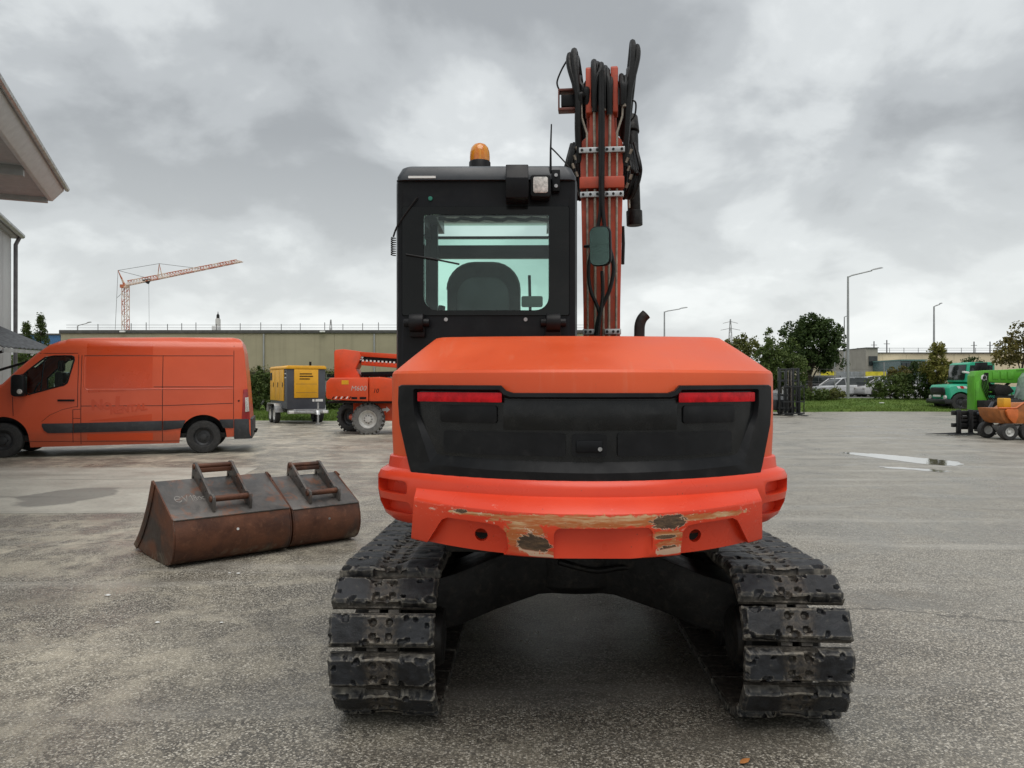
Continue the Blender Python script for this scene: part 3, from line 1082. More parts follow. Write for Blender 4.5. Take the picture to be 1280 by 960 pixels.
# window-frame blind rail with sagging fabric under the roof edge
bl = MB()
for k in range(14):
    x = -0.70 + 0.041 * k
    bl.cyl((x, CYR + 0.06, 2.365 - 0.006 * (k % 3)), (x + 0.041, CYR + 0.06, 2.368 - 0.006 * ((k + 1) % 3)), 0.010, 6)
bl.build('blind_roll', M['black_plastic'], cab)
# roof cap with chamfered rim
rf = MB()
def roof_ring(ix, iy, z):
    return [(x, y, z) for x, y in rrect(CX0 + ix, CX1 - ix, CYR - 0.03 + iy, CYF + iy * -1, 0.04, 4)]
rf.loft([roof_ring(0.008, 0.0, 2.545), roof_ring(0.008, 0.0, 2.565), roof_ring(0.03, 0.02, 2.612), roof_ring(0.045, 0.04, 2.624), roof_ring(0.08, 0.10, 2.628)])
# a hatch opening lets daylight in from above
roof = rf.build('cab_roof', M['cab_grey'], cab, angle=28)
cut(roof, MB().box(-0.80, -0.09, -0.10, 0.90, 2.4, 2.8))
MB().box(-0.799, -0.091, -0.099, 0.715, 2.600, 2.604).build('roof_window', M['glass'], cab, smooth=False)
MB().box(-0.845, -0.705, CYR - 0.0335, CYR - 0.0315, 2.552, 2.5635).build('white_sticker', M['white_paint'], cab)
st = MB()
st.add([(-0.845, CYR - 0.0275, 2.5675), (-0.705, CYR - 0.0275, 2.5675), (-0.705, CYR - 0.0145, 2.596), (-0.845, CYR - 0.0145, 2.596)], [(0, 1, 2, 3)])
st.build('white_sticker', M['white_paint'], cab, smooth=False)
# camera housing, work lamp, antenna bracket
bx = MB()
bx.prism([(CYR - 0.14, 2.425), (CYR + 0.0, 2.425), (CYR + 0.0, 2.560), (CYR - 0.03, 2.598), (CYR - 0.115, 2.598), (CYR - 0.155, 2.520)], 'x', -0.345, -0.232)
bx.build('camera_housing', M['black_satin'], cab, bevel=0.005)
lm = MB().prism(rrect(-0.222, -0.120, 2.438, 2.548, 0.014, 3), 'y', CYR - 0.11, CYR - 0.02)
lamp = lm.build('work_lamp', M['black_plastic'], cab, bevel=0.006)
MB().prism(rrect(-0.208, -0.134, 2.456, 2.536, 0.010, 3), 'y', CYR - 0.114, CYR - 0.108).build('lens', M['lens'], lamp, bevel=0.002)
br = MB().box(-0.112, -0.070, CYR - 0.05, CYR - 0.012, 2.48, 2.59)
brk = br.build('antenna_bracket', M['black_satin'], cab, bevel=0.004)
for z in (2.505, 2.560):
    MB().cyl((-0.091, CYR - 0.058, z), (-0.091, CYR - 0.050, z), 0.009, 12).build('bolt', M['bolt'], brk)
MB().tube([(-0.117, CYR - 0.02, 2.54), (-0.117, CYR - 0.02, 2.70), (-0.113, CYR - 0.02, 2.83)], [0.007, 0.005, 0.0035], 8).build('antenna', M['black_plastic'], cab)
MB().tube(catmull([(-0.115, CYR - 0.02, 2.71), (-0.06, CYR + 0.1, 2.695), (0.02, CYR + 0.4, 2.70), (0.10, CYR + 0.9, 2.69)], 5), 0.004, 6).build('antenna_cable', M['hose'], cab)
# lower mounts, bolts, reading-lamp coil on the left edge
for cx in (-0.80, -0.105):
    mt = MB()
    mt.cyl((cx - 0.065, CYR - 0.045, 1.812), (cx + 0.065, CYR - 0.045, 1.812), 0.022, 16)
    mt.cyl((cx - 0.036, CYR - 0.045, 1.812), (cx + 0.036, CYR - 0.045, 1.812), 0.048, 20)
    mt.box(cx - 0.04, cx + 0.04, CYR - 0.045, CYR, 1.74, 1.82)
    mt.build('cab_mount', M['black_plastic'], cab, bevel=0.004)
for cx in (-0.655, -0.245):
    MB().cyl((cx, CYR - 0.008, 1.832), (cx, CYR, 1.832), 0.010, 12).build('bolt', M['bolt'], cab)
MB().lathe([(0.0, 0.0), (0.011, 0.001), (0.012, 0.012), (0.007, 0.016), (0.007, 0.024), (0.0, 0.026)], (-0.735, CYR - 0.01, 2.455), 'y', 12).build('washer_nozzle', simple('green_plastic', (0.01, 0.16, 0.11), 0.4), cab)
coil = [(-0.925 + 0.012 * math.cos(k * 0.9), CYR - 0.012 + 0.012 * math.sin(k * 0.9), 2.16 + 0.0016 * k) for k in range(60)]
MB().tube(coil, 0.003, 5).build('coiled_cable', M['hose'], cab)
MB().tube(catmull([(-0.925, CYR - 0.012, 2.256), (-0.90, CYR - 0.012, 2.32), (-0.83, CYR - 0.014, 2.42), (-0.80, CYR - 0.012, 2.46)], 5), 0.005, 6).build('wiper_cable', M['hose'], cab)
MB().tube([(-0.86, CYR - 0.018, 2.165), (-0.72, CYR - 0.016, 2.142), (-0.585, CYR - 0.014, 2.115)], 0.005, 6).build('wiper_arm', M['black_plastic'], cab)
# rotating beacon
bc = MB().lathe([(0.0, 2.628), (0.062, 2.628), (0.062, 2.772), (0.058, 2.778), (0.0, 2.778)], (-0.505, -0.21, 0), 'z', 24).build('beacon', M['black_plastic'], cab)
tb = NT('amber_lens')
tb.set('Base Color', tb.mix(tb.step(tb.noise(40, 2, vec=tb.mapping(scale=(1, 1, 0.1))), 0.35, 0.65), (0.80, 0.20, 0.008), (0.95, 0.38, 0.02)))
tb.set('Roughness', 0.15)
tb.set('Transmission Weight', 0.35)
tb.set('Coat Weight', 0.4)
MB().lathe([(0.057, 2.776), (0.058, 2.80), (0.056, 2.83), (0.049, 2.856), (0.034, 2.874), (0.015, 2.882), (0.0, 2.883)], (-0.505, -0.21, 0), 'z', 24).build('amber_dome', tb.mat, bc)
# operator seat and controls seen through the glass
seat = MB()
seat.loft([[(x, y, z) for x, z in rrect(-0.685 + i, -0.275 - i, 1.50, 2.185 - i, (0.03, 0.03, 0.15, 0.15), 7)] for (y, i) in ((-0.30, 0.02), (-0.29, 0.0), (-0.20, 0.0), (-0.17, 0.03))])
sb = seat.build('seat', simple('seat_fabric', (0.018, 0.019, 0.020), 0.8, var=0.3, scale=20), cab)
MB().prism(rrect(-0.625, -0.335, 1.62, 2.10, (0.03, 0.03, 0.10, 0.10), 7), 'y', -0.318, -0.300).build('seat_back_cover', simple('grey_seat_shell', (0.05, 0.052, 0.055), 0.5), sb, bevel=0.006)
MB().tube([(x, -0.285, z) for x, z in rrect(-0.683, -0.277, 1.50, 2.183, (0.03, 0.03, 0.15, 0.15), 7)], 0.008, 6).build('seat_piping', simple('grey_piping', (0.09, 0.095, 0.10), 0.6), sb)
MB().prism(rrect(-0.17, 0.28, 1.38, 1.52, 0.05, 4), 'x', -0.70, -0.27).build('seat_cushion', M['black_plastic'], sb)
con = MB()
con.box(-0.84, -0.72, -0.15, 0.25, 1.45, 1.80)
con.tube([(-0.78, 0.18, 1.80), (-0.77, 0.2, 1.93)], [0.012, 0.022], 10)
con.tube([(-0.775, 0.2, 1.93), (-0.765, 0.21, 1.99)], [0.028, 0.022], 10)
con.build('control_console', M['black_plastic'], cab)
MB().tube([(-0.19, 0.55, 1.40), (-0.205, 0.60, 2.02), (-0.21, 0.61, 2.24)], 0.010, 8).build('grab_rail', M['black_plastic'], cab)
MB().prism(rrect(-0.265, -0.125, 2.005, 2.075, 0.012, 3), 'y', 0.40, 0.43).build('monitor', simple('grey_monitor', (0.14, 0.17, 0.155), 0.5), cab)
MB().box(CX0 + 0.055, CX0 + 0.10, CYF - 0.30, CYF - 0.26, 1.2, 2.55).build('door_post', M['black_satin'], cab)
# outside mirror on the right
mi = MB().prism(rrect(-0.070, 0.070, -0.1225, 0.1225, 0.045, 6), 'y', 0.0, 0.035)
mirror = mi.build('mirror', M['black_plastic'], exc, bevel=0.01)
mirror.location = (0.215, 0.10, 2.3475)
mirror.rotation_euler = (R(4), 0, R(-27))
tm = NT('mirror_glass')
tm.set('Base Color', (0.34, 0.42, 0.40))
tm.set('Metallic', 1.0)
tm.set('Roughness', 0.03)
mg = MB().prism(rrect(-0.063, 0.063, -0.1155, 0.1155, 0.040, 6), 'y', -0.005, -0.001).build('mirror_glass', tm.mat, mirror)
MB().tube([(-0.215, 0.35, 0.05), (-0.12, 0.06, 0.012), (-0.01, 0.04, 0.008)], 0.010, 8).build('mirror_arm', M['black_satin'], mirror)

# ---------------------------------------------------------------- boom, seen along its back
boom = MB()
prof = [(0.05, 1.0), (0.0, 1.3), (0.0, 3.08), (0.015, 3.14), (0.40, 3.16), (0.38, 2.9), (0.36, 1.0)]
def boom_w(z):
    return interp([(1.0, 0.118), (1.9, 0.120), (2.8, 0.138), (3.16, 0.148)], z)
sec = [(1.0, 0.05), (1.3, 0.0), (2.0, 0.0), (2.6, 0.0), (2.95, 0.0), (3.08, 0.004)]
rings = []
for z, yb in sec:
    w = boom_w(z)
    rings.append([(-w, yb, z), (w, yb, z), (w, yb + 0.36, z), (-w, yb + 0.36, z)])
boom.loft(rings)
# tongue plate between the two side notches and the gooseneck going forward
boom.prism([(-0.148, 3.06), (0.148, 3.06), (0.132, 3.12), (0.092, 3.16), (0.082, 3.22), (0.080, 3.40), (-0.080, 3.40), (-0.082, 3.22), (-0.092, 3.16), (-0.132, 3.12)], 'y', 0.002, 0.03)
boom.loft([[(-0.10, y0, z0), (0.10, y0, z0), (0.10, y1, z1), (-0.10, y1, z1)] for (y0, z0, y1, z1) in ((0.06, 3.07, 0.40, 2.98), (0.10, 3.30, 0.52, 3.12), (0.24, 3.50, 0.70, 3.26), (0.55, 3.62, 0.95, 3.36), (1.7, 3.66, 1.8, 3.45), (2.3, 3.62, 2.3, 3.46))])
boom_o = boom.build('boom', M['boom_orange'], exc, bevel=0.008, angle=35)
boom_o.location = (0.27, 0.49, 0)
boom_o.rotation_euler = (0, 0, R(-5.7))
for sx in (-1, 1):
    MB().prism([(-0.02, 3.30), (0.05, 3.28), (0.12, 3.58), (0.06, 3.635), (-0.012, 3.60)], 'x', sx * 0.083 - 0.024, sx * 0.083 + 0.024).build('side_rib', M['boom_orange'], boom_o, bevel=0.008)
MB().box(-0.147, 0.147, -0.055, -0.002, 2.79, 2.868).build('cross_plate', M['boom_orange'], boom_o, bevel=0.008)
PX = (-0.098, -0.046, 0.012, 0.050, 0.100)
for k, x in enumerate(PX):
    up = [(x * 0.92, -0.03, 1.45), (x * 0.95, -0.03, 2.2), (x, -0.03, 3.02)]
    if k in (0, 4):
        up += [(x, -0.03, 3.16), (x * 1.35, -0.02, 3.27), (x * 1.4, -0.02, 3.40)]
    else:
        up += [(x * 1.05, -0.03, 3.20), (x * 1.1, -0.03, 3.37)]
    MB().tube(up, 0.0095 if k % 2 else 0.0075, 8).build('steel_pipe', M['steel'], boom_o)
for z in (1.845, 2.752, 3.045):
    cl = MB()
    w = boom_w(z) + 0.006
    cl.box(-w, -0.012, -0.048, -0.014, z - 0.018, z + 0.018)
    cl.box(0.018, w, -0.048, -0.014, z - 0.018, z + 0.018)
    co = cl.build('pipe_clamp', M['zinc'], boom_o, bevel=0.003)
    for bxx in (-w + 0.02, -0.075, -0.03, 0.034, 0.075, w - 0.02):
        MB().cyl((bxx, -0.053, z), (bxx, -0.047, z), 0.009, 10).build('clamp_bolt', M['dark_steel'], co)
# loose hoses down the middle, splitting around the mirror and joining again
def hose(path, r, nm='hose', n=8, sub=6, par=boom_o, m=None):
    return MB().tube(catmull(path, sub), r, n).build(nm, m or M['hose'], par)
hose([(-0.01, -0.06, 3.55), (-0.012, -0.075, 3.2), (-0.010, -0.085, 2.85), (-0.012, -0.085, 2.62), (-0.045, -0.085, 2.45), (-0.085, -0.085, 2.28), (-0.075, -0.085, 2.12), (-0.020, -0.085, 1.98), (-0.02, -0.085, 1.86), (-0.05, -0.06, 1.6)], 0.012)
hose([(0.004, -0.06, 3.56), (0.006, -0.078, 3.1), (0.004, -0.09, 2.75), (0.010, -0.085, 2.60), (0.030, -0.085, 2.46), (0.075, -0.085, 2.28), (0.055, -0.085, 2.13), (-0.005, -0.085, 1.99), (-0.035, -0.085, 1.86), (-0.06, -0.06, 1.6)], 0.013)
hose([(0.0, -0.10, 2.86), (0.002, -0.10, 2.70), (0.012, -0.10, 2.55), (0.020, -0.10, 2.44)], 0.010)
hose([(0.0, -0.07, 2.24), (0.005, -0.08, 2.10), (-0.005, -0.095, 1.99), (-0.03, -0.095, 1.80), (-0.06, -0.07, 1.55)], 0.011)
# crown of hoses looping over the elbow to the stick
def crown(x0, z0, xt, zt, x1, r, yb=0.0):
    return hose([(x0, -0.03 + yb, z0), (x0 * 0.98 + xt * 0.02, -0.045 + yb, z0 + (zt - z0) * 0.5), (xt, -0.02 + yb, zt - 0.06), (xt, 0.04 + yb, zt), (xt * 0.97 + x1 * 0.03, 0.14 + yb, zt - 0.02), (x1, 0.36 + yb, zt - 0.16), (x1, 0.7 + yb, zt - 0.18)], r)
crown(-0.050, 3.34, -0.052, 3.66, -0.05, 0.021)
crown(-0.046, 3.30, -0.005, 3.64, -0.02, 0.020)
crown(0.012, 3.32, 0.012, 3.62, 0.02, 0.019)
crown(0.050, 3.28, 0.035, 3.60, 0.04, 0.021)
crown(0.055, 3.30, 0.058, 3.56, 0.06, 0.018)
crown(-0.140, 3.36, -0.120, 3.47, -0.11, 0.017)
crown(0.135, 3.34, 0.130, 3.56, 0.12, 0.018)
crown(0.150, 3.34, 0.160, 3.55, 0.15, 0.017)
crown(-0.100, 3.36, -0.098, 3.53, -0.09, 0.022, 0.03)
crown(-0.128, 3.36, -0.150, 3.58, -0.13, 0.020, 0.05)
crown(-0.020, 3.36, -0.030, 3.665, -0.03, 0.022, 0.05)
crown(0.030, 3.34, 0.022, 3.64, 0.02, 0.022, 0.06)
crown(0.095, 3.36, 0.092, 3.54, 0.09, 0.020, 0.05)
crown(0.165, 3.36, 0.182, 3.62, 0.16, 0.019, 0.05)
# tall side loops, left pair and right pair
for dx, zt, r in ((-0.185, 3.745, 0.022), (-0.215, 3.72, 0.019), (-0.165, 3.70, 0.016)):
    hose([(-0.150, 0.02, 2.98), (-0.158, -0.02, 3.20), (-0.158, -0.03, 3.40), (dx, 0.0, zt - 0.10), (dx, 0.05, zt), (dx + 0.012, 0.12, zt - 0.04), (dx + 0.05, 0.2, 3.40), (dx + 0.08, 0.3, 3.2)], r)
for dx, zt, r in ((0.205, 3.785, 0.020), (0.235, 3.755, 0.018), (0.215, 3.74, 0.015)):
    hose([(0.150, 0.02, 2.95), (0.165, -0.02, 3.18), (0.180, -0.03, 3.40), (dx, 0.0, zt - 0.10), (dx, 0.05, zt), (dx - 0.005, 0.12, zt - 0.04), (dx - 0.04, 0.2, 3.40), (dx - 0.06, 0.3, 3.2)], r)
for x, z in ((-0.050, 3.34), (0.012, 3.34), (0.050, 3.31), (-0.155, 3.32), (0.150, 3.36), (0.175, 3.37)):
    MB().cyl((x, -0.032, z - 0.035), (x, -0.032, z + 0.025), 0.016, 6).build('hose_fitting', M['steel'], boom_o, smooth=False)
# coils of hose beside the boom
random.seed(5)
for k in range(7):
    s = -1 if k < 3 else 1
    b = 0.165 + 0.018 * (k % 4)
    hose([(s * b, 0.02 + 0.02 * k, 3.12), (s * (b + 0.03), 0.0, 3.02 - 0.02 * k), (s * (b + 0.035 + 0.006 * (k % 3)), 0.02, 2.90), (s * (b + 0.015), 0.04, 2.80 + 0.02 * (k % 2)), (s * (b - 0.02), 0.10, 2.76), (s * (b - 0.01), 0.16, 2.95), (s * b, 0.2, 3.12)], 0.013)
for k in range(10):
    s = -1 if k % 2 else 1
    x, z = s * (0.160 + 0.012 * (k % 3)), 2.80 + 0.028 * k
    MB().cyl((x, 0.0, z), (x + s * 0.012, -0.01, z + 0.030), 0.010, 6).build('hose_fitting', M['steel'], boom_o, smooth=False)
# lamp bracket on the left, high up
lb = MB()
lb.box(-0.292, -0.175, 0.02, 0.10, 3.470, 3.485)
lb.box(-0.292, -0.175, 0.02, 0.10, 3.340, 3.357)
lb.box(-0.292, -0.284, 0.02, 0.10, 3.357, 3.470)
lbo = lb.build('lamp_bracket', simple('brown_bracket_paint', (0.13, 0.032, 0.02), 0.5), boom_o, bevel=0.002)
MB().box(-0.272, -0.176, 0.03, 0.09, 3.367, 3.448).build('boom_lamp', M['black_plastic'], lbo, bevel=0.005)
hose([(-0.285, 0.05, 3.485), (-0.300, 0.05, 3.54), (-0.27, 0.05, 3.62), (-0.235, 0.05, 3.68)], 0.006)
hose([(0.19, 0.05, 3.40), (0.225, 0.05, 3.38), (0.22, 0.05, 3.30), (0.19, 0.06, 3.26)], 0.006)
# hydraulic cylinder hanging at the right of the boom, and the stick beyond it
cy = MB()
cy.cyl((0.215, 0.42, 3.30), (0.232, 0.40, 2.72), 0.046, 20)
cy.cyl((0.232, 0.40, 2.735), (0.235, 0.40, 2.63), 0.057, 20)
cy.cyl((0.215, 0.42, 3.30), (0.205, 0.46, 3.42), 0.056, 20)
cy.build('hydraulic_cylinder', M['dark_steel'], boom_o, bevel=0.004)
MB().tube([(0.175, 0.33, 2.95), (0.190, 0.33, 2.83), (0.193, 0.33, 2.74)], 0.010, 8).build('steel_pipe', M['steel'], boom_o)
MB().tube([(0.150, 0.36, 2.62), (0.155, 0.38, 2.50), (0.150, 0.36, 2.35)], 0.012, 8).build('steel_pipe', M['dark_steel'], boom_o)
MB().loft([[(-0.09, y, z), (0.09, y, z), (0.09, y + w, z), (-0.09, y + w, z)] for (y, w, z) in ((2.15, 0.38, 3.65), (2.1, 0.45, 3.3), (1.9, 0.32, 2.0), (1.72, 0.22, 0.75))]).build('stick', M['boom_orange'], boom_o, bevel=0.01)
MB().prism([(0.35, 0.55), (0.78, 0.6), (0.85, 1.25), (0.45, 1.35)], 'x', 0.10, 0.44).build('boom_foot', M['dark_steel'], exc, bevel=0.01)

# ---------------------------------------------------------------- undercarriage
TRK_X, TR_R, TR_HL = 0.875, 0.285, 1.085
def rubber_pad_material():
    t = NT('cracked_rubber_pad')
    n1 = t.noise(9, 8, 0.7, 0.5)
    n2 = t.noise(38, 8, 0.75, 0.3)
    c = t.mix(t.step(n1, 0.35, 0.65), (0.006, 0.006, 0.007), (0.022, 0.024, 0.028))
    c = t.mix(t.math('MULTIPLY', t.step(t.noise(5, 7, 0.7, 0.4, vec=t.mapping((1, 4, 2))), 0.52, 0.70), 0.40), c, (0.115, 0.103, 0.083))
    c = t.mix(t.math('MULTIPLY', t.step(n2, 0.60, 0.72), 0.40), c, (0.17, 0.155, 0.125))
    # abraded arrises and dust packed in the hollows
    pt_ = t.n('ShaderNodeNewGeometry').outputs['Pointiness']
    edge = t.math('MULTIPLY', t.step(pt_, 0.515, 0.57), t.step(n2, 0.35, 0.6))
    c = t.mix(t.math('MULTIPLY', edge, 0.75), c, (0.26, 0.24, 0.20))
    x, y, z = t.xyz()
    mid_ = t.math('MULTIPLY', t.math('SUBTRACT', 1.0, t.step(t.math('ADD', t.math('ABSOLUTE', x), t.math('MULTIPLY', n1, 0.05)), 0.075, 0.105)), t.step(n2, 0.36, 0.60))
    c = t.mix(t.math('MULTIPLY', mid_, 0.40), c, (0.13, 0.105, 0.078))
    foot = t.math('SUBTRACT', 1.0, t.step(z, 0.012, 0.045))
    c = t.mix(t.math('MULTIPLY', t.math('MULTIPLY', foot, t.step(n1, 0.42, 0.6)), 0.55), c, (0.22, 0.20, 0.165))
    t.set('Base Color', c)
    t.set('Specular IOR Level', 0.32)
    t.set('Roughness', t.maprange(n1, 0.3, 0.7, 0.36, 0.62))
    h = t.math('ADD', t.math('MULTIPLY', n1, 0.7), t.math('MULTIPLY', n2, 0.5))
    t.bump(h, 0.6, 0.012)
    return t.mat


M['pad'] = rubber_pad_material()
M['shoe_steel'] = simple('muddy_shoe_steel', (0.055, 0.048, 0.040), 0.6, metal=0.3, var=0.4, scale=15, dirt=(0.24, 0.21, 0.17), dirt_amt=0.8, bump=0.4, bscale=70)


def shoe_mesh(seed):
    """one track shoe: steel plate, worn bolt-on rubber pad with bolt pockets, link lugs (x across, y along the track, z outward)"""
    r_ = random.Random(seed)
    mb = MB()
    mb.box(-0.222, 0.222, -0.070, 0.070, 0.0, 0.014, 1)
    mb.box(-0.065, -0.020, -0.085, 0.085, -0.05, 0.002, 1)
    mb.box(0.020, 0.065, -0.085, 0.085, -0.05, 0.002, 1)
    NX, NY = 70, 22
    W, L, H = 0.225, 0.066, 0.056
    def hgt(i, j):
        u, v = i / NX * 2 - 1, j / NY * 2 - 1
        x, y = u * W, v * L
        e = min((1 - abs(u)) * W, (1 - abs(v)) * L)
        h = H
        if abs(u) < 0.30 and v > -2:
            h -= 0.010 * (1 - abs(u) / 0.30) ** 0.4
        q = noise.noise(Vector((x * 16 + seed * 7.1, y * 22, seed)))
        q2 = noise.noise(Vector((x * 45, y * 60 + seed * 3.3, seed * 2)))
        h += 0.0035 * q + 0.0012 * q2
        cr = noise.noise(Vector((x * 30 + seed * 11, y * 30, 4)))
        if cr > 0.24 and e < 0.035:
            h -= 0.018 * min(1, (cr - 0.24) * 6)
        if e < 0.012:
            h -= 0.012 * (1 - e / 0.012) + 0.010 * max(0, noise.noise(Vector((x * 24 + seed, y * 24, 9))))
        for bx_ in (-0.034, 0.034):
            for by_ in (-0.028, 0.030):
                dd = math.hypot(x - bx_, y - by_)
                h -= 0.022 * max(0.0, min(1.0, (0.0155 - dd) / 0.004))
        return max(h, 0.016)
    vs = []
    for i in range(NX + 1):
        for j in range(NY + 1):
            u, v = i / NX * 2 - 1, j / NY * 2 - 1
            x, y = u * W, v * L
            if i in (0, NX):
                x += 0.006 * noise.noise(Vector((seed * 3.7, y * 40, i)))
            if j in (0, NY):
                notch = 0.012 if (abs(u) < 0.32) else 0.0
                y = (1 if v > 0 else -1) * (L - notch - 0.008 * max(0, noise.noise(Vector((x * 18 + j, seed * 5.5, 2)))))
            vs.append((x, y, hgt(i, j)))
    w = NY + 1
    fs = [(i * w + j, (i + 1) * w + j, (i + 1) * w + j + 1, i * w + j + 1) for i in range(NX) for j in range(NY)]
    rim = [(i, 0) for i in range(NX + 1)] + [(NX, j) for j in range(1, NY + 1)] + [(i, NY) for i in range(NX - 1, -1, -1)] + [(0, j) for j in range(NY - 1, 0, -1)]
    o = len(vs)
    for (i, j) in rim:
        x, y, z = vs[i * w + j]
        vs.append((x * 1.0, y * 1.04, 0.013))
    nr = len(rim)
    for k in range(nr):
        k2 = (k + 1) % nr
        fs.append((rim[k][0] * w + rim[k][1], o + k, o + k2, rim[k2][0] * w + rim[k2][1]))
    mb.add(vs, fs, 0)
    for bx_ in (-0.034, 0.034):
        for by_ in (-0.028, 0.030):
            mb.cyl((bx_, by_, 0.012), (bx_, by_, 0.030), 0.009, 6, mi=1)
    ob = mb.build('track_shoe', [M['pad'], M['shoe_steel']], None, angle=30)
    me = ob.data
    bpy.data.objects.remove(ob)
    return me


shoe_meshes = [shoe_mesh(s) for s in (1, 2, 3, 4, 5, 6)]
UC = R(-1.0)                                 # the undercarriage stands a touch askew under the body
NSH = 40
PER = 4 * TR_HL + 2 * math.pi * TR_R


def track_pos(s):
    """point, outward normal on the chain path in (y, z); s from 0..1"""
    d = (s % 1.0) * PER
    a = 2 * TR_HL
    zc = 0.345
    if d < a:                                 # top run, moving back
        y = TR_HL - d
        sag = 0.025 * math.sin(math.pi * d / a) ** 2
        return y, zc + TR_R - sag, math.pi / 2
    d -= a
    if d < math.pi * TR_R:
        ang = math.pi / 2 + d / TR_R
        return -TR_HL + TR_R * math.cos(ang), zc + TR_R * math.sin(ang), ang
    d -= math.pi * TR_R
    if d < a:
        return -TR_HL + d, zc - TR_R, -math.pi / 2
    d -= a
    ang = -math.pi / 2 + d / TR_R
    return TR_HL + TR_R * math.cos(ang), zc + TR_R * math.sin(ang), ang


random.seed(21)
for side in (-1, 1):
    tf = MB()
    tf.prism([(-0.92, 0.22), (0.95, 0.22), (1.0, 0.34), (0.9, 0.50), (-0.80, 0.50), (-0.98, 0.36)], 'x', -0.085, 0.085)
    tf.box(-0.13, 0.13, -0.75, 0.75, 0.35, 0.49)
    track = tf.build('track', M['dark_steel'], exc, bevel=0.01)
    track.location = (0.038 + side * TRK_X * math.cos(UC), side * TRK_X * math.sin(UC), 0)
    track.rotation_euler = (0, 0, UC)
    track['label'] = ('left' if side < 0 else 'right') + ' crawler track with cracked black rubber pads'
    # drive sprocket behind, idler in front
    sp = MB()
    teeth = []
    for k in range(42):
        a = 2 * math.pi * k / 42
        rr_ = 0.262 if k % 2 else 0.235
        teeth.append((-TR_HL + rr_ * math.cos(a), 0.345 + rr_ * math.sin(a)))
    sp.prism(teeth, 'x', -0.03, 0.03)
    sp.lathe([(0.0, -0.17), (0.13, -0.17), (0.15, -0.15), (0.15, -0.03), (0.205, -0.03), (0.205, 0.03), (0.15, 0.03), (0.15, 0.14), (0.12, 0.16), (0.0, 0.16)], (0, -TR_HL, 0.345), 'x', 28)
    spo = sp.build('drive_sprocket', M['dark_steel'], track, bevel=0.003)
    for k in range(9):
        a = 2 * math.pi * k / 9
        for sx in (-1, 1):
            MB().cyl((sx * 0.031, -TR_HL + 0.18 * math.cos(a), 0.345 + 0.18 * math.sin(a)), (sx * 0.044, -TR_HL + 0.18 * math.cos(a), 0.345 + 0.18 * math.sin(a)), 0.012, 6).build('bolt', M['shoe_steel'], spo)
    MB().lathe([(0.0, -0.075), (0.10, -0.075), (0.22, -0.05), (0.245, -0.045), (0.245, -0.018), (0.262, -0.018), (0.262, 0.018), (0.245, 0.018), (0.245, 0.045), (0.22, 0.05), (0.10, 0.075), (0, 0.075)], (0, TR_HL, 0.345), 'x', 32).build('idler', M['dark_steel'], track)
    for k in range(5):
        y = -0.76 + 0.38 * k
        MB().lathe([(0.0, -0.09), (0.085, -0.09), (0.085, -0.05), (0.07, -0.045), (0.07, 0.045), (0.085, 0.05), (0.085, 0.09), (0, 0.09)], (0, y, 0.150), 'x', 20).build('track_roller', M['dark_steel'], track)
    for k in range(NSH):
        y, z, ang = track_pos((k + (0.42 if side < 0 else 0.18)) / NSH)
        so = bpy.data.objects.new('track_shoe', shoe_meshes[random.randrange(6)])
        COL.objects.link(so)
        so.parent = track
        so.location = (random.uniform(-0.003, 0.003), y, z)
        so.rotation_euler = (ang - math.pi / 2 + random.uniform(-0.035, 0.035), random.uniform(-0.02, 0.02), random.uniform(-0.012, 0.012))
        if k % 2:
            so.scale = (-1, 1, 1)
# centre frame: four arms arching from the slewing ring down to the side frames
cf = MB()
for s in (-1, 1):
    for fy in (-1, 1):
        cf.loft([[(s * x, fy * y, z1), (s * x, fy * (y + 0.28), z1 - 0.02), (s * x, fy * (y + 0.28), z0), (s * x, fy * y, z0)] for (x, y, z0, z1) in ((0.0, 0.16, 0.37, 0.66), (0.20, 0.20, 0.365, 0.66), (0.42, 0.34, 0.325, 0.62), (0.62, 0.46, 0.27, 0.56), (0.80, 0.52, 0.25, 0.52))])
cf.lathe([(0.0, 0.36), (0.46, 0.36), (0.50, 0.40), (0.50, 0.70), (0.42, 0.71), (0.42, 0.80), (0, 0.80)], (0, 0, 0), 'z', 40)
cf.tube(catmull([(-0.1, -0.52, 0.55), (0.1, -0.50, 0.50), (0.3, -0.52, 0.52), (0.55, -0.66, 0.44)], 5), 0.018, 8)
cfo = cf.build('centre_frame', M['dark_steel'], exc, bevel=0.012)
cfo.rotation_euler = (0, 0, UC)
cfo.location = (0.038, 0, 0)
for s in (-1, 1):
    # inner final-drive guard with its motor
    dg_ = MB()
    dg_.lathe([(0.0, 0.0), (0.12, 0.0), (0.13, 0.02), (0.13, 0.16), (0.20, 0.17), (0.20, 0.20), (0, 0.20)], (0, 0, 0), 'x', 24)
    o = dg_.build('drive_motor', M['dark_steel'], exc, bevel=0.004)
    o.location = (0.038 + s * 0.66 - (0 if s > 0 else 0.0), -TR_HL + s * 0.018, 0.345)
    o.rotation_euler = (0, 0, 0 if s > 0 else math.pi)
bl_ = MB()
bl_.prism([(1.75, 0.16), (1.80, 0.14), (1.86, 0.30), (1.84, 0.46), (1.78, 0.58), (1.73, 0.56), (1.78, 0.42), (1.79, 0.30)], 'x', -1.1, 1.1)
for s in (-0.45, 0.45):
    bl_.prism([(0.4, 0.36), (1.78, 0.28), (1.78, 0.40), (0.4, 0.50)], 'x', s - 0.06, s + 0.06)
bl_.build('dozer_blade', M['dark_steel'], exc, bevel=0.008)

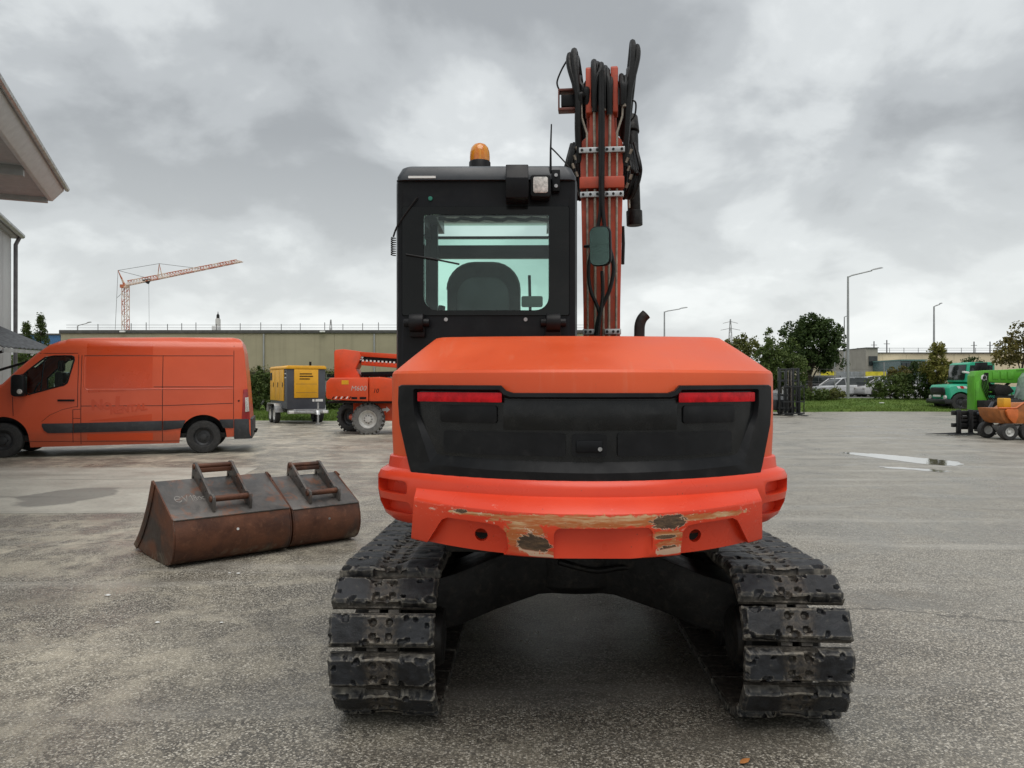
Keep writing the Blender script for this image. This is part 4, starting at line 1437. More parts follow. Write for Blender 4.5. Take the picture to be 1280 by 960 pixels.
# ================================================================ DITCHING BUCKETS
def rust_material(name, seed, dark):
    t = NT(name)
    mp = t.mapping((seed, seed * 0.7, 0))
    n1 = t.noise(4, 7, 0.65, 0.5, vec=mp)
    n2 = t.noise(22, 8, 0.75, 0.2, vec=mp)
    n3 = t.noise(1.5, 5, 0.6, 0.8, vec=t.mapping((seed + 5, 1, 2), (1, 1, 1)))
    c = t.mix(t.step(n1, 0.3, 0.7), (0.062, 0.024, 0.014), (0.145, 0.056, 0.029))
    c = t.mix(t.math('MULTIPLY', t.step(n2, 0.5, 0.72), 0.5), c, (0.24, 0.11, 0.06))
    c = t.mix(t.math('MULTIPLY', t.step(n3, 0.52 - 0.12 * dark, 0.64), 0.8), c, (0.032, 0.028, 0.026))
    # ground-off clay at the foot of the bucket
    x, y, z = t.xyz()
    low = t.math('MULTIPLY', t.math('SUBTRACT', 1.0, t.step(t.math('ADD', z, t.math('MULTIPLY', n1, 0.2)), 0.14, 0.22)), t.step(t.noise(3.2, 6, 0.7, 0.6, vec=t.mapping((seed + 2, 9, 1))), 0.47, 0.6))
    c = t.mix(t.math('MULTIPLY', low, 0.7), c, (0.24, 0.20, 0.145))
    t.set('Base Color', c)
    t.set('Roughness', t.maprange(n1, 0.3, 0.7, 0.42, 0.7))
    t.set('Metallic', 0.25)
    t.bump(t.math('ADD', n2, n1), 0.35, 0.006)
    return t.mat


def top_plate_material(name, seed):
    t = NT(name)
    mp = t.mapping((seed, seed, 0))
    n1 = t.noise(3, 7, 0.65, 0.5, vec=mp)
    n2 = t.noise(16, 7, 0.7, 0.2, vec=mp)
    c = t.mix(t.step(n1, 0.35, 0.65), (0.055, 0.051, 0.049), (0.135, 0.122, 0.112))
    c = t.mix(t.math('MULTIPLY', t.step(t.noise(4.5, 7, 0.7, 0.6, vec=t.mapping((seed + 3, 2, 7))), 0.50, 0.62), 0.75), c, (0.20, 0.085, 0.045))
    c = t.mix(t.math('MULTIPLY', t.step(n2, 0.6, 0.72), 0.4), c, (0.20, 0.19, 0.18))
    t.set('Base Color', c)
    t.set('Roughness', t.maprange(n2, 0.3, 0.7, 0.26, 0.5))
    t.set('Metallic', 0.25)
    t.bump(n2, 0.2, 0.005)
    return t.mat


BK_A = R(41.5)
def bucket(label, loc, length, k, seed, dark, stickers, chalk):
    """side profile in (s, z): s runs away from the viewer towards the cutting lip; the axis is local x"""
    rust = rust_material('rusty_steel', seed, dark)
    topm = top_plate_material('scraped_steel', seed)
    root = thing('digging_bucket', label, 'bucket', loc, BK_A, 'ditching buckets on the ground')
    back = catmull([(0.0, 0.392, 0), (-0.035, 0.28, 0), (-0.035, 0.17, 0), (0.005, 0.075, 0), (0.085, 0.02, 0), (0.20, 0.004, 0)], 5)
    outer = [(p.x * k, p.y * k) for p in back] + [(0.55 * k, 0.004), (0.98 * k, 0.03)]
    inner = [(s + 0.012, z + 0.012) for s, z in outer]
    inner[0] = (0.012, 0.394 * k)
    inner[-1] = (0.985 * k, 0.040)
    sh = MB().prism(outer + inner[::-1], 'x', 0.0, length)
    sh.build('shell', rust, root, bevel=0.002)
    tp = MB().prism([(-0.006, 0.384 * k), (0.50 * k, 0.652 * k), (0.496 * k, 0.664 * k), (-0.010, 0.396 * k)], 'x', -0.006, length + 0.006)
    tpo = tp.build('top_plate', topm, root, bevel=0.002)
    lip = MB().prism([(0.80 * k, 0.016), (1.03 * k, 0.036), (1.04 * k, 0.050), (0.80 * k, 0.046)], 'x', -0.012, length + 0.012)
    lip.build('cutting_edge', rust, root, bevel=0.003)
    curve = catmull([(1.02 * k, 0.05, 0), (0.88 * k, 0.16 * k, 0), (0.74 * k, 0.31 * k, 0), (0.62 * k, 0.47 * k, 0), (0.545 * k, 0.60 * k, 0), (0.50 * k, 0.675 * k, 0)], 4)
    plate = [(s, z) for s, z in outer] + [(p.x, p.y) for p in curve] + [(0.0, 0.40 * k)]
    for x0 in (-0.014, length + 0.002):
        MB().prism(plate, 'x', x0, x0 + 0.012).build('end_plate', rust, root, bevel=0.002)
        rim = MB()
        pts = [(p.x, p.y) for p in curve]
        inn = [(p.x - 0.085 * k, p.y - 0.03 * k) for p in curve]
        xo = x0 - 0.010 if x0 < 0 else x0 + 0.012
        rim.prism(pts + inn[::-1], 'x', xo, xo + 0.010)
        rim.build('wear_strip', rust, root, bevel=0.002)
    # hitch: two lugs and two pins
    L0, L1 = length * 0.5 - 0.165 * k, length * 0.5 + 0.150 * k
    lug = [(0.035, 0.408), (0.02, 0.50), (0.032, 0.548), (0.075, 0.568), (0.12, 0.565), (0.42, 0.775), (0.475, 0.805), (0.515, 0.80), (0.535, 0.765), (0.555, 0.655), (0.535, 0.645), (0.505, 0.690), (0.490, 0.665)]
    for x0 in (L0, L1):
        lo = MB().prism([(s * k, z * k) for s, z in lug], 'x', x0, x0 + 0.022).build('lug', topm, root, bevel=0.003)
        cc_ = MB()
        for (s, z) in ((0.20, 0.575), (0.33, 0.665), (0.44, 0.735)):
            cc_.cyl((x0 - 0.05, s * k, z * k), (x0 + 0.07, s * k, z * k), 0.014, 12)
        cut(lo, cc_)
    for (s, z, r) in ((0.075, 0.528, 0.026), (0.480, 0.770, 0.024)):
        MB().cyl((L0 - 0.012, s * k, z * k), (L1 + 0.034, s * k, z * k), r, 18).build('pin', rust, root, bevel=0.003)
    MB().box(L0 + 0.022, L1, 0.44 * k, 0.46 * k, 0.715 * k, 0.755 * k).build('spreader_bar', rust, root, bevel=0.003)
    sl = Vector((0, 0.50, 0.268)).normalized()
    nn = Vector((0, -sl.z, sl.y))
    def on_top(x, s, h=0.014):
        return Vector((x, 0, 0.384 * k)) + sl * s + nn * h
    if stickers:
        for (x, s0, col) in ((L0 + 0.10, 0.20, 'white_paint'), (L0 + 0.10, 0.13, 'paper')):
            q = MB()
            q.add([on_top(x, s0), on_top(x + 0.09, s0), on_top(x + 0.09, s0 + 0.055), on_top(x, s0 + 0.055)], [(0, 1, 2, 3)])
            q.build('sticker', M.get(col) or simple('pale_yellow_label', (0.62, 0.58, 0.40), 0.5), tpo, smooth=False)
    if chalk:
        ch = simple('chalk', (0.42, 0.40, 0.37), 0.9)
        x0, s0, w, h = 0.085, 0.27, 0.055, 0.085
        strokes = []
        circ = [(0.5 + 0.5 * math.cos(a * math.pi / 6), 0.5 + 0.5 * math.sin(a * math.pi / 6)) for a in range(13)]
        strokes.append([(0 + p[0] * 1.0, p[1]) for p in circ[1:12]])
        strokes.append([(0.05, 0.5), (0.8, 0.5)])
        strokes.append([(1.2, 1.0), (1.6, 0.0), (2.0, 1.0)])
        strokes.append([(2.3, 0.75), (2.55, 1.0), (2.55, 0.0)])
        strokes.append([(2.85 + 0.32 * p[0], 0.5 + 0.45 * p[1]) for p in circ])
        strokes.append([(2.8 + 0.42 * p[0], 0.5 * p[1]) for p in circ])
        strokes.append([(3.45 + 0.45 * p[0], 0.1 + 0.5 * p[1]) for p in circ])
        strokes.append([(4.05 + 0.45 * p[0], 0.1 + 0.5 * p[1]) for p in circ])
        for stv in strokes:
            MB().tube([on_top(x0 + a * w, s0 + b * h - 0.03, 0.0130) for a, b in stv], 0.0026, 4).build('chalk_mark', ch, tpo)
    # bolt head
    MB().cyl((length * 0.52, -0.040 * k, 0.27 * k), (length * 0.52, -0.030 * k, 0.27 * k), 0.011, 10).build('bright_bolt', M['white_paint'] if stickers else M['bolt'], root)
    return root


b1 = bucket('wider rusty brown digging bucket with chalk writing and white stickers, left of the pair', (-2.735, 6.21, 0), 0.985, 1.0, 1.3, 0.0, True, True)
b2 = bucket('narrower rusty brown digging bucket without writing, nearer the excavator', (-2.735 + 1.035 * math.cos(BK_A) - 0.015, 6.21 + 1.035 * math.sin(BK_A) + 0.035, 0), 0.66, 0.93, 4.7, 0.5, False, False)

# ================================================================ WHEELS
def wheel(parent, loc, r, w, rim_r, rim_mat, face=-1, lugs=False, holes=8, axis='y', tyre=None):
    """a tyre with its rim; the outer side looks towards face along the axis"""
    tb_ = MB()
    h = w / 2
    tb_.lathe([(rim_r * 0.98, -h * 0.80), (rim_r * 1.06, -h * 0.96), (rim_r * 1.25, -h), (r * 0.94, -h * 0.92), (r * 0.99, -h * 0.72), (r, -h * 0.4), (r, h * 0.4), (r * 0.99, h * 0.72), (r * 0.94, h * 0.92), (rim_r * 1.25, h), (rim_r * 1.06, h * 0.96), (rim_r * 0.98, h * 0.80)], (0, 0, 0), axis, 40)
    if lugs:
        n = 22
        for k in range(n):
            for s in (-1, 1):
                a = 2 * math.pi * (k + (0.5 if s > 0 else 0)) / n
                rot = Matrix.Rotation(-a, 3, 'Y') if axis == 'y' else Matrix.Rotation(a, 3, 'X')
                tilt = Matrix.Rotation(0.5 * s, 3, 'Z')
                pts = [rot @ (Vector((0, 0, r)) + tilt @ Vector((dx, dy + s * h * 0.45, dz))) for dz in (-0.03, 0.028) for dx, dy in ((-0.035, -h * 0.52), (0.035, -h * 0.52), (0.035, h * 0.52), (-0.035, h * 0.52))] if axis == 'y' else \
                      [rot @ (Vector((0, 0, r)) + tilt @ Vector((dy + s * h * 0.45, dx, dz))) for dz in (-0.03, 0.028) for dx, dy in ((-0.035, -h * 0.52), (0.035, -h * 0.52), (0.035, h * 0.52), (-0.035, h * 0.52))]
                tb_.add(pts, [(3, 2, 1, 0), (4, 5, 6, 7), (0, 1, 5, 4), (1, 2, 6, 5), (2, 3, 7, 6), (3, 0, 4, 7)])
    wo = tb_.build('wheel', tyre or M['tyre'], parent, angle=30)
    wo.location = loc
    f = face
    rm = MB().lathe([(rim_r, f * h * 0.86), (rim_r * 0.97, f * h * 0.88), (rim_r * 0.93, f * h * 0.80), (rim_r * 0.88, f * h * 0.45), (rim_r * 0.70, f * h * 0.30), (rim_r * 0.52, f * h * 0.42), (rim_r * 0.36, f * h * 0.42), (rim_r * 0.34, f * h * 0.62), (rim_r * 0.16, f * h * 0.66), (0.0, f * h * 0.66)], (0, 0, 0), axis, 32)
    rm.lathe([(rim_r, -f * h * 0.80), (rim_r * 0.9, -f * h * 0.2), (0, -f * h * 0.15)], (0, 0, 0), axis, 24)
    ro = rm.build('rim', rim_mat, wo, angle=30)
    nut = MB()
    for k in range(holes):
        a = 2 * math.pi * k / holes
        q = rim_r * 0.43
        c, s = q * math.cos(a), q * math.sin(a)
        p0 = (c, f * h * 0.40, s) if axis == 'y' else (f * h * 0.40, c, s)
        p1 = (c, f * h * 0.52, s) if axis == 'y' else (f * h * 0.52, c, s)
        nut.cyl(p0, p1, rim_r * 0.055, 6)
    nut.build('wheel_nuts', M['dark_steel'], wo, smooth=False)['kind'] = 'stuff'
    return wo


# ================================================================ ORANGE VAN
VS = 57.5
VA = R(16.5)                                  # the van stands at an angle, its tail further away
VWX, VWY = -6.67, 16.6                        # outer face of the rear wheel
def v_t(px):
    k = (px - 640) / F
    return (k * VWY - VWX) / (math.cos(VA) - k * math.sin(VA))
def vx(px):
    return v_t(px)
def vz(py, px=254):
    return 1.5 - (py - 480) / F * (VWY + math.sin(VA) * v_t(px))


def van_paint():
    t = NT('faded_van_paint')
    n1 = t.noise(0.9, 5, 0.6, 0.3)
    c = t.mix(t.step(n1, 0.3, 0.7), (0.62, 0.082, 0.024), (0.68, 0.100, 0.034))
    x, y, z = t.xyz()
    grime = t.math('MULTIPLY', t.math('SUBTRACT', 1.0, t.step(t.math('ADD', z, t.math('MULTIPLY', t.noise(2.5, 6, 0.7), 0.6)), 0.55, 1.0)), 0.45)
    c = t.mix(grime, c, (0.20, 0.075, 0.045))
    t.set('Base Color', c)
    t.set('Roughness', 0.30)
    t.set('Coat Weight', 0.12)
    t.set('Coat Roughness', 0.15)
    return t.mat


M['van'] = van_paint()
M['van_fresh'] = simple('unfaded_van_paint', (0.60, 0.060, 0.008), 0.32, var=0.06, scale=1.5, coat=0.2)
van = thing('delivery_van', 'orange high-roof delivery van with faded lettering and black side strip, parked on the left', 'van', (VWX - math.sin(VA), VWY + math.cos(VA), 0), VA)
TOP = [(vx(a), vz(b, a)) for a, b in ((-52, 548), (-51, 505), (-46, 496), (-36, 490), (-12, 484.5), (0, 480), (20, 461), (45, 440), (58, 431), (70, 426), (84, 422.5), (110, 421.3), (200, 420.8), (288, 421.3), (297, 423), (302, 427), (305, 440), (308.5, 475), (311, 505), (313, 526), (313.5, 549))]
WR = 0.355
wheels_x = (vx(2.5), vx(254))
def van_bot(x):
    z = interp([(vx(-52), 0.30), (vx(-40), 0.22), (vx(40), 0.205), (vx(232), 0.235), (vx(290), 0.35), (vx(313.5), 0.36)], x)
    for wx in wheels_x:
        d = abs(x - wx)
        if d < 0.475:
            z = max(z, 0.36 + math.sqrt(0.475 ** 2 - d ** 2))
    return z
def van_side(x, z):
    """half-width of the body at (x, z)"""
    h = interp([(0.2, 0.965), (0.45, 0.992), (0.9, 1.0), (1.4, 0.985), (1.9, 0.925), (2.3, 0.865), (2.42, 0.80), (2.50, 0.66)], z)
    nose = interp([(vx(-52), 0.72), (vx(-46), 0.82), (vx(-30), 0.92), (vx(20), 0.985), (vx(60), 1.0), (vx(300), 1.0), (vx(313.5), 0.975)], x)
    top = interp(TOP, x)
    edge = max(0.0, 1 - (top - z) / 0.10) if x < vx(80) else 0.0
    return h * nose - 0.06 * edge ** 2
win_poly = [(vx(a), vz(b, a)) for a, b in ((24, 472), (34, 463), (54.3, 447), (66, 444.8), (88, 444.6), (91, 446.5), (91.3, 450), (83.5, 478.5), (80, 481), (35.5, 493), (24, 487))]
def inside(p, poly):
    c = False
    for (x1, z1), (x2, z2) in zip(poly, poly[1:] + poly[:1]):
        if (z1 > p[1]) != (z2 > p[1]) and p[0] < (x2 - x1) * (p[1] - z1) / (z2 - z1) + x1:
            c = not c
    return c
xs = sorted(set([vx(-52) + k * (vx(313.5) - vx(-52)) / 190 for k in range(191)] + [p[0] for p in TOP]))
NZ = 48
vb = MB()
for s in (-1, 1):
    vs, fs = [], []
    for x in xs:
        a, b = van_bot(x), max(interp(TOP, x), van_bot(x) + 0.002)
        for j in range(NZ + 1):
            z = a + (b - a) * j / NZ
            vs.append((x, s * van_side(x, z), z))
    w = NZ + 1
    for i in range(len(xs) - 1):
        for j in range(NZ):
            q = (i * w + j, (i + 1) * w + j, (i + 1) * w + j + 1, i * w + j + 1)
            c = [sum(vs[k][d] for k in q) / 4 for d in (0, 2)]
            if not inside(c, win_poly):
                fs.append(q)
    vb.add(vs, fs)
# roof, tail and nose skin between the two flanks (left open for the windscreen)
SC0, SC1 = vx(-3), vx(62)
path = [(x, interp(TOP, x)) for x in xs]
for (xa, za), (xb, zb) in zip(path, path[1:]):
    if SC0 <= (xa + xb) / 2 <= SC1:
        continue
    ya, yb = van_side(xa, za), van_side(xb, zb)
    cols = [-1, -0.8, -0.4, 0, 0.4, 0.8, 1]
    va = [(xa, ya * c, za + 0.035 * (1 - c * c) * (1 if vx(62) < xa < vx(300) else 0)) for c in cols]
    vb2 = [(xb, yb * c, zb + 0.035 * (1 - c * c) * (1 if vx(62) < xb < vx(300) else 0)) for c in cols]
    n = len(cols)
    vb.add(va + vb2, [(k, k + 1, n + k + 1, n + k) for k in range(n - 1)])
body = vb.build('van_body', M['van'], van, angle=32, merge=True)
wsx = [x for x in xs if SC0 - 0.03 <= x <= SC1 + 0.03]
ws = MB()
vs = [(x, van_side(x, interp(TOP, x)) * c * 0.985, interp(TOP, x) - 0.006) for x in wsx for c in (-1, -0.5, 0, 0.5, 1)]
ws.add(vs, [(i * 5 + k, i * 5 + k + 1, (i + 1) * 5 + k + 1, (i + 1) * 5 + k) for i in range(len(wsx) - 1) for k in range(4)])
M['van_glass'] = tinted_glass('van_glass', (0.62, 0.72, 0.68))
ws.build('windscreen', M['van_glass'], van)
def van_pt(px, py, out=0.0, s=-1):
    x, z = vx(px), vz(py, px)
    return Vector((x, s * (van_side(x, z) + out), z))
wp = densify(win_poly, 0.12)
for s in (-1, 1):
    q = MB().add([(x, s * (van_side(x, z) - 0.012), z) for x, z in wp], [tuple(range(len(wp)))])
    q.build('side_window', M['van_glass'], van, smooth=False)
    ring = [Vector((x, s * (van_side(x, z) + 0.001), z)) for x, z in wp]
    MB().tube(ring + ring[:2], 0.017, 6).build('window_seal', M['black_plastic'], van)
MB().tube([van_pt(54, 447.5, -0.004), van_pt(50, 489, -0.004)], 0.014, 6).build('window_post', M['black_plastic'], van)
# cab interior
it = MB()
it.prism(rrect(vx(64), vx(74), 0.8, 1.75, 0.05, 3), 'y', -0.75, -0.25)
it.prism(rrect(vx(64), vx(74), 0.8, 1.75, 0.05, 3), 'y', 0.1, 0.75)
it.prism(rrect(vx(65.5), vx(71.5), 1.76, 2.0, 0.05, 3), 'y', -0.62, -0.38)
it.box(vx(-8), vx(24), -0.85, 0.85, 0.75, 1.25)
it.build('cab_seats', M['black_plastic'], van, bevel=0.01)
MB().tube([(vx(36) + 0.09 * math.cos(a) * 0.6, -0.42 + 0.19 * math.sin(a), 1.36 + 0.17 * math.cos(a)) for a in [k * math.pi / 8 for k in range(17)]], 0.016, 6).build('steering_wheel', M['black_plastic'], van)
MB().box(vx(96), vx(98), -0.86, 0.86, 0.5, 2.3).build('bulkhead', simple('grey_bulkhead', (0.10, 0.10, 0.10), 0.7), van)
MB().box(vx(-45), vx(310), -0.90, 0.90, 0.34, 0.44).build('floor_pan', M['dark_steel'], van)
# wheel-arch liners
for wx in wheels_x:
    for s in (-1, 1):
        lin = MB()
        arc = [(wx + 0.49 * math.cos(a), 0.36 + 0.49 * math.sin(a)) for a in [math.pi * k / 14 for k in range(15)]]
        vs = [(x, s * yy, z) for yy in (0.955, 0.55) for x, z in arc]
        lin.add(vs, [(k, k + 1, 16 + k, 15 + k) for k in range(14)])
        lin.add([(x, s * 0.55, z) for x, z in arc], [tuple(range(15))])
        lin.build('arch_liner', M['black_plastic'], van)
        wheel(van, (wx, s * 0.865, WR), WR, 0.225, 0.20, M['rim_dark'], s, holes=5)
# seams, mouldings, handles
def seam(pts, r=0.0065, nm='door_seam', m=None):
    path_ = []
    for (a, b), (c, d) in zip(pts, pts[1:]):
        n = max(1, int(math.hypot(c - a, d - b) / 8))
        path_ += [van_pt(a + (c - a) * k / n, b + (d - b) * k / n, 0.0) for k in range(n)]
    path_.append(van_pt(*pts[-1], 0.0))
    return MB().tube(path_, r, 5).build(nm, m or seam_m, van)
seam_m = simple('seam_shadow_gap', (0.05, 0.012, 0.008), 0.7)
seam([(97, 443), (97, 509)])
seam([(91, 512), (91, 553)])
seam([(101, 444), (101, 555)])
seam([(203, 444), (203, 552)])
seam([(292, 432), (292, 524)])
seam([(40, 441.5), (96, 441.2)])
seam([(15, 496), (16, 520)])
seam([(101, 507.5), (203, 507), (291, 504)])
seam([(104, 444.5), (291, 444.5)])
seam([(52, 527), (62, 519), (78, 512), (91, 509), (97, 508)], 0.004)
seam([(192, 483.5), (291, 483.5)])
seam([(91, 512), (101, 511.5)], 0.005)
seam([(91, 523), (101, 523)], 0.005)
seam([(30, 552), (203, 551.5), (228, 551)], 0.005)
ridge = [(104.5, 446), (104.5, 482), (106, 486), (110, 487.5), (200, 486.2), (291, 485.5)]
seam(ridge, 0.008, 'body_ridge', M['van'])
def van_strip(pts, out, nm, m, inn=0.0):
    f_, b_ = [], []
    for a, b in pts:
        f_.append(van_pt(a, b, out))
        b_.append(van_pt(a, b, inn))
    return MB().loft([b_, f_]).build(nm, m, van, bevel=0.003, smooth=True)
strip_m = simple('grey_black_moulding', (0.025, 0.027, 0.031), 0.5, var=0.2, scale=4, dirt=(0.08, 0.075, 0.07), dirt_amt=0.4)
van_strip([(52.5, 529.5), (91, 529), (91, 541), (60, 541.5), (55, 538), (52.5, 533)], 0.022, 'side_moulding', strip_m)
van_strip([(92, 529), (202.5, 526), (202.5, 538), (92, 541)], 0.022, 'side_moulding', strip_m)
van_strip([(203.8, 526), (232, 525.3), (228, 535), (203.8, 538)], 0.022, 'side_moulding', strip_m)
van_strip([(274, 524.3), (292, 524), (292, 535), (279, 535)], 0.022, 'side_moulding', strip_m)
bmp = MB()
bmp.prism([(vx(a), b) for a, b in ((292.5, -1.015), (308, -1.01), (315.5, -0.93), (315.5, 0.93), (308, 1.01), (292.5, 1.015))], 'z', vz(548.5, 305), vz(523.5, 305))
bmp.build('rear_bumper', strip_m, van, bevel=0.02)
tl = van_strip([(304, 487), (309.5, 486), (312.5, 524), (302.2, 524), (303.5, 500)], 0.012, 'tail_light', simple('red_tail_lens', (0.28, 0.008, 0.012), 0.15, coat=0.5), -0.02)
van_strip([(306.5, 497), (310.4, 496.5), (311.6, 514), (306.5, 515)], 0.017, 'tail_light_clear', M['lens'])
hd = MB()
p0 = van_pt(72, 500.5, 0.03)
hd.box(p0.x, p0.x + 0.31, p0.y, p0.y + 0.04, p0.z - 0.02, p0.z + 0.02)
hd.build('door_handle', M['black_plastic'], van, bevel=0.008)
mm = MB()
mp_ = van_pt(24, 482, 0.0)
mm.loft([[(mp_.x + x, mp_.y - d, mp_.z + z) for x, z in rrect(-0.10 - e, 0.15 + e, -0.22, 0.22, 0.07, 4)] for d, e in ((0.02, -0.03), (0.06, 0.0), (0.22, 0.0), (0.26, -0.03))])
mm.add([van_pt(17, 470), van_pt(33, 466), van_pt(34, 495, 0.02), van_pt(17, 492, 0.02), van_pt(17, 470, 0.04), van_pt(33, 466, 0.04), van_pt(34, 495, 0.05), van_pt(17, 492, 0.05)], [(0, 1, 2, 3), (4, 5, 6, 7), (0, 1, 5, 4), (2, 3, 7, 6), (1, 2, 6, 5), (3, 0, 4, 7)])
vmir = mm.build('door_mirror', M['black_plastic'], van, bevel=0.012)
MB().lathe([(0, -0.03), (0.035, -0.028), (0.05, -0.01), (0.05, 0.0), (0, 0.0)], (mp_.x + 0.07, mp_.y - 0.255, mp_.z - 0.12), 'y', 14).build('mirror_lamp', M['lens'], vmir)
MB().tube([(vx(312), 0, 0.42), (vx(318), 0, 0.40), (vx(319), 0, 0.47)], 0.03, 8).build('tow_hitch', M['dark_steel'], van)
MB().cyl(van_pt(298.5, 501, 0), van_pt(298.5, 501, 0.008), 0.02, 10).build('rubber_plug', M['black_plastic'], van)
# ghost of removed lettering: unfaded paint where the stickers were
def patch_(pts, nm='sticker_ghost'):
    pts = densify(pts, 6.0)
    return MB().add([van_pt(a, b, 0.0035) for a, b in pts], [tuple(range(len(pts)))]).build(nm, M['van_fresh'], van, smooth=False)
def grid_patch(x0, x1, top, bot, nm='sticker_ghost'):
    vs, nx_, nz_ = [], 12, 8
    for i in range(nx_ + 1):
        a = x0 + (x1 - x0) * i / nx_
        for j in range(nz_ + 1):
            b = top(a) + (bot(a) - top(a)) * j / nz_
            vs.append(van_pt(a, b, 0.004))
    w_ = nz_ + 1
    return MB().add(vs, [(i * w_ + j, (i + 1) * w_ + j, (i + 1) * w_ + j + 1, i * w_ + j + 1) for i in range(nx_) for j in range(nz_)]).build(nm, M['van_fresh'], van)
grid_patch(107, 190, lambda a: 429, lambda a: 443.5)
grid_patch(107, 190, lambda a: 445.8, lambda a: 485)
grid_patch(110, 158, lambda a: 488, lambda a: 491 - (a - 110) * 0.05)
grid_patch(113, 190, lambda a: 525.5 - (a - 113) * 0.105, lambda a: 526 - (a - 113) * 0.004)
grid_patch(109, 191, lambda a: 542.5 - (a - 109) * 0.02, lambda a: 550.5)
def text_mesh(cu, parent):
    t_ = bpy.data.objects.new('lettering', cu)
    COL.objects.link(t_)
    me = bpy.data.meshes.new_from_object(t_.evaluated_get(bpy.context.evaluated_depsgraph_get()))
    bpy.data.objects.remove(t_)
    o = bpy.data.objects.new('lettering', me)
    COL.objects.link(o)
    o.parent = parent
    return o
def lettering(text, px, py, size_px, rot, shear=0.0, bold=0.012):
    cu = bpy.data.curves.new('lettering', 'FONT')
    cu.body = text
    cu.size = size_px / VS * 1.38
    cu.extrude = 0.0015
    cu.offset = bold
    cu.shear = shear
    cu.materials.append(M['van_fresh'])
    o = text_mesh(cu, van)
    p = van_pt(px, py, 0.004)
    o.location = p
    o.rotation_euler = (R(90 - 1.5), R(-rot), 0)
    return o
lettering('No', 114, 512, 12, 1, 0, 0.014)
lettering('1', 140, 512, 16, 0, 0.06, 0.022)
lettering('RENTAL', 137.5, 517.5, 8.2, 7.0, 0.1, 0.010)

# ================================================================ YELLOW GENERATOR ON ITS TRAILER
gen = thing('generator_trailer', 'yellow and dark grey generator on a galvanised two-axle trailer behind the van', 'generator', P(383, 530, 28.8) * 1.0, R(29))
gen.location.z = 0
M['gen_yellow'] = simple('yellow_canopy', (0.72, 0.36, 0.012), 0.42, var=0.08, scale=1.5, dirt=(0.45, 0.25, 0.05), dirt_amt=0.3)
M['gen_grey'] = simple('dark_grey_canopy', (0.055, 0.060, 0.072), 0.45, var=0.12, scale=2)
gW, gL = 0.72, 2.9
MB().prism(rrect(-gW, gW, 0.56, 2.06, 0.04, 3), 'y', 0.0, gL).build('canopy', M['gen_grey'], gen, bevel=0.02)
MB().prism([(-gW - 0.03, 2.062), (gW + 0.03, 2.062), (gW + 0.03, 2.13), (gW - 0.04, 2.19), (-gW + 0.04, 2.19), (-gW - 0.03, 2.13)], 'y', -0.04, gL + 0.04).build('canopy_roof', M['gen_yellow'], gen, bevel=0.015)
pn = MB().box(-0.46, 0.44, -0.035, -0.002, 0.98, 2.05).build('front_panel', M['gen_yellow'], gen, bevel=0.01)
for z, x1 in ((1.88, 0.20), (1.79, 0.24), (1.69, 0.12)):
    MB().box(-0.26, x1, -0.041, -0.036, z - 0.018, z + 0.018).build('dark_print_line', M['black_plastic'], pn)
for z in (1.50, 1.18):
    MB().box(-0.40, 0.38, -0.039, -0.036, z - 0.004, z + 0.004).build('panel_crease', M['gen_grey'], pn)
for k in range(3):
    sd = MB().box(-gW - 0.035, -gW - 0.002, 0.42 + k * 0.80, 0.42 + k * 0.80 + 0.77, 0.86, 2.05).build('side_door', M['gen_yellow'], gen, bevel=0.01)
    MB().box(-gW - 0.05, -gW - 0.036, 0.52 + k * 0.80, 0.60 + k * 0.80, 1.38, 1.56).build('door_handle', M['black_plastic'], sd, bevel=0.005)
MB().box(-gW - 0.045, -gW - 0.036, 2.40, 2.72, 1.65, 1.95).build('control_panel', M['dark_glass'], gen)
for k in range(4):
    MB().box(-gW - 0.016, -gW - 0.002, 0.10, 0.33, 1.72 + k * 0.075, 1.75 + k * 0.075).build('vent_slat', M['white_paint'] if k in (0, 2) else M['black_plastic'], gen)
for a, b in ((0.22, 0.30), (0.34, 0.62)):
    MB().box(a, b, -0.012, -0.002, 0.84, 0.93).build('white_marking', M['white_paint'], gen)
MB().cyl((0.35, 0.8, 2.18), (0.35, 0.8, 2.36), 0.045, 14).build('exhaust_stub', M['black_plastic'], gen)
fr = MB()
for x in (-0.45, 0.45):
    fr.box(x - 0.05, x + 0.05, -0.25, gL, 0.40, 0.52)
fr.box(-0.75, 0.75, -0.30, -0.20, 0.40, 0.52)
fr.box(-0.75, 0.75, gL - 0.05, gL + 0.05, 0.40, 0.52)
fr.box(-0.50, 0.50, -0.1, gL, 0.52, 0.558, 0)
fr.build('trailer_frame', M['zinc'], gen, bevel=0.01)
MB().tube([(-0.40, -0.25, 0.46), (0.05, -0.95, 0.46), (0.05, -1.35, 0.46)], 0.05, 8).build('drawbar', M['zinc'], gen)
MB().tube([(0.45, -0.25, 0.46), (0.06, -0.95, 0.47), (0.05, -1.35, 0.47)], 0.05, 8).build('drawbar', M['zinc'], gen)
hitch = MB()
hitch.prism([(-1.55, 0.40), (-1.30, 0.40), (-1.20, 0.56), (-1.45, 0.56)], 'x', -0.01, 0.11)
hitch.build('hitch', M['zinc'], gen, bevel=0.01)
jk = MB()
jk.cyl((0.20, -0.90, 0.06), (0.20, -0.90, 0.82), 0.035, 12)
jk.cyl((0.20, -0.90, 0.02), (0.20, -0.90, 0.06), 0.09, 14)
jk.build('jack_leg', M['zinc'], gen)
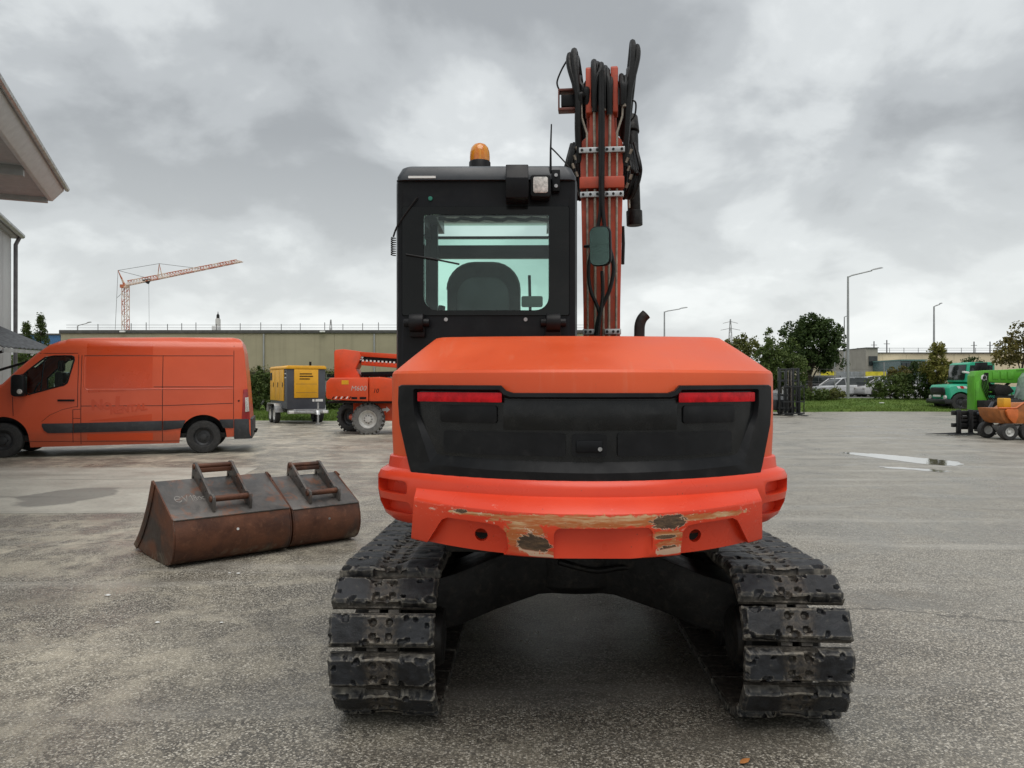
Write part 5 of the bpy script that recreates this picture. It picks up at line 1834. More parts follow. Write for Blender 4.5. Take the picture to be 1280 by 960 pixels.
for s in (-1, 1):
    fd = MB()
    arc = [(0.88, 0.42), (0.92, 0.66), (1.05, 0.74), (2.20, 0.74), (2.33, 0.66), (2.37, 0.42)]
    fd.loft([[(s * 0.66, y, z), (s * 0.98, y, z), (s * 0.98, y, z + 0.02), (s * 0.66, y, z + 0.02)] for y, z in arc])
    fd.build('mudguard', M['zinc'], gen, bevel=0.004)
    for y in (1.27, 1.98):
        wheel(gen, (s * 0.83, y, 0.33), 0.33, 0.20, 0.20, M['rim_white'], s, holes=5, axis='x')
    MB().box(s * 0.62 - 0.09, s * 0.62 + 0.09, -0.325, -0.302, 0.41, 0.51).build('trailer_lamp', M['white_paint'], gen, bevel=0.01)

# ================================================================ ORANGE BOOM LIFT
lift = thing('boom_lift', 'orange articulated boom lift with big treaded tyres and white rims left of the excavator', 'boom lift', (-4.20, 23.6, 0))
LS = 41.5
def lx(px):
    return (px - 640) / LS + 4.20
def lz(py):
    return 1.5 - (py - 480) / LS
M['lift_orange'] = simple('lift_paint', (0.66, 0.072, 0.018), 0.38, var=0.10, scale=1.2, dirt=(0.35, 0.07, 0.03), dirt_amt=0.4)
wheel(lift, (lx(463), -0.75, 0.455), 0.445, 0.36, 0.27, M['rim_white'], -1, lugs=True, holes=9, tyre=simple('grey_lift_tyre', (0.15, 0.15, 0.145), 0.75, var=0.25, scale=8, dirt=(0.05, 0.05, 0.05), dirt_amt=0.5))
w2 = wheel(lift, (lx(428), 0.85, 0.455), 0.445, 0.36, 0.27, M['rim_dark'], -1, lugs=True, holes=9)
w2.rotation_euler = (0, 0, R(-28))
wheel(lift, (lx(463) + 2.5, -0.75, 0.455), 0.445, 0.36, 0.27, M['rim_white'], -1, lugs=True, holes=9)
ch_ = MB()
ch_.prism([(lx(447), lz(509)), (lx(452), lz(503)), (lx(590), lz(503)), (lx(590), lz(524)), (lx(480), lz(526)), (lx(470), lz(520))], 'y', -0.62, 0.75)
ch_.cyl((lx(430), 0.6, 0.455), (lx(463), -0.5, 0.455), 0.10, 12)
ch_.box(lx(440), lx(452), -0.3, 0.5, lz(530), lz(503))
ch_.build('chassis', M['lift_orange'], lift, bevel=0.02)
tt = MB()
tt.prism([(lx(413.5), lz(494)), (lx(414), lz(478)), (lx(419), lz(472.5)), (lx(465), lz(472)), (lx(465.5), lz(501)), (lx(424), lz(499.5)), (lx(415), lz(498))], 'y', -1.12, 0.95)
tto = tt.build('turntable', M['lift_orange'], lift, bevel=0.03)
MB().prism([(lx(466.3), lz(501)), (lx(466.3), lz(472)), (lx(480), lz(471.5)), (lx(520), lz(478)), (lx(600), lz(480)), (lx(600), lz(501))], 'y', -1.12, 0.95).build('engine_cover', M['lift_orange'], lift, bevel=0.03)
MB().box(lx(414), lx(600), -1.0, 0.9, lz(503.5), lz(501.2)).build('skirt', M['dark_steel'], lift)
rs = MB()
rs.prism([(lx(418.5), lz(474)), (lx(418.3), lz(440)), (lx(420), lz(437.5)), (lx(430), lz(436.5)), (lx(449), lz(439)), (lx(452), lz(446)), (lx(447), lz(457)), (lx(445), lz(461)), (lx(450), lz(471)), (lx(449), lz(474))], 'y', -0.55, 0.15)
rs.build('riser', M['lift_orange'], lift, bevel=0.02)
bmx = MB()
bmx.prism([(lx(446), lz(439.5)), (lx(600), lz(449)), (lx(600), lz(455)), (lx(452), lz(445.5))], 'y', -0.50, 0.12)
bmx.prism([(lx(452), lz(451)), (lx(600), lz(462)), (lx(600), lz(467)), (lx(452), lz(456.5))], 'y', -0.50, 0.12)
bmx.build('main_boom', M['lift_orange'], lift, bevel=0.01)
MB().prism([(lx(449), lz(444.5)), (lx(600), lz(453)), (lx(600), lz(463)), (lx(449), lz(452.5))], 'y', -0.44, 0.06).build('boom_core', M['black_plastic'], lift)
cm = MB()
cm_pts = [Vector((lx(452), -0.47, lz(447.0))), Vector((lx(449.5), -0.47, lz(449.3))), Vector((lx(453), -0.47, lz(450.8))), Vector((lx(560), -0.47, lz(457.5)))]
for k in range(22):
    p = cm_pts[2].lerp(cm_pts[3], k / 22)
    MB().box(p.x, p.x + 0.055, -0.53, -0.505, p.z - 0.025, p.z + 0.03).build('cable_chain_link', M['white_paint'], lift)
for k in range(4):
    p = cm_pts[0].lerp(cm_pts[1], k / 3)
    MB().box(p.x, p.x + 0.06, -0.53, -0.505, p.z - 0.02, p.z + 0.02).build('cable_chain_link', M['white_paint'], lift)
MB().prism([(lx(451), lz(465)), (lx(600), lz(462)), (lx(600), lz(469)), (lx(451), lz(471))], 'y', -0.45, 0.05).build('lower_cylinder', M['black_satin'], lift, bevel=0.02)
def lift_text(text, px, py, size, m):
    cu = bpy.data.curves.new('lettering', 'FONT')
    cu.body = text
    cu.size = size
    cu.extrude = 0.002
    cu.shear = 0.2
    cu.materials.append(m)
    o = text_mesh(cu, lift)
    o.location = (lx(px), -1.124, lz(py))
    o.rotation_euler = (R(90), 0, 0)
lift_text('M600', 444, 488, 0.20, simple('worn_white_print', (0.50, 0.42, 0.38), 0.5))
lift_text('10', 471, 490.5, 0.17, M['black_plastic'])
MB().box(lx(433), lx(441.5), -1.125, -1.121, lz(480.5), lz(475.5)).build('yellow_decal', M['gen_yellow'], tto)
for k in range(7):
    MB().prism([(lx(421 + 3.4 * k), lz(498)), (lx(423 + 3.4 * k), lz(495.2)), (lx(424.6 + 3.4 * k), lz(495.2)), (lx(422.6 + 3.4 * k), lz(498))], 'y', -1.125, -1.121).build('warning_stripe', M['white_paint'] if k % 2 else M['black_plastic'], tto)
for a, b in ((445, 452), (455, 463)):
    MB().box(lx(a), lx(b), -1.126, -1.121, lz(498.5), lz(495.8)).build('vent', M['black_plastic'], tto)
MB().prism([(lx(479), lz(510.5)), (lx(484), lz(510)), (lx(484), lz(507.8)), (lx(488.5), lz(512)), (lx(484), lz(515.5)), (lx(484), lz(513.5)), (lx(479), lz(513.8))], 'y', -0.626, -0.621).build('white_arrow', M['white_paint'], lift)

# ================================================================ BUILDINGS
def cladding(name, col, scale=(0.6, 1, 1), var=0.1, rough=0.7):
    t = NT(name)
    n1 = t.noise(0.5, 5, 0.6, 0.3, vec=t.mapping(scale=scale))
    streak = t.noise(1.0, 5, 0.6, vec=t.mapping(scale=(3.0, 3.0, 0.15)))
    c = t.mix(t.step(n1, 0.3, 0.7), tuple(x * (1 - var) for x in col), tuple(x * (1 + var) for x in col))
    c = t.mix(t.math('MULTIPLY', t.step(streak, 0.5, 0.7), 0.25), c, tuple(x * 0.6 for x in col))
    t.set('Base Color', c)
    t.set('Roughness', rough)
    return t.mat


M['beige'] = cladding('beige_render', (0.33, 0.295, 0.20))
M['cream'] = cladding('cream_render', (0.62, 0.53, 0.36))
M['grey_wall'] = cladding('grey_green_wall', (0.22, 0.235, 0.21))
M['white_wall'] = cladding('white_cladding', (0.50, 0.51, 0.51))
M['roof_dark'] = simple('dark_flashing', (0.07, 0.068, 0.062), 0.6)
wire_m = simple('thin_wire', (0.10, 0.10, 0.10), 0.6)

# long beige hall behind the van, low storey set back under it
HY = 48.0
hx0, hx1 = P(76, 0, HY).x, P(760, 0, HY).x
hall = thing('beige_hall', 'long low beige hall with flat roof and thin roof railing, behind the orange van', 'building', ((hx0 + hx1) / 2, HY, 0))
def hx(px):
    return P(px, 0, HY).x - (hx0 + hx1) / 2
HTOP, HSO = P(0, 412.5, HY).z, P(0, 465, HY).z
W_ = hx1 - hx0
nP = 6
for k in range(nP):
    a = -W_ / 2 + W_ * k / nP
    b = -W_ / 2 + W_ * (k + 1) / nP - 0.012
    MB().box(a, b, 0.0, 0.25, HSO, HTOP - 0.22).build('wall_panel', M['beige'], hall)
MB().box(-W_ / 2, W_ / 2, 0.25, 30.0, HSO + 0.1, HTOP - 0.3).build('upper_storey', M['beige'], hall)
MB().box(-W_ / 2 - 0.08, W_ / 2 + 0.08, -0.08, 30.1, HTOP - 0.218, HTOP).build('roof_edge', M['roof_dark'], hall, bevel=0.02)
MB().box(-W_ / 2 + 0.4, W_ / 2 - 0.4, 1.2, 29.5, -0.1, HSO).build('ground_storey', M['grey_wall'], hall)
for px0, px1, py0, py1 in ((318, 333, 470, 482), (402, 418, 458, 473), (345, 360, 470, 482), (440, 458, 466, 482), (470, 486, 466, 482)):
    wo = MB().box(hx(px0), hx(px1), 1.12, 1.196, 1.5 - (py1 - 480) / F * 49.1, min(HSO - 0.05, 1.5 - (py0 - 480) / F * 49.1)).build('window', M['white_paint'], hall, bevel=0.01)
    MB().box(hx(px0) + 0.06, hx(px1) - 0.06, 1.10, 1.118, 1.5 - (py1 - 480) / F * 49.1 + 0.06, min(HSO - 0.05, 1.5 - (py0 - 480) / F * 49.1) - 0.06).build('pane', M['dark_glass'], wo)
MB().box(hx(402), hx(420), 0.9, 1.0, 0.0, P(0, 476, 49).z).build('white_door', M['white_wall'], hall)
rail_px = [116, 158, 177, 204, 222, 240, 266, 296, 322, 348, 372, 403, 426, 451, 471, 500, 530, 560]
for k, px in enumerate(rail_px):
    MB().cyl((hx(px) * 1.0, 0.6, HTOP - 0.01), (hx(px) * 1.0, 0.6, HTOP + 0.42 + 0.05 * (k % 3)), 0.022, 6).build('railing_post', wire_m, hall, smooth=False)
for z in (0.18, 0.36):
    MB().tube([(hx(76), 0.6, HTOP + z), (hx(760), 0.6, HTOP + z)], 0.010, 4).build('railing_wire', wire_m, hall, smooth=False)
for px in (330, 468):
    MB().tube([(hx(px), -0.06, HTOP - 0.25), (hx(px), -0.06, HSO)], 0.05, 8).build('downpipe', M['post_grey'], hall)
for px in (155, 404):
    MB().box(hx(px) - 0.16, hx(px) + 0.16, -0.28, -0.082, HTOP - 0.16, HTOP - 0.06).build('wall_lamp', M['white_paint'], hall, bevel=0.02)
ac = MB().box(hx(241), hx(249), 3.0, 3.6, HTOP, HTOP + 0.5).build('roof_unit', M['white_paint'], hall, bevel=0.03)

# white shed at the far left with gutter and downpipe
U = Vector((math.sin(R(-23)), math.cos(R(-23)), 0))
Nn = Vector((math.cos(R(-23)), -math.sin(R(-23)), 0))      # towards the yard
c0 = P(14, 480, 22.0)
shed = thing('white_shed', 'white clad industrial shed with grey downpipe at the left edge', 'building', (c0.x, c0.y, 0), R(23))
# local x = towards the yard (0 is the wall face), local y = along the wall, away from the viewer (0 is the far corner)
sh_top = P(0, 290, 22.0).z
for k in range(12):
    MB().box(-0.12, 0.0, -1.2 * (k + 1) + 0.02, -1.2 * k, 0.0, sh_top - 0.15).build('wall_panel', M['white_wall'], shed, bevel=0.01)
MB().box(-9.0, -0.13, -14.4, 0.0, 0.0, sh_top - 0.1).build('shed_body', M['white_wall'], shed)
MB().prism([(-9.2, sh_top - 0.1), (0.16, sh_top - 0.16), (0.16, sh_top + 0.02), (-9.2, sh_top + 0.9)], 'y', -14.6, 0.18).build('roof', M['post_grey'], shed, bevel=0.02)
MB().tube([(0.24, -14.5, sh_top - 0.07), (0.24, 0.2, sh_top - 0.07)], 0.075, 10).build('gutter', M['zinc'], shed)
MB().tube([(0.22, 0.05, sh_top - 0.08), (0.10, 0.05, sh_top - 0.35), (0.09, 0.05, 0.0)], 0.055, 10).build('downpipe', simple('grey_downpipe', (0.13, 0.13, 0.135), 0.5), shed)
# big projecting canopy roof nearer to us
A = P(81, 237, 16.0)
can = thing('canopy_roof', 'grey projecting canopy roof with pale fascia in the upper left corner', 'canopy', (A.x, A.y, 0), R(23))
zt, zb_ = A.z, P(0, 253, 16.0).z
zt += 0.04
MB().prism([(-9.0, zb_ + 0.05), (-0.30, zb_ + 0.05), (-0.30, zt - 0.05), (-9.0, zt + 0.25)], 'y', -14.0, -0.12).build('deck', simple('canopy_underside', (0.36, 0.37, 0.38), 0.7, var=0.08), can)
fa = MB().prism([(-0.298, zb_ - 0.0), (-0.22, zb_ - 0.0), (-0.02, zt - 0.08), (0.0, zt), (-0.298, zt + 0.02)], 'y', -14.0, 0.0)
fa.build('fascia', simple('pale_fascia', (0.50, 0.51, 0.52), 0.5, var=0.06), can, bevel=0.01)
MB().tube([(0.04, -14.0, zt - 0.03), (0.04, 0.02, zt - 0.03)], 0.05, 8).build('gutter', M['zinc'], can)
eb = MB().box(-9.0, -0.30, -0.118, 0.0, zb_ - 0.05, zt + 0.015)
eb.build('end_beam', simple('canopy_end', (0.38, 0.385, 0.39), 0.6, var=0.08), can, bevel=0.01)
for k in range(5):
    MB().box(-9.0, -0.31, -2.6 * (k + 1), -2.6 * (k + 1) + 0.14, zb_ - 0.12, zb_ + 0.048).build('rafter', M['post_grey'], can)
for yy in (-2.0, -8.0, -13.5):
    MB().box(-7.2, -7.0, yy - 0.1, yy + 0.1, 0.0, zb_ + 0.06).build('column', M['post_grey'], can)
# little corrugated awning by the shed wall
aw = thing('awning', 'small dark corrugated awning with steel struts behind the van cab', 'awning', (P(0, 0, 19.5).x, 19.5, 0))
wp_ = []
for k in range(24):
    x = -1.6 + k * 0.10
    wp_.append((x, P(0, 412, 19.5).z - (x + 0.0) * 0.62 + (0.02 if k % 2 else 0)))
x_end = P(38, 0, 19.5).x - P(0, 0, 19.5).x
wp_ = [(-1.6, P(0, 405, 19.5).z + 0.35), (x_end, P(0, 437, 19.5).z)]
n = 26
rings = []
for k in range(n + 1):
    y = -1.0 + 2.2 * k / n
    dz = 0.025 if k % 2 else -0.005
    rings.append([(wp_[0][0], y, wp_[0][1] + dz), (wp_[1][0], y, wp_[1][1] + dz), (wp_[1][0], y, wp_[1][1] + dz + 0.02), (wp_[0][0], y, wp_[0][1] + dz + 0.02)])
MB().loft(rings).build('roof_sheet', simple('dark_sheet', (0.075, 0.078, 0.082), 0.45, metal=0.3), aw)
MB().box(wp_[1][0] - 0.04, wp_[1][0] + 0.015, -1.03, 1.23, wp_[1][1] - 0.10, wp_[1][1] - 0.01).build('edge_trim', M['zinc'], aw)
for y in (-0.9, 1.1):
    MB().tube([(wp_[1][0] - 0.1, y, wp_[1][1] - 0.08), (-1.6, y, wp_[1][1] - 0.75)], 0.035, 8).build('strut', M['dark_steel'], aw)
    MB().box(-1.65, -1.55, y - 0.05, y + 0.05, 0.0, wp_[0][1] - 0.02).build('post', M['dark_steel'], aw)

# blue-sided store far behind the van cab
bs = thing('blue_store', 'low blue and white store building far behind the van cab', 'building', (P(50, 0, 95).x, 95, 0))
MB().box(-7, 4.0, 0, 10, 0, P(0, 426, 95).z).build('wall', M['white_wall'], bs)
MB().box(-7, 2.6, -0.15, -0.01, P(0, 430, 95).z, P(0, 419, 95).z).build('blue_fascia', simple('blue_sheet', (0.035, 0.12, 0.26), 0.5), bs)
MB().box(-7.2, 4.2, -0.3, 10.2, P(0, 418.9, 95).z, P(0, 417, 95).z).build('roof', M['roof_dark'], bs)
for k in range(4):
    wo = MB().box(-6 + 2.4 * k, -4.4 + 2.4 * k, -0.05, -0.011, 2.0, 3.6).build('window', M['dark_glass'], bs)

# cream factory far to the right, with a glazed front and corner tower
FY = 118.0
def fx(px):
    return P(px, 0, FY).x - P(1160, 0, FY).x
def fz(py):
    return P(0, py, FY).z
fac = thing('cream_factory', 'far cream factory hall with flat roof on the right, beyond the car park', 'building', (P(1160, 0, FY).x, FY, 0))
for k in range(7):
    a, b = 1073 + k * 30, 1073 + (k + 1) * 30 - 0.2
    MB().box(fx(a), fx(b), 0, 0.4, 0.4, fz(442)).build('wall_panel', M['cream'], fac)
MB().box(fx(1073), fx(1285), 0.41, 30, 0.4, fz(442.5)).build('hall_body', M['cream'], fac)
MB().box(fx(1072.5), fx(1285), -0.2, 30.2, fz(442), fz(440.6)).build('roof_edge', M['roof_dark'], fac)
tw_ = MB().box(fx(1060), fx(1074), -6, 8, 0.4, fz(437.5)).build('corner_tower', cladding('taupe_render', (0.33, 0.31, 0.26)), fac)
MB().box(fx(1059.5), fx(1074.5), -6.2, 8.2, fz(437.4), fz(436.6)).build('tower_cap', M['roof_dark'], tw_)
MB().box(fx(1063), fx(1073), -6.15, -6.01, fz(458), fz(447)).build('tower_window', M['dark_glass'], tw_)
MB().box(fx(1068), fx(1095), -14, -0.01, 0.4, fz(454.5)).build('glazed_entrance', simple('entrance_glass_band', (0.08, 0.14, 0.14), 0.25), fac)
MB().box(fx(1067), fx(1096), -14.4, -0.02, fz(454.4), fz(453)).build('entrance_roof', simple('teal_edge', (0.10, 0.20, 0.18), 0.5), fac)
for k in range(5):
    MB().box(fx(1069 + 5.2 * k), fx(1073 + 5.2 * k), -14.15, -14.01, fz(468), fz(457)).build('window', M['dark_glass'], fac)
MB().box(fx(1096), fx(1140), -9, -0.03, 0.4, fz(453.5)).build('side_wing', M['white_wall'], fac)
for k in range(11):
    px = 1078 + 18 * k
    MB().cyl((fx(px), 0.5, fz(440.7)), (fx(px), 0.5, fz(434.5)), 0.04, 5).build('railing_post', wire_m, fac, smooth=False)
for py in (435, 437.5):
    MB().tube([(fx(1073), 0.5, fz(py)), (fx(1285), 0.5, fz(py))], 0.025, 4).build('railing_wire', wire_m, fac, smooth=False)

# ================================================================ LAMP POSTS, POLES, PYLONS, CHIMNEY, CRANE
def lamp_post(label, px, py_base_z, Y, py_top, px_head, py_head, double=False, group='street lamps round the yard'):
    x = P(px, 0, Y).x
    o = thing('street_lamp', label, 'street lamp', (x, Y, py_base_z), 0, group)
    h = P(0, py_top, Y).z - py_base_z
    MB().tube([(0, 0, 0), (0, 0, h * 0.5), (0, 0, h)], [0.10, 0.085, 0.06], 10).build('pole', M['post_grey'], o)
    dx, dz = (px_head - px) / F * Y, P(0, py_head, Y).z - py_base_z
    MB().tube([(0, 0, h - 0.05), (dx * 0.12, 0, h + (dz - h) * 0.15), (dx * 0.75, 0, h + (dz - h) * 0.85)], [0.05, 0.045, 0.04], 8).build('arm', M['post_grey'], o)
    s = 1 if dx > 0 else -1
    L = abs(dx) * 0.38
    hd_ = MB()
    rot = Matrix.Rotation(-math.atan2(dz - h, abs(dx)) * s, 3, 'Y')
    hd_.loft([[Vector((dx * 0.72, 0, h + (dz - h) * 0.85)) + rot @ Vector((s * q, y * w, z * w)) for y, z in ((-0.13, 0), (0.13, 0), (0.10, 0.09), (-0.10, 0.09))] for q, w in ((0, 0.5), (L * 0.25, 1.0), (L * 0.8, 1.0), (L, 0.4))])
    hd_.build('lamp_head', M['post_grey'], o, bevel=0.01)
    return o


lamp_post('tall grey street lamp on the grass bank right of the excavator', 1060, 0.52, 51.0, 345.5, 1100, 337)
lamp_post('street lamp standing between the young tree and the green truck', 1167.5, 0.50, 62.0, 383, 1177, 380)
lamp_post('small street lamp half hidden by the big dark tree', 1055.5, 0.5, 82.0, 396, 1061, 394.5)
lamp_post('thin street lamp beside the excavator exhaust pipe', 830.5, 0.0, 70.0, 389.5, 857, 385.5)
lamp_post('small bent street lamp above the beige hall roof, left end', 97, 0.0, 80.0, 407, 113, 403.5)

for lab, px, Y, pt in (('left of two thin poles above the far factory roof', 1092.5, 130, 426.5), ('right of two thin poles above the far factory roof', 1108.5, 130, 425),
                       ('thin pole above the factory roof behind the telehandler, left', 1217.5, 130, 427), ('thin pole above the factory roof by the autumn tree', 1237.5, 130, 427)):
    o = thing('utility_pole', lab, 'pole', (P(px, 0, Y).x, Y, 0), 0, 'poles beyond the factory')
    h = P(0, pt, Y).z
    MB().tube([(0, 0, 0), (0, 0, h)], [0.16, 0.09], 8).build('pole', simple('dark_pole', (0.10, 0.10, 0.10), 0.7), o)
    MB().box(-0.5, 0.5, -0.05, 0.05, h - 0.7, h - 0.6).build('crossarm', M['post_grey'], o)

def pylon(label, px, Y, ptop, w0, arms):
    o = thing('pylon', label, 'pylon', (P(px, 0, Y).x, Y, 0), 0, 'pylons on the horizon')
    h = P(0, ptop, Y).z
    legs = MB()
    def wd(z):
        return w0 * (1 - 0.92 * z / h)
    for sx in (-1, 1):
        for sy in (-1, 1):
            legs.tube([(sx * wd(0), sy * wd(0), 0), (0.0 + sx * wd(h), sy * wd(h), h)], 0.10, 4)
    m = 9
    for k in range(m):
        za, zb2 = h * k / m, h * (k + 1) / m
        for sy in (-1, 1):
            legs.tube([(-wd(za), sy * wd(za), za), (wd(zb2), sy * wd(zb2), zb2)], 0.06, 3)
            legs.tube([(wd(za), sy * wd(za), za), (-wd(zb2), sy * wd(zb2), zb2)], 0.06, 3)
    legs.build('lattice', M['post_grey'], o, smooth=False)
    for f_, L in arms:
        MB().tube([(-L, 0, h * f_), (0, 0, h * f_ + 0.8), (L, 0, h * f_)], 0.12, 4).build('crossarm', M['post_grey'], o, smooth=False)
    return o
pylon('small lattice pylon above the beige hall roof', 413.5, 300, 399.5, 1.8, ())
pylon('lattice pylon with crossarms right of the excavator hood', 913, 330, 399, 1.8, ((0.94, 3.2), (0.84, 4.2)))

chm = thing('chimney', 'pale round chimney with dark tip far behind the beige hall', 'chimney', (P(272.5, 0, 220).x, 220, 0))
hch = P(0, 398, 220).z
MB().lathe([(0, 0), (0.75, 0), (0.70, hch - 0.3), (0.55, hch), (0, hch)], (0, 0, 0), 'z', 16).build('stack', simple('pale_stack', (0.42, 0.42, 0.40), 0.7), chm)
MB().lathe([(0.45, hch - 0.05), (0.42, hch + 0.9), (0.12, hch + 1.4), (0.05, hch + 2.0), (0, hch + 2.0)], (0, 0, 0), 'z', 12).build('tip', M['dark_steel'], chm)

# tower crane
CY = 260.0
crane = thing('tower_crane', 'red and white tower crane with raised jib on the left horizon', 'crane', (P(157, 0, CY).x, CY, 0))
def cp(px, py):
    p = P(px, py, CY)
    return Vector((p.x - P(157, 0, CY).x, 0, p.z))
tcr = NT('red_white_lattice')
stripe = tcr.step(tcr.noise(0.35, 2, vec=tcr.mapping(scale=(1, 0.1, 1))), 0.47, 0.53)
tcr.set('Base Color', tcr.mix(stripe, (0.42, 0.12, 0.05), (0.55, 0.42, 0.33)))
tcr.set('Roughness', 0.6)
mh = cp(157, 358).z
mast = MB()
w = 0.85
for sx in (-1, 1):
    for sy in (-1, 1):
        mast.tube([(sx * w, sy * w, 0), (sx * w, sy * w, mh)], 0.13, 4)
k, z = 0, 0.0
while z < mh - 1.7:
    for sy in (-1, 1):
        mast.tube([(-w if k % 2 else w, sy * w, z), (w if k % 2 else -w, sy * w, z + 1.7)], 0.09, 3)
    for sx in (-1, 1):
        mast.tube([(sx * w, -w if k % 2 else w, z), (sx * w, w if k % 2 else -w, z + 1.7)], 0.09, 3)
    k += 1
    z += 1.7
mast.build('mast', tcr.mat, crane, smooth=False)
jib = MB()
ja, jb = cp(158, 357), cp(303, 327)
ja2, jb2 = cp(159, 351), cp(296, 324.5)
n = 40
for sy in (-0.7, 0.7):
    jib.tube([ja + Vector((0, sy, 0)), jb + Vector((0, sy, 0))], 0.14, 4)
jib.tube([ja2, jb2], 0.15, 4)
for k in range(n):
    p, q, r_ = ja.lerp(jb, k / n), ja2.lerp(jb2, (k + 0.5) / n), ja.lerp(jb, (k + 1) / n)
    for sy in (-0.7, 0.7):
        jib.tube([p + Vector((0, sy, 0)), q], 0.07, 3)
        jib.tube([q, r_ + Vector((0, sy, 0))], 0.07, 3)
jib.build('jib', tcr.mat, crane, smooth=False)
apex = cp(147.5, 338)
kp = cp(199, 329.5)
kb1, kb2 = cp(197, 349), cp(203, 347.5)
MB().tube([cp(157, 357), apex, cp(155, 357)], 0.22, 4).build('top_frame', tcr.mat, crane, smooth=False)
MB().tube([kb1, kp, kb2], 0.20, 4).build('king_post', tcr.mat, crane, smooth=False)
for a_, b_ in ((apex, kp), (kp, cp(252, 336)), (apex, cp(190, 349)), (apex, cp(144, 412)), (cp(146.5, 372), cp(153, 366))):
    MB().tube([a_, b_], 0.07, 4).build('tie_rope', wire_m, crane, smooth=False)
MB().tube([cp(186, 352), cp(186.5, 412)], 0.05, 4).build('hoist_rope', wire_m, crane, smooth=False)
MB().prism([(cp(178, 351).x, cp(0, 350).z), (cp(188, 0).x, cp(0, 349).z), (cp(185, 0).x, cp(0, 355).z)], 'y', -0.6, 0.6).build('trolley', M['dark_steel'], crane)
MB().box(cp(152, 0).x, cp(160, 0).x, -1.2, 1.2, cp(0, 360).z, cp(0, 356).z).build('slewing_ring', tcr.mat, crane)

# ================================================================ TREES AND SHRUBS
def leaf_cloud(pts_c, per, spread, size, flat=0.6):
    """leaf-sized quads in clumps; pts_c (n,3) clump centres"""
    n = len(pts_c)
    c = np.repeat(pts_c, per, axis=0)
    m = len(c)
    d = rng.normal(0, 1, (m, 3))
    d /= np.linalg.norm(d, axis=1, keepdims=True)
    c = c + d * (rng.uniform(0, 1, (m, 1)) ** 0.5) * spread * np.repeat(rng.uniform(0.6, 1.3, (n, 1)), per, axis=0)
    a = rng.normal(0, 1, (m, 3))
    a /= np.linalg.norm(a, axis=1, keepdims=True)
    b = np.cross(a, rng.normal(0, 1, (m, 3)))
    b /= np.linalg.norm(b, axis=1, keepdims=True)
    s = size * rng.uniform(0.6, 1.4, (m, 1))
    v = np.empty((m, 4, 3))
    v[:, 0] = c - a * s
    v[:, 1] = c - b * s * flat
    v[:, 2] = c + a * s
    v[:, 3] = c + b * s * flat
    return v.reshape(-1, 3), m


def crown_mesh(name, centres, per, spread, size, mat, parent):
    v, m = leaf_cloud(np.array(centres), per, spread, size)
    me = bpy.data.meshes.new(name)
    me.vertices.add(4 * m)
    me.vertices.foreach_set('co', v.astype(np.float32).ravel())
    me.loops.add(4 * m)
    me.loops.foreach_set('vertex_index', np.arange(4 * m, dtype=np.int32))
    me.polygons.add(m)
    me.polygons.foreach_set('loop_start', np.arange(0, 4 * m, 4, dtype=np.int32))
    me.update(calc_edges=True)
    me.validate()
    me.materials.append(mat)
    o = bpy.data.objects.new(name, me)
    COL.objects.link(o)
    o.parent = parent
    return o


def sample_blob(n, blobs, shell=0.35):
    """clump centres in a union of ellipsoids, biased towards their outer part"""
    out = []
    wts = np.array([b[3] * b[4] * b[5] for b in blobs]) ** 0.8
    wts /= wts.sum()
    for _ in range(n):
        b = blobs[rng.choice(len(blobs), p=wts)]
        d = rng.normal(0, 1, 3)
        d /= np.linalg.norm(d)
        r = rng.uniform(shell ** 2, 1) ** 0.5
        out.append((b[0] + d[0] * r * b[3], b[1] + d[1] * r * b[4], b[2] + d[2] * r * b[5]))
    return out


def tree(label, px, Y, zb0, blobs, n, per, spread, size, mat, trunk_r, trunk_h, name='tree', cat='tree', group=None, limbs=7):
    o = thing(name, label, cat, (P(px, 0, Y).x, Y, zb0), 0, group)
    tk = MB()
    tk.tube([(0, 0, 0), (0.05, 0.03, trunk_h * 0.5), (0.0, 0.05, trunk_h), (0.08, 0, trunk_h * 1.5)], [trunk_r, trunk_r * 0.8, trunk_r * 0.6, trunk_r * 0.25], 8)
    tko = tk.build('trunk', M['bark'], o)
    cs = sample_blob(n, blobs)
    for k in range(limbs):
        e = cs[int(rng.integers(len(cs)))]
        MB().tube([(0, 0, trunk_h * (0.5 + 0.06 * k)), (e[0] * 0.5, e[1] * 0.5, (trunk_h * 0.8 + e[2]) / 2), e], [trunk_r * 0.4, trunk_r * 0.22, trunk_r * 0.08], 5).build('limb', M['bark'], tko)
    crown_mesh('crown', cs, per, spread, size, mat, o)
    return o


L_dark = leaf_material('dark_leaves', (0.03, 0.058, 0.015), (0.072, 0.11, 0.028))
L_mid = leaf_material('mid_green_leaves', (0.062, 0.1, 0.024), (0.125, 0.165, 0.045))
L_pale = leaf_material('pale_leaves', (0.095, 0.118, 0.032), (0.2, 0.2, 0.065))
L_aut = leaf_material('autumn_leaves', (0.115, 0.115, 0.03), (0.20, 0.16, 0.05))
L_yel = leaf_material('yellowing_leaves', (0.163, 0.175, 0.037), (0.275, 0.237, 0.062))
L_hedge = leaf_material('hedge_leaves', (0.05, 0.085, 0.02), (0.115, 0.145, 0.042))

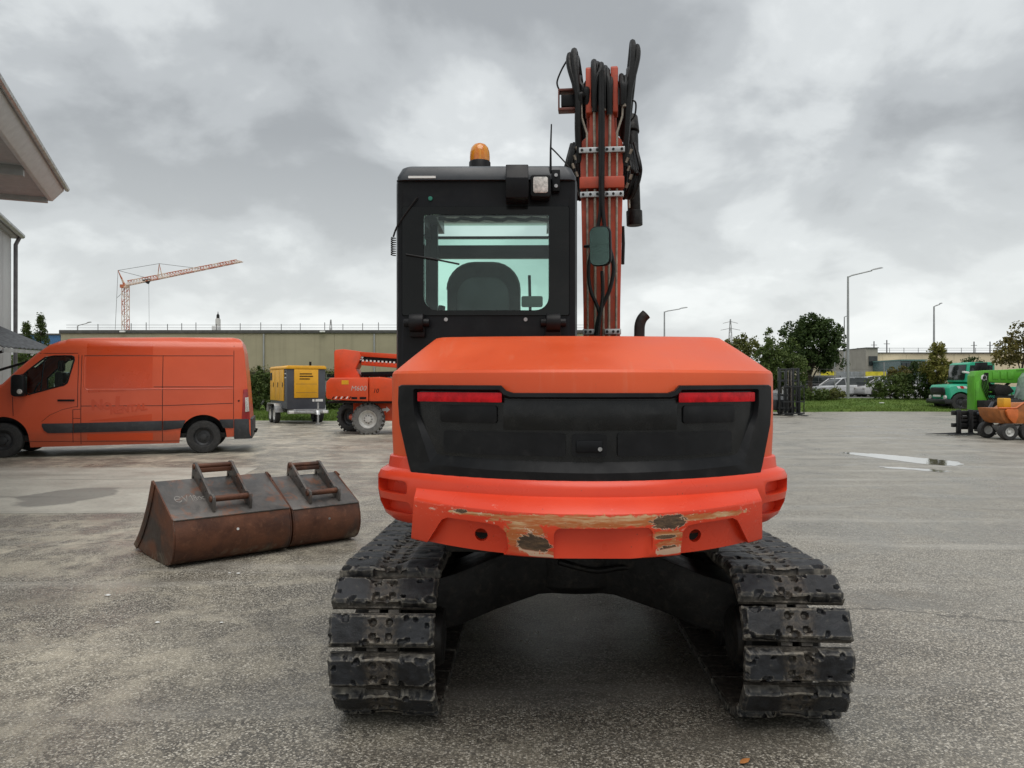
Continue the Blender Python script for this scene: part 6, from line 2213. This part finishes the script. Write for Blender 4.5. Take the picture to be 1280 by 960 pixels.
def s_(Y):
    return Y / F
Y = 55.0
k = s_(Y)
tree('big dense dark green tree behind the lamp post on the right', 1012, Y, 0.5, [(0.2, 0, 3.9, 2.25, 2.0, 1.9), (-0.6, 0, 4.6, 1.4, 1.4, 1.3), (0.9, 0, 4.5, 1.3, 1.4, 1.35), (1.3, 0, 3.0, 1.3, 1.3, 1.2), (-0.9, 0, 3.0, 1.3, 1.3, 1.2), (0.2, 0, 5.3, 0.9, 0.9, 0.7)], 240, 60, 0.38, 0.10, L_dark, 0.22, 2.0, group='trees along the car park')
Y = 50.0
tree('mid green bushy tree between the excavator and the big dark tree', 975, Y, 0.45, [(0.0, 0, 2.4, 1.5, 1.3, 1.9), (0.9, 0, 1.8, 1.1, 1.1, 1.4), (-0.9, 0, 2.0, 1.1, 1.1, 1.5)], 160, 50, 0.34, 0.085, L_mid, 0.12, 1.2, group='trees along the car park')
tree('yellowish ragged tree rising just over the excavator hood', 938, Y + 3, 0.45, [(0.0, 0, 2.7, 1.6, 1.4, 1.9), (-0.9, 0, 3.3, 0.9, 0.9, 1.1)], 120, 45, 0.32, 0.085, L_pale, 0.12, 1.2, group='trees along the car park')
tree('slim upright tree with sparse top beside the big dark tree', 962, Y - 1, 0.45, [(0.0, 0, 3.0, 0.45, 0.45, 1.9), (0.2, 0, 2.0, 0.8, 0.8, 1.2)], 60, 40, 0.24, 0.075, L_mid, 0.07, 1.6, group='trees along the car park')
Y = 48.5
tree('young yellow-green pointed tree left of the green truck', 1172, Y, 0.45, [(0, 0, 1.9, 1.0, 0.9, 0.8), (0, 0, 2.8, 0.62, 0.6, 0.8), (0.05, 0, 3.55, 0.28, 0.28, 0.6)], 110, 40, 0.22, 0.075, L_yel, 0.07, 1.4, group='trees along the car park')
Y = 40.0
tree('autumn tree with thin brown leaves at the right edge', 1278, Y, 0.1, [(0, 0, 3.3, 1.3, 1.2, 0.95), (-0.7, 0, 2.9, 0.8, 0.8, 0.5), (0.3, 0, 4.0, 0.8, 0.8, 0.7)], 110, 30, 0.26, 0.075, L_aut, 0.10, 2.0, group='trees along the car park')
# bushes in front of the car park
for lab, px, Y, bl, nn_, mt in (
        ('wide dark bush in front of the parked silver cars', 1112, 49.5, [(0, 0, 0.75, 1.5, 0.9, 0.95), (0.8, 0, 1.0, 0.9, 0.8, 0.95)], 110, L_mid),
        ('tall dark bush directly left of the green truck', 1150, 49.5, [(0, 0, 1.2, 1.3, 0.9, 1.35), (0.9, 0, 1.0, 1.0, 0.8, 1.1)], 120, L_dark),
        ('reddish sparse bush between the two dark bushes', 1128, 50.5, [(0, 0, 1.6, 0.9, 0.7, 0.6)], 45, L_aut),
        ('low ragged bush at the foot of the mid green tree', 1012, 48.5, [(0, 0, 0.35, 1.3, 0.7, 0.5)], 60, L_mid),
        ('low ragged bush left of the tall lamp post', 1038, 49.2, [(0, 0, 0.30, 0.9, 0.6, 0.4)], 50, L_pale),
        ('dark bush behind the green truck cab', 1205, 52.0, [(0, 0, 2.1, 1.7, 0.9, 0.8), (-1.0, 0, 1.2, 1.1, 0.9, 1.2)], 110, L_dark)):
    tree(lab, px, Y, 0.45, bl, nn_, 40, 0.24, 0.07, mt, 0.04, 0.5, 'bush', 'bush', 'bushes in front of the car park', limbs=4)
# hedge plants by the beige hall
hedge_px = ((316, 38.5, 1.75), (324, 38.0, 1.95), (332, 38.6, 1.8), (341, 39, 1.7), (412, 39, 1.0), (420, 39.5, 0.9))
words = ('tall ragged shrub right behind the van tail light', 'second shrub behind the van tail, the tallest of the row', 'third shrub of the row, just left of the generator', 'shrub half hidden by the left side of the generator', 'low shrub between generator and boom lift', 'low shrub right behind the boom lift turntable')
for (px, Y, h), lab in zip(hedge_px, words):
    tree(lab, px, Y, 0.15, [(0, 0, h * 0.5, 0.40, 0.45, h * 0.5), (0.05, 0, h * 0.85, 0.22, 0.25, h * 0.28)], 55, 40, 0.17, 0.06, L_hedge, 0.03, h * 0.5, 'shrub', 'shrub', 'shrubs in front of the beige hall', limbs=4)
# climbing growth along the hall wall
for lab, px in (('thin climbing plant on the hall wall left of the generator', 322), ('thin climbing plant on the hall wall above the generator', 386)):
    o = thing('climbing_plant', lab, 'plant', (P(px, 0, 47.8).x, 47.8, 0), 0, 'climbers on the hall')
    pts = [(rng.uniform(-1.8, 1.8), rng.uniform(-0.15, 0.1), P(0, 464, 47.8).z + rng.normal(0, 0.12)) for _ in range(40)]
    MB().tube([(-1.8, 0, P(0, 463, 47.8).z), (0, 0.0, P(0, 464, 47.8).z), (1.8, 0, P(0, 463.5, 47.8).z)], 0.02, 5).build('stem', M['bark'], o)
    MB().tube([(0, 0, 0), (0.1, 0.0, P(0, 464, 47.8).z)], 0.03, 5).build('stem', M['bark'], o)
    crown_mesh('leaves', pts, 12, 0.22, 0.05, L_pale, o)
# conifers behind the van cab
for lab, px, Y, ht in (('spiky dark conifer left of the pair behind the van windscreen', 33, 44, 5.0), ('spiky taller conifer behind the van windscreen', 51, 45, 5.5)):
    o = thing('conifer', lab, 'tree', (P(px, 0, Y).x, Y, 0), 0, 'conifers behind the van')
    MB().tube([(0, 0, 0), (0, 0, ht)], [0.09, 0.01], 6).build('trunk', M['bark'], o)
    pts = []
    for _ in range(190):
        q = rng.uniform(0.05, 1) ** 0.8
        r = (1 - q) * 1.35 + 0.05
        a = rng.uniform(0, 6.28)
        pts.append((r * math.cos(a) * rng.uniform(0.3, 1), r * math.sin(a) * rng.uniform(0.3, 1), ht * q))
    crown_mesh('crown', pts, 28, 0.20, 0.055, L_hedge, o)
tree('grey-green bush under the conifers behind the van windscreen', 40, 40, 0.0, [(0, 0, 1.9, 1.3, 0.9, 1.3)], 100, 40, 0.26, 0.07, L_mid, 0.05, 0.8, 'bush', 'bush', limbs=4)

# ================================================================ PARKED CARS
def car(label, px, Y, yaw, col, L=4.3, H=1.45, lens_red=False):
    o = thing('parked_car', label, 'car', (P(px, 0, Y).x, Y, 0.549), yaw, 'cars parked beyond the grass bank')
    paint = simple('car_paint', col, 0.28, var=0.05, scale=1, coat=0.4)
    h = L / 2
    bot, belt = 0.22, 0.60 * H
    low = [(-h, 0.35), (-h + 0.02, bot), (h - 0.02, bot), (h, 0.38), (h - 0.04, 0.62), (h - 0.15, belt * 0.86), (h - 1.05, belt), (-h + 0.5, belt + 0.04), (-h + 0.08, belt * 0.92), (-h, 0.55)]
    b = MB()
    b.loft([[(x, y, z if e == 0 else z - 0.02) for x, z in [(x * (1 - 0.03 * e), z) for x, z in low]] for y, e in ((-0.86, 1), (-0.80, 0), (0.80, 0), (0.86, 1))])
    bo = b.build('car_body', paint, o, bevel=0.03)
    cc_ = MB()
    for wx in (-h + 0.80, h - 0.85):
        cc_.cyl((wx, -1.0, 0.31), (wx, 1.0, 0.31), 0.37, 20)
    cut(bo, cc_)
    gh = [(-h + 0.30, belt + 0.0), (-h + 0.75, H - 0.06), (-h + 1.3, H), (h - 2.2, H - 0.01), (h - 1.75, H - 0.08), (h - 0.95, belt - 0.02)]
    g_ = MB().loft([[(x, y, z) for x, z in [(x * 1.0, z) for x, z in gh]] if abs(y) < 0.7 else [(x, y if z < belt + 0.05 else y * 0.84, z) for x, z in gh] for y in (-0.80, 0.80)])
    g_.build('glasshouse', M['dark_glass'], o, bevel=0.02)
    rf_ = MB().loft([[(x, y, z + 0.012) for x, z in gh[1:5]] + [(x, y, z - 0.03) for x, z in gh[1:5][::-1]] for y in (-0.66, 0.66)])
    rf_.build('roof', paint, o, bevel=0.01)
    for s in (-1, 1):
        for xa, xb in ((gh[0], gh[1]), (gh[5], gh[4])):
            MB().tube([(xa[0], s * 0.79, xa[1]), (xb[0], s * 0.675, xb[1])], 0.045, 6).build('pillar', paint, o)
        MB().tube([(0.0, s * 0.80, belt), (0.05, s * 0.68, H - 0.02)], 0.035, 6).build('pillar', paint, o)
        MB().box(h - 0.12, h - 0.015, s * 0.60 - 0.16, s * 0.60 + 0.16, 0.55, 0.70).build('headlight', M['lens'], o, bevel=0.02)
        MB().box(-h + 0.0, -h + 0.10, s * 0.62 - 0.15, s * 0.62 + 0.15, 0.62, 0.80).build('tail_light', M['red_reflector'], o, bevel=0.02)
        for wx in (-h + 0.80, h - 0.85):
            wheel(o, (wx, s * 0.74, 0.31), 0.31, 0.20, 0.20, M['rim_white'], s, holes=5)
    return o


car('black car half hidden behind the big dark tree trunk', 1022, 60, R(165), (0.012, 0.013, 0.016), 4.6, 1.6)
car('white hatchback in front of the yellow banner', 1048, 58, R(200), (0.55, 0.56, 0.57), 4.1, 1.42)
car('dark grey car with red tail light right of the tall lamp post', 1077, 58.5, R(8), (0.045, 0.045, 0.05), 4.3, 1.42)
car('silver estate car behind the dark grey car', 1090, 63, R(172), (0.34, 0.36, 0.38), 4.5, 1.6)
car('white car parked behind the wide dark bush', 1107, 57, R(185), (0.50, 0.50, 0.50), 4.2, 1.45)
car('silver car seen through the gap between the dark bushes', 1140, 60, R(175), (0.42, 0.43, 0.44), 4.3, 1.45)

# yellow banners and grey gate behind the cars
BY = 72.0
for lab, a, b in (('yellow banner on the fence left of the grey gate', 1025, 1045), ('yellow banner on the fence right of the grey gate', 1081, 1108)):
    o = thing('banner', lab, 'banner', (P(a, 0, BY).x, BY, 0.549), 0, 'yellow banners by the factory')
    wq = (b - a) / F * BY
    MB().box(0.05, wq - 0.05, -0.03, 0.0, P(0, 476.5, BY).z - 0.549, P(0, 464.5, BY).z - 0.549).build('cloth', simple('yellow_cloth', (0.60, 0.52, 0.03), 0.7, var=0.25, scale=1.6), o)
    for x in (0.0, wq):
        MB().cyl((x, 0, 0), (x, 0, P(0, 463, BY).z - 0.549), 0.04, 8).build('post', M['post_grey'], o)
gt = thing('sliding_gate', 'plain grey panel gate between the two yellow banners', 'gate', (P(1046, 0, BY + 0.5).x, BY + 0.5, 0.549))
for k in range(6):
    wq = 34 / F * BY / 6
    MB().box(k * wq, (k + 1) * wq - 0.03, 0, 0.06, 0.05, P(0, 464.3, BY).z - 0.549).build('panel', simple('gate_grey', (0.25, 0.27, 0.28), 0.5), gt)
# fence posts on the bank with wires
fence = thing('wire_fence', 'thin wire fence with slim posts along the car park edge', 'fence', (P(1043, 0, 52).x, 52, 0.52))
def fq(px):
    return P(px, 0, 52).x - P(1043, 0, 52).x
for px in (958, 1001, 1043.5, 1105, 1148, 1190):
    MB().cyl((fq(px), 0, 0), (fq(px), 0, P(0, 453, 52).z - 0.52), 0.035, 8).build('fence_post', M['post_grey'], fence)
for k in range(5):
    MB().tube([(fq(958), 0, 0.3 + 0.42 * k), (fq(1190), 0, 0.3 + 0.42 * k)], 0.006, 4).build('wire', wire_m, fence, smooth=False)

# ================================================================ BLACK FORKLIFT MAST AT THE EDGE OF THE YARD
FKY = 36.5
fk = thing('forklift', 'black forklift with open mast and load guard just right of the excavator', 'forklift', (P(985, 0, FKY).x, FKY, 0))
def kx(px):
    return P(px, 0, FKY).x - P(985, 0, FKY).x
def kz(py):
    return P(0, py, FKY).z
blk = simple('black_forklift_paint', (0.008, 0.009, 0.010), 0.4, var=0.3, scale=4)
for px in (974, 982, 991, 997.5):
    MB().box(kx(px) - 0.045, kx(px) + 0.045, -0.08, 0.08, 0.08, kz(461 if px < 990 else 460)).build('mast_rail', blk, fk, bevel=0.008)
for py in (462, 476, 494, 510):
    MB().box(kx(972), kx(999), -0.05, 0.05, kz(py) - 0.05, kz(py) + 0.05).build('mast_crossbar', blk, fk, bevel=0.008)
MB().cyl((kx(986.5), 0.0, 0.2), (kx(986.5), 0.0, kz(470)), 0.055, 12).build('lift_cylinder', M['dark_steel'], fk)
for px in (988.3, 984.7):
    MB().tube([(kx(px), -0.06, 0.4), (kx(px), -0.06, kz(463))], 0.014, 5).build('chain', M['steel'], fk)
for px in (978, 983, 988, 993, 998, 1003):
    MB().box(kx(px) - 0.018, kx(px) + 0.018, -0.22, -0.18, 0.12, kz(483)).build('guard_bar', blk, fk)
for py in (483, 502, 516.5):
    MB().box(kx(976), kx(1003.6), -0.235, -0.165, kz(py) - 0.03, kz(py) + 0.03).build('guard_rail', blk, fk)
for px in (980, 996):
    MB().prism([(-1.3, 0.03), (-0.24, 0.03), (-0.24, 0.10), (-1.3, 0.05)], 'x', kx(px) - 0.06, kx(px) + 0.06).build('fork', blk, fk)
MB().prism([(0.15, 0.25), (2.3, 0.25), (2.4, 0.95), (1.9, 1.05), (0.9, 0.8), (0.15, 0.75)], 'x', kx(962), kx(994)).build('chassis', blk, fk, bevel=0.05)
og = MB()
for x in (kx(964), kx(992)):
    og.tube([(x, 0.3, 0.75), (x, 0.5, 2.1), (x, 1.7, 2.1), (x, 1.9, 1.0)], 0.04, 6)
og.build('overhead_guard', blk, fk)
for s, x in ((-1, kx(963)), (1, kx(993))):
    for y, r in ((0.45, 0.30), (1.95, 0.24)):
        wheel(fk, (x, y, r), r, 0.2, r * 0.6, M['rim_dark'], s, axis='x', holes=5)

# ================================================================ TEAL TRUCK
TY = 43.0
truck = thing('teal_truck', 'teal green short-nosed truck with black grille parked at the right', 'truck', (P(1202, 0, TY).x, TY, 0), R(-4))
truck.scale = (1.08, 1.08, 1.08)
teal = simple('teal_paint', (0.022, 0.37, 0.215), 0.35, var=0.08, scale=1.2, coat=0.2)
# local -x is the nose, local -y the flank we see
hoodp = [(-1.15, 0.62), (-1.20, 1.20), (-1.10, 1.34), (0.0, 1.42), (0.0, 0.62)]
hd_ = MB()
hd_.loft([[(x, y, z) for x, z in hoodp] if abs(y) < 0.9 else [(x + (0.10 if x < -1 else 0), y, z - (0.06 if z > 1.2 else 0)) for x, z in hoodp] for y in (-1.0, -0.85, 0.85, 1.0)])
tb1 = hd_.build('hood', teal, truck, bevel=0.03)
cut(tb1, MB().cyl((-0.52, -1.3, 0.46), (-0.52, 1.3, 0.46), 0.54, 24))
cabp = [(0.002, 0.50), (0.002, 1.42), (-0.28, 1.50), (-0.16, 2.42), (0.0, 2.50), (1.10, 2.50), (1.15, 2.42), (1.15, 0.50)]
MB().prism(cabp, 'y', -0.95, 0.95).build('truck_cab', teal, truck, bevel=0.04)
MB().prism([(-0.292, 1.60), (-0.175, 2.36), (-0.195, 2.38), (-0.315, 1.60)], 'y', -0.84, 0.84).build('windscreen', M['dark_glass'], truck, bevel=0.004)
MB().prism([(-0.12, 1.56), (-0.06, 2.34), (0.56, 2.34), (0.56, 1.56)], 'y', -0.962, -0.951).build('side_window', M['dark_glass'], truck, bevel=0.003)
MB().prism([(0.66, 1.70), (0.66, 2.34), (1.04, 2.34), (1.04, 1.70)], 'y', -0.962, -0.951).build('rear_side_window', M['dark_glass'], truck, bevel=0.003)
MB().box(0.60, 0.625, -0.965, -0.95, 0.62, 2.45).build('door_seam', M['roof_dark'], truck)
gr = MB().loft([[(x, y, z) for y, z in rrect(-0.78, 0.78, 0.80, 1.22, 0.18, 5)] for x in (-1.23, -1.10)])
gro = gr.build('grille', blk, truck, bevel=0.02)
for k in range(4):
    MB().box(-1.242, -1.228, -0.6, 0.6, 0.87 + 0.08 * k, 0.895 + 0.08 * k).build('grille_slat', M['dark_steel'], gro)
MB().box(-1.25, -1.232, -0.40, 0.40, 0.73, 0.83).build('number_plate', M['white_paint'], truck)
MB().prism(rrect(-1.32, -0.95, 0.38, 0.62, 0.06, 3), 'y', -1.02, 1.02).build('front_bumper', blk, truck, bevel=0.02)
for y in (-0.78, 0.78):
    MB().lathe([(0, -0.05), (0.11, -0.04), (0.12, 0.0), (0.12, 0.04)], (-1.20, y, 0.70), 'x', 16).build('headlight', M['lens'], truck)
for k, c in enumerate(('white_paint', 'red_reflector', 'white_paint')):
    MB().prism([(-0.75 + 0.16 * k, 1.28), (-0.60 + 0.16 * k, 1.28), (-0.52 + 0.16 * k, 1.16), (-0.67 + 0.16 * k, 1.16)], 'y', -1.012, -1.001).build('warning_stripe', M[c], truck)
MB().prism([(-0.20, 1.9), (-0.50, 1.95), (-0.50, 2.05), (-0.20, 2.0)], 'y', -1.22, -1.02).build('door_mirror', M['white_paint'], truck, bevel=0.02)
MB().box(0.0, 5.0, -0.5, 0.5, 0.55, 0.80).build('chassis', blk, truck)
MB().box(1.3, 5.0, -1.0, 1.0, 0.85, 1.25).build('flat_bed', teal, truck, bevel=0.02)
for y in (-0.85, 0.85):
    wheel(truck, (-0.52, y, 0.46), 0.46, 0.28, 0.26, M['rim_dark'], -1 if y < 0 else 1)
    wheel(truck, (3.6, y, 0.46), 0.46, 0.28, 0.26, M['rim_dark'], -1 if y < 0 else 1)

# ================================================================ BRIGHT GREEN TELEHANDLER
GY = 31.0
th = thing('telehandler', 'bright green telehandler with upright mast and long arm at the right edge', 'telehandler', (P(1232, 0, GY).x, GY, 0))
def gx(px):
    return P(px, 0, GY).x - P(1232, 0, GY).x
def gz(py):
    return P(0, py, GY).z
grn = simple('bright_green_paint', (0.085, 0.34, 0.018), 0.38, var=0.12, scale=2, dirt=(0.05, 0.12, 0.02), dirt_amt=0.4)
MB().prism([(gx(1213), gz(512)), (gx(1213.5), gz(470)), (gx(1217), gz(464)), (gx(1231), gz(463)), (gx(1232), gz(470)), (gx(1231), gz(500)), (gx(1224), gz(512))], 'y', -0.25, 0.25).build('mast', grn, th, bevel=0.02)
MB().prism([(gx(1229), gz(463)), (gx(1310), gz(460)), (gx(1310), gz(466)), (gx(1266), gz(479)), (gx(1240), gz(478.5)), (gx(1230), gz(477))], 'y', -0.22, 0.22).build('arm', grn, th, bevel=0.02)
MB().prism([(gx(1266), gz(461.5)), (gx(1310), gz(458)), (gx(1310), gz(460.5)), (gx(1266), gz(463.2))], 'y', -0.26, 0.26).build('arm_cap', grn, th, bevel=0.01)
MB().cyl((gx(1225), -0.28, gz(472)), (gx(1225), -0.20, gz(472)), 0.12, 20).build('pivot_plate', M['white_paint'], th)
MB().cyl((gx(1225), -0.30, gz(472)), (gx(1225), -0.27, gz(472)), 0.06, 14).build('pivot_pin', M['dark_steel'], th)
MB().tube([(gx(1233), -0.05, gz(478)), (gx(1247), -0.05, gz(489)), (gx(1262), 0.0, gz(478))], 0.06, 8).build('lift_cylinder', M['dark_steel'], th)
MB().tube([(gx(1231), -0.3, gz(490)), (gx(1257), -0.3, gz(489)), (gx(1259), -0.3, gz(494))], 0.025, 6).build('guard_rail', grn, th)
for k, (a, b) in enumerate(((1236, 1244), (1246, 1253), (1255, 1262))):
    MB().box(gx(a), gx(b), -0.245, -0.221, gz(474), gz(464.5)).build('arm_plate', grn, th, bevel=0.01)
for k in range(5):
    MB().tube(catmull([(gx(1226 + k), -0.27, gz(466)), (gx(1222 + 2 * k), -0.29, gz(480)), (gx(1226 + 2 * k), -0.29, gz(492)), (gx(1230 + 3 * k), -0.25, gz(500))], 5), 0.016, 6).build('hose', M['hose'], th)
MB().prism([(gx(1214.5), gz(510)), (gx(1215), gz(478)), (gx(1219), gz(476)), (gx(1219), gz(508))], 'y', -0.275, -0.252).build('mast_plate', grn, th, bevel=0.008)
MB().prism([(gx(1233), gz(487)), (gx(1238), gz(480)), (gx(1252), gz(482)), (gx(1258), gz(489)), (gx(1250), gz(494)), (gx(1236), gz(494))], 'y', -0.5, 0.1).build('engine_bay', M['dark_steel'], th, bevel=0.02)
MB().box(gx(1216), gx(1218), -0.262, -0.251, gz(496), gz(488)).build('white_label', M['white_paint'], th)
MB().box(gx(1216), gx(1310), -0.75, 0.75, 0.55, gz(500)).build('chassis', M['dark_steel'], th, bevel=0.03)
cbp = [(gx(1262), gz(500)), (gx(1268), gz(473)), (gx(1273), gz(466)), (gx(1306), gz(465)), (gx(1306), gz(500))]
MB().prism(cbp, 'y', -0.9, -0.2).build('cab_glass', simple('pale_green_glass', (0.30, 0.38, 0.33), 0.08), th, bevel=0.03)
for a_, b_ in zip(cbp, cbp[1:]):
    MB().tube([(a_[0], -0.905, a_[1]), (b_[0], -0.905, b_[1])], 0.035, 6).build('cab_pillar', grn, th)
MB().lathe([(0, -0.03), (0.16, 0.0), (0.16, 0.12), (0, 0.12)], (gx(1268), -1.02, gz(496)), 'y', 16).build('work_lamp', M['black_plastic'], th)
MB().box(gx(1266.5), gx(1269.5), -1.06, -1.04, gz(498), gz(494)).build('lamp_lens', M['white_paint'], th)
MB().box(gx(1231.5), gx(1240.5), 0.3, 0.7, gz(466), gz(452.5)).build('counter_box', M['black_plastic'], th, bevel=0.02)
for px in (1250, 1306):
    for y in (-0.80, 0.80):
        wheel(th, (gx(px), y, 0.46), 0.46, 0.34, 0.27, M['rim_dark'], -1 if y < 0 else 1, lugs=True)

# ================================================================ ORANGE MINI DUMPER AND FORK CARRIAGE
DY = 20.9
dm = thing('mini_dumper', 'small orange dumper with rusty skip and four little wheels at the right edge', 'dumper', (P(1262, 0, DY).x, DY, 0))
def mx(px):
    return P(px, 0, DY).x - P(1262, 0, DY).x
def mz(py):
    return P(0, py, DY).z
dor = simple('dumper_orange', (0.55, 0.13, 0.025), 0.45, var=0.15, scale=3, dirt=(0.25, 0.09, 0.03), dirt_amt=0.5)
skip_m = simple('rusty_orange_skip', (0.38, 0.125, 0.028), 0.6, var=0.25, scale=3, dirt=(0.17, 0.07, 0.03), dirt_amt=0.6)
MB().prism([(mx(1237), mz(510)), (mx(1258), mz(510)), (mx(1267), mz(503.5)), (mx(1320), mz(503)), (mx(1312), mz(528)), (mx(1247), mz(529)), (mx(1240), mz(520))], 'y', -0.40, 0.55).build('skip', skip_m, dm, bevel=0.01)
MB().tube([(mx(1236), -0.41, mz(509.5)), (mx(1258), -0.41, mz(509.5)), (mx(1267), -0.41, mz(503)), (mx(1320), -0.41, mz(502.5))], 0.025, 6).build('skip_rim', dor, dm)
MB().prism([(mx(1243), mz(513)), (mx(1246), mz(510.5)), (mx(1258), mz(511)), (mx(1258), mz(520)), (mx(1255), mz(528)), (mx(1252), mz(528)), (mx(1246), mz(521))], 'y', -0.50, -0.415).build('pivot_bracket', dor, dm, bevel=0.01)
MB().box(mx(1246), mx(1255), -0.30, 0.0, mz(509), mz(497.5)).build('yellow_tank', M['gen_yellow'], dm, bevel=0.02)
MB().prism([(mx(1250), mz(532)), (mx(1262), mz(531)), (mx(1320), mz(531)), (mx(1320), mz(541)), (mx(1258), mz(544))], 'y', -0.35, 0.4).build('chassis', simple('grey_chassis', (0.22, 0.22, 0.215), 0.6), dm, bevel=0.02)
MB().box(mx(1275), mx(1310), -0.48, -0.42, mz(532), mz(514)).build('white_cover', M['rim_white'], dm, bevel=0.02)
for px in (1247.5, 1271.5):
    for y in (-0.42, 0.5):
        wheel(dm, (mx(px), y, 0.225), 0.225, 0.20, 0.12, M['rim_white'], -1 if y < 0 else 1, holes=5)
CY2 = 22.5
fc = thing('fork_carriage', 'black pallet fork attachment with four long tines lying left of the mini dumper', 'fork attachment', (P(1212, 0, CY2).x, CY2, 0))
def qx(px):
    return P(px, 0, CY2).x - P(1212, 0, CY2).x
def qz(py):
    return P(0, py, CY2).z
MB().box(qx(1191), qx(1236), 0.0, 0.10, qz(519), qz(513.5)).build('top_beam', blk, fc, bevel=0.01)
MB().box(qx(1191), qx(1236), 0.0, 0.10, qz(534), qz(529)).build('bottom_beam', blk, fc, bevel=0.01)
for px in (1197, 1212, 1224, 1233):
    MB().box(qx(px) - 0.06, qx(px) + 0.06, -0.09, -0.005, max(0.03, qz(542)), qz(512)).build('fork_shank', blk, fc, bevel=0.01)
for k, (px, dy) in enumerate(((1197, 0.0), (1212, -0.1), (1224, -0.25), (1233, -0.35))):
    e = qx(px) - (0.95 + 0.06 * k)
    MB().loft([[(qx(px) + 0.05, dy - 0.05, 0.035), (qx(px) + 0.05, dy + 0.06, 0.035), (qx(px) + 0.05, dy + 0.06, 0.085), (qx(px) + 0.05, dy - 0.05, 0.085)],
               [(e, dy - 0.03, 0.03), (e, dy + 0.03, 0.03), (e, dy + 0.03, 0.04), (e, dy - 0.03, 0.04)]]).build('tine', blk, fc, bevel=0.003)
MB().prism([(qx(1218), qz(515)), (qx(1229), qz(514)), (qx(1236), qz(502)), (qx(1239), qz(502)), (qx(1233), qz(517)), (qx(1218), qz(518))], 'y', -0.16, -0.10).build('hitch_bracket', M['gen_grey'], fc, bevel=0.008)
MB().box(qx(1204), qx(1238), 0.12, 0.20, qz(537), qz(517)).build('back_plate', blk, fc, bevel=0.01)
for k, py in enumerate((521, 525.5)):
    MB().box(qx(1200), qx(1230), -0.03, -0.004, qz(py) - 0.03, qz(py) + 0.03).build('cross_slat', blk, fc, bevel=0.005)
MB().box(qx(1203), qx(1208), -0.012, -0.005, qz(522.5), qz(519.5)).build('white_sticker', M['white_paint'], fc)
for k in range(4):
    MB().tube(catmull([(qx(1234), -0.05, qz(516)), (qx(1238 + k), -0.15, qz(508 - 2 * k)), (qx(1243 + k), -0.05, qz(514)), (qx(1240), 0.1, qz(526))], 5), 0.018, 6).build('hose', M['hose'], fc)
MB().prism([(qx(1226), qz(540)), (qx(1226), qz(514)), (qx(1243), qz(518)), (qx(1246), qz(532)), (qx(1240), qz(540))], 'y', 0.11, 0.35).build('back_frame', blk, fc, bevel=0.02)

# ================================================================ SMALL THINGS ON THE GROUND
lf = P(925, 957, 3.02)
fl = thing('fallen_leaf', 'small orange-brown fallen leaf on the asphalt at the bottom edge', 'leaf', (lf.x, lf.y, 0.004), R(30))
lp = [(0, 0), (0.012, -0.012), (0.03, -0.015), (0.045, -0.006), (0.055, 0), (0.045, 0.008), (0.03, 0.014), (0.012, 0.011)]
MB().loft([[(x, y, 0.004 + 0.10 * abs(y) + 0.1 * x) for x, y in lp], [(x, y, 0.0055 + 0.10 * abs(y) + 0.1 * x) for x, y in lp]]).build('blade', simple('dry_leaf', (0.42, 0.17, 0.05), 0.6), fl)
for k, (px, py) in enumerate(((287, 717), (298, 717.5), (135, 745), (277, 779), (197, 779))):
    Y = 1440 / (py - 480)
    o = MB()
    r0 = 0.008 + 0.003 * (k % 3)
    o.lathe([(0, 0), (r0, 0.002), (r0 * 1.1, r0 * 0.4), (r0 * 0.5, r0 * 0.8), (0, r0 * 0.85)], (0, 0, 0), 'z', 7)
    q = o.build('pebble', M['white_paint'], None, smooth=False)
    q.location = (P(px, 0, Y).x, Y, 0.002)
    q.scale = (1.4, 0.9, 1)
    tag(q, ('tiny pale stone chip below the wider bucket, left of a pair', 'tiny pale stone chip below the wider bucket, right of a pair', 'tiny pale stone chip on the asphalt furthest left', 'tiny pale stone chip nearest the left track', 'tiny pale stone chip between the furthest left one and the track')[k], 'stone', 'stone chips')
o = MB().box(-0.12, 0.12, -0.08, 0.08, 0.0, 0.05).build('litter', M['white_paint'], None, bevel=0.01)
o.location = (P(1102, 0, 45.5).x, 45.5, 0.36)
tag(o, 'scrap of white paper lying on the grass bank', 'litter')

# far line of trees that closes the view between the hall and the factory, mostly behind the excavator
wood_pts = []
for _ in range(900):
    x = rng.uniform(-14, 58)
    h = 4.2 + 1.6 * noise.noise(Vector((x * 0.16, 3.0, 0))) + 0.8 * noise.noise(Vector((x * 0.6, 7.0, 0)))
    wood_pts.append((x, 165 + rng.uniform(-3, 3), rng.uniform(0.1, 1) ** 0.6 * h))
wood = crown_mesh('far_trees', wood_pts, 16, 0.9, 0.34, L_dark, None)
tag(wood, 'distant dark line of trees on the horizon behind the excavator', 'trees')['kind'] = 'stuff'
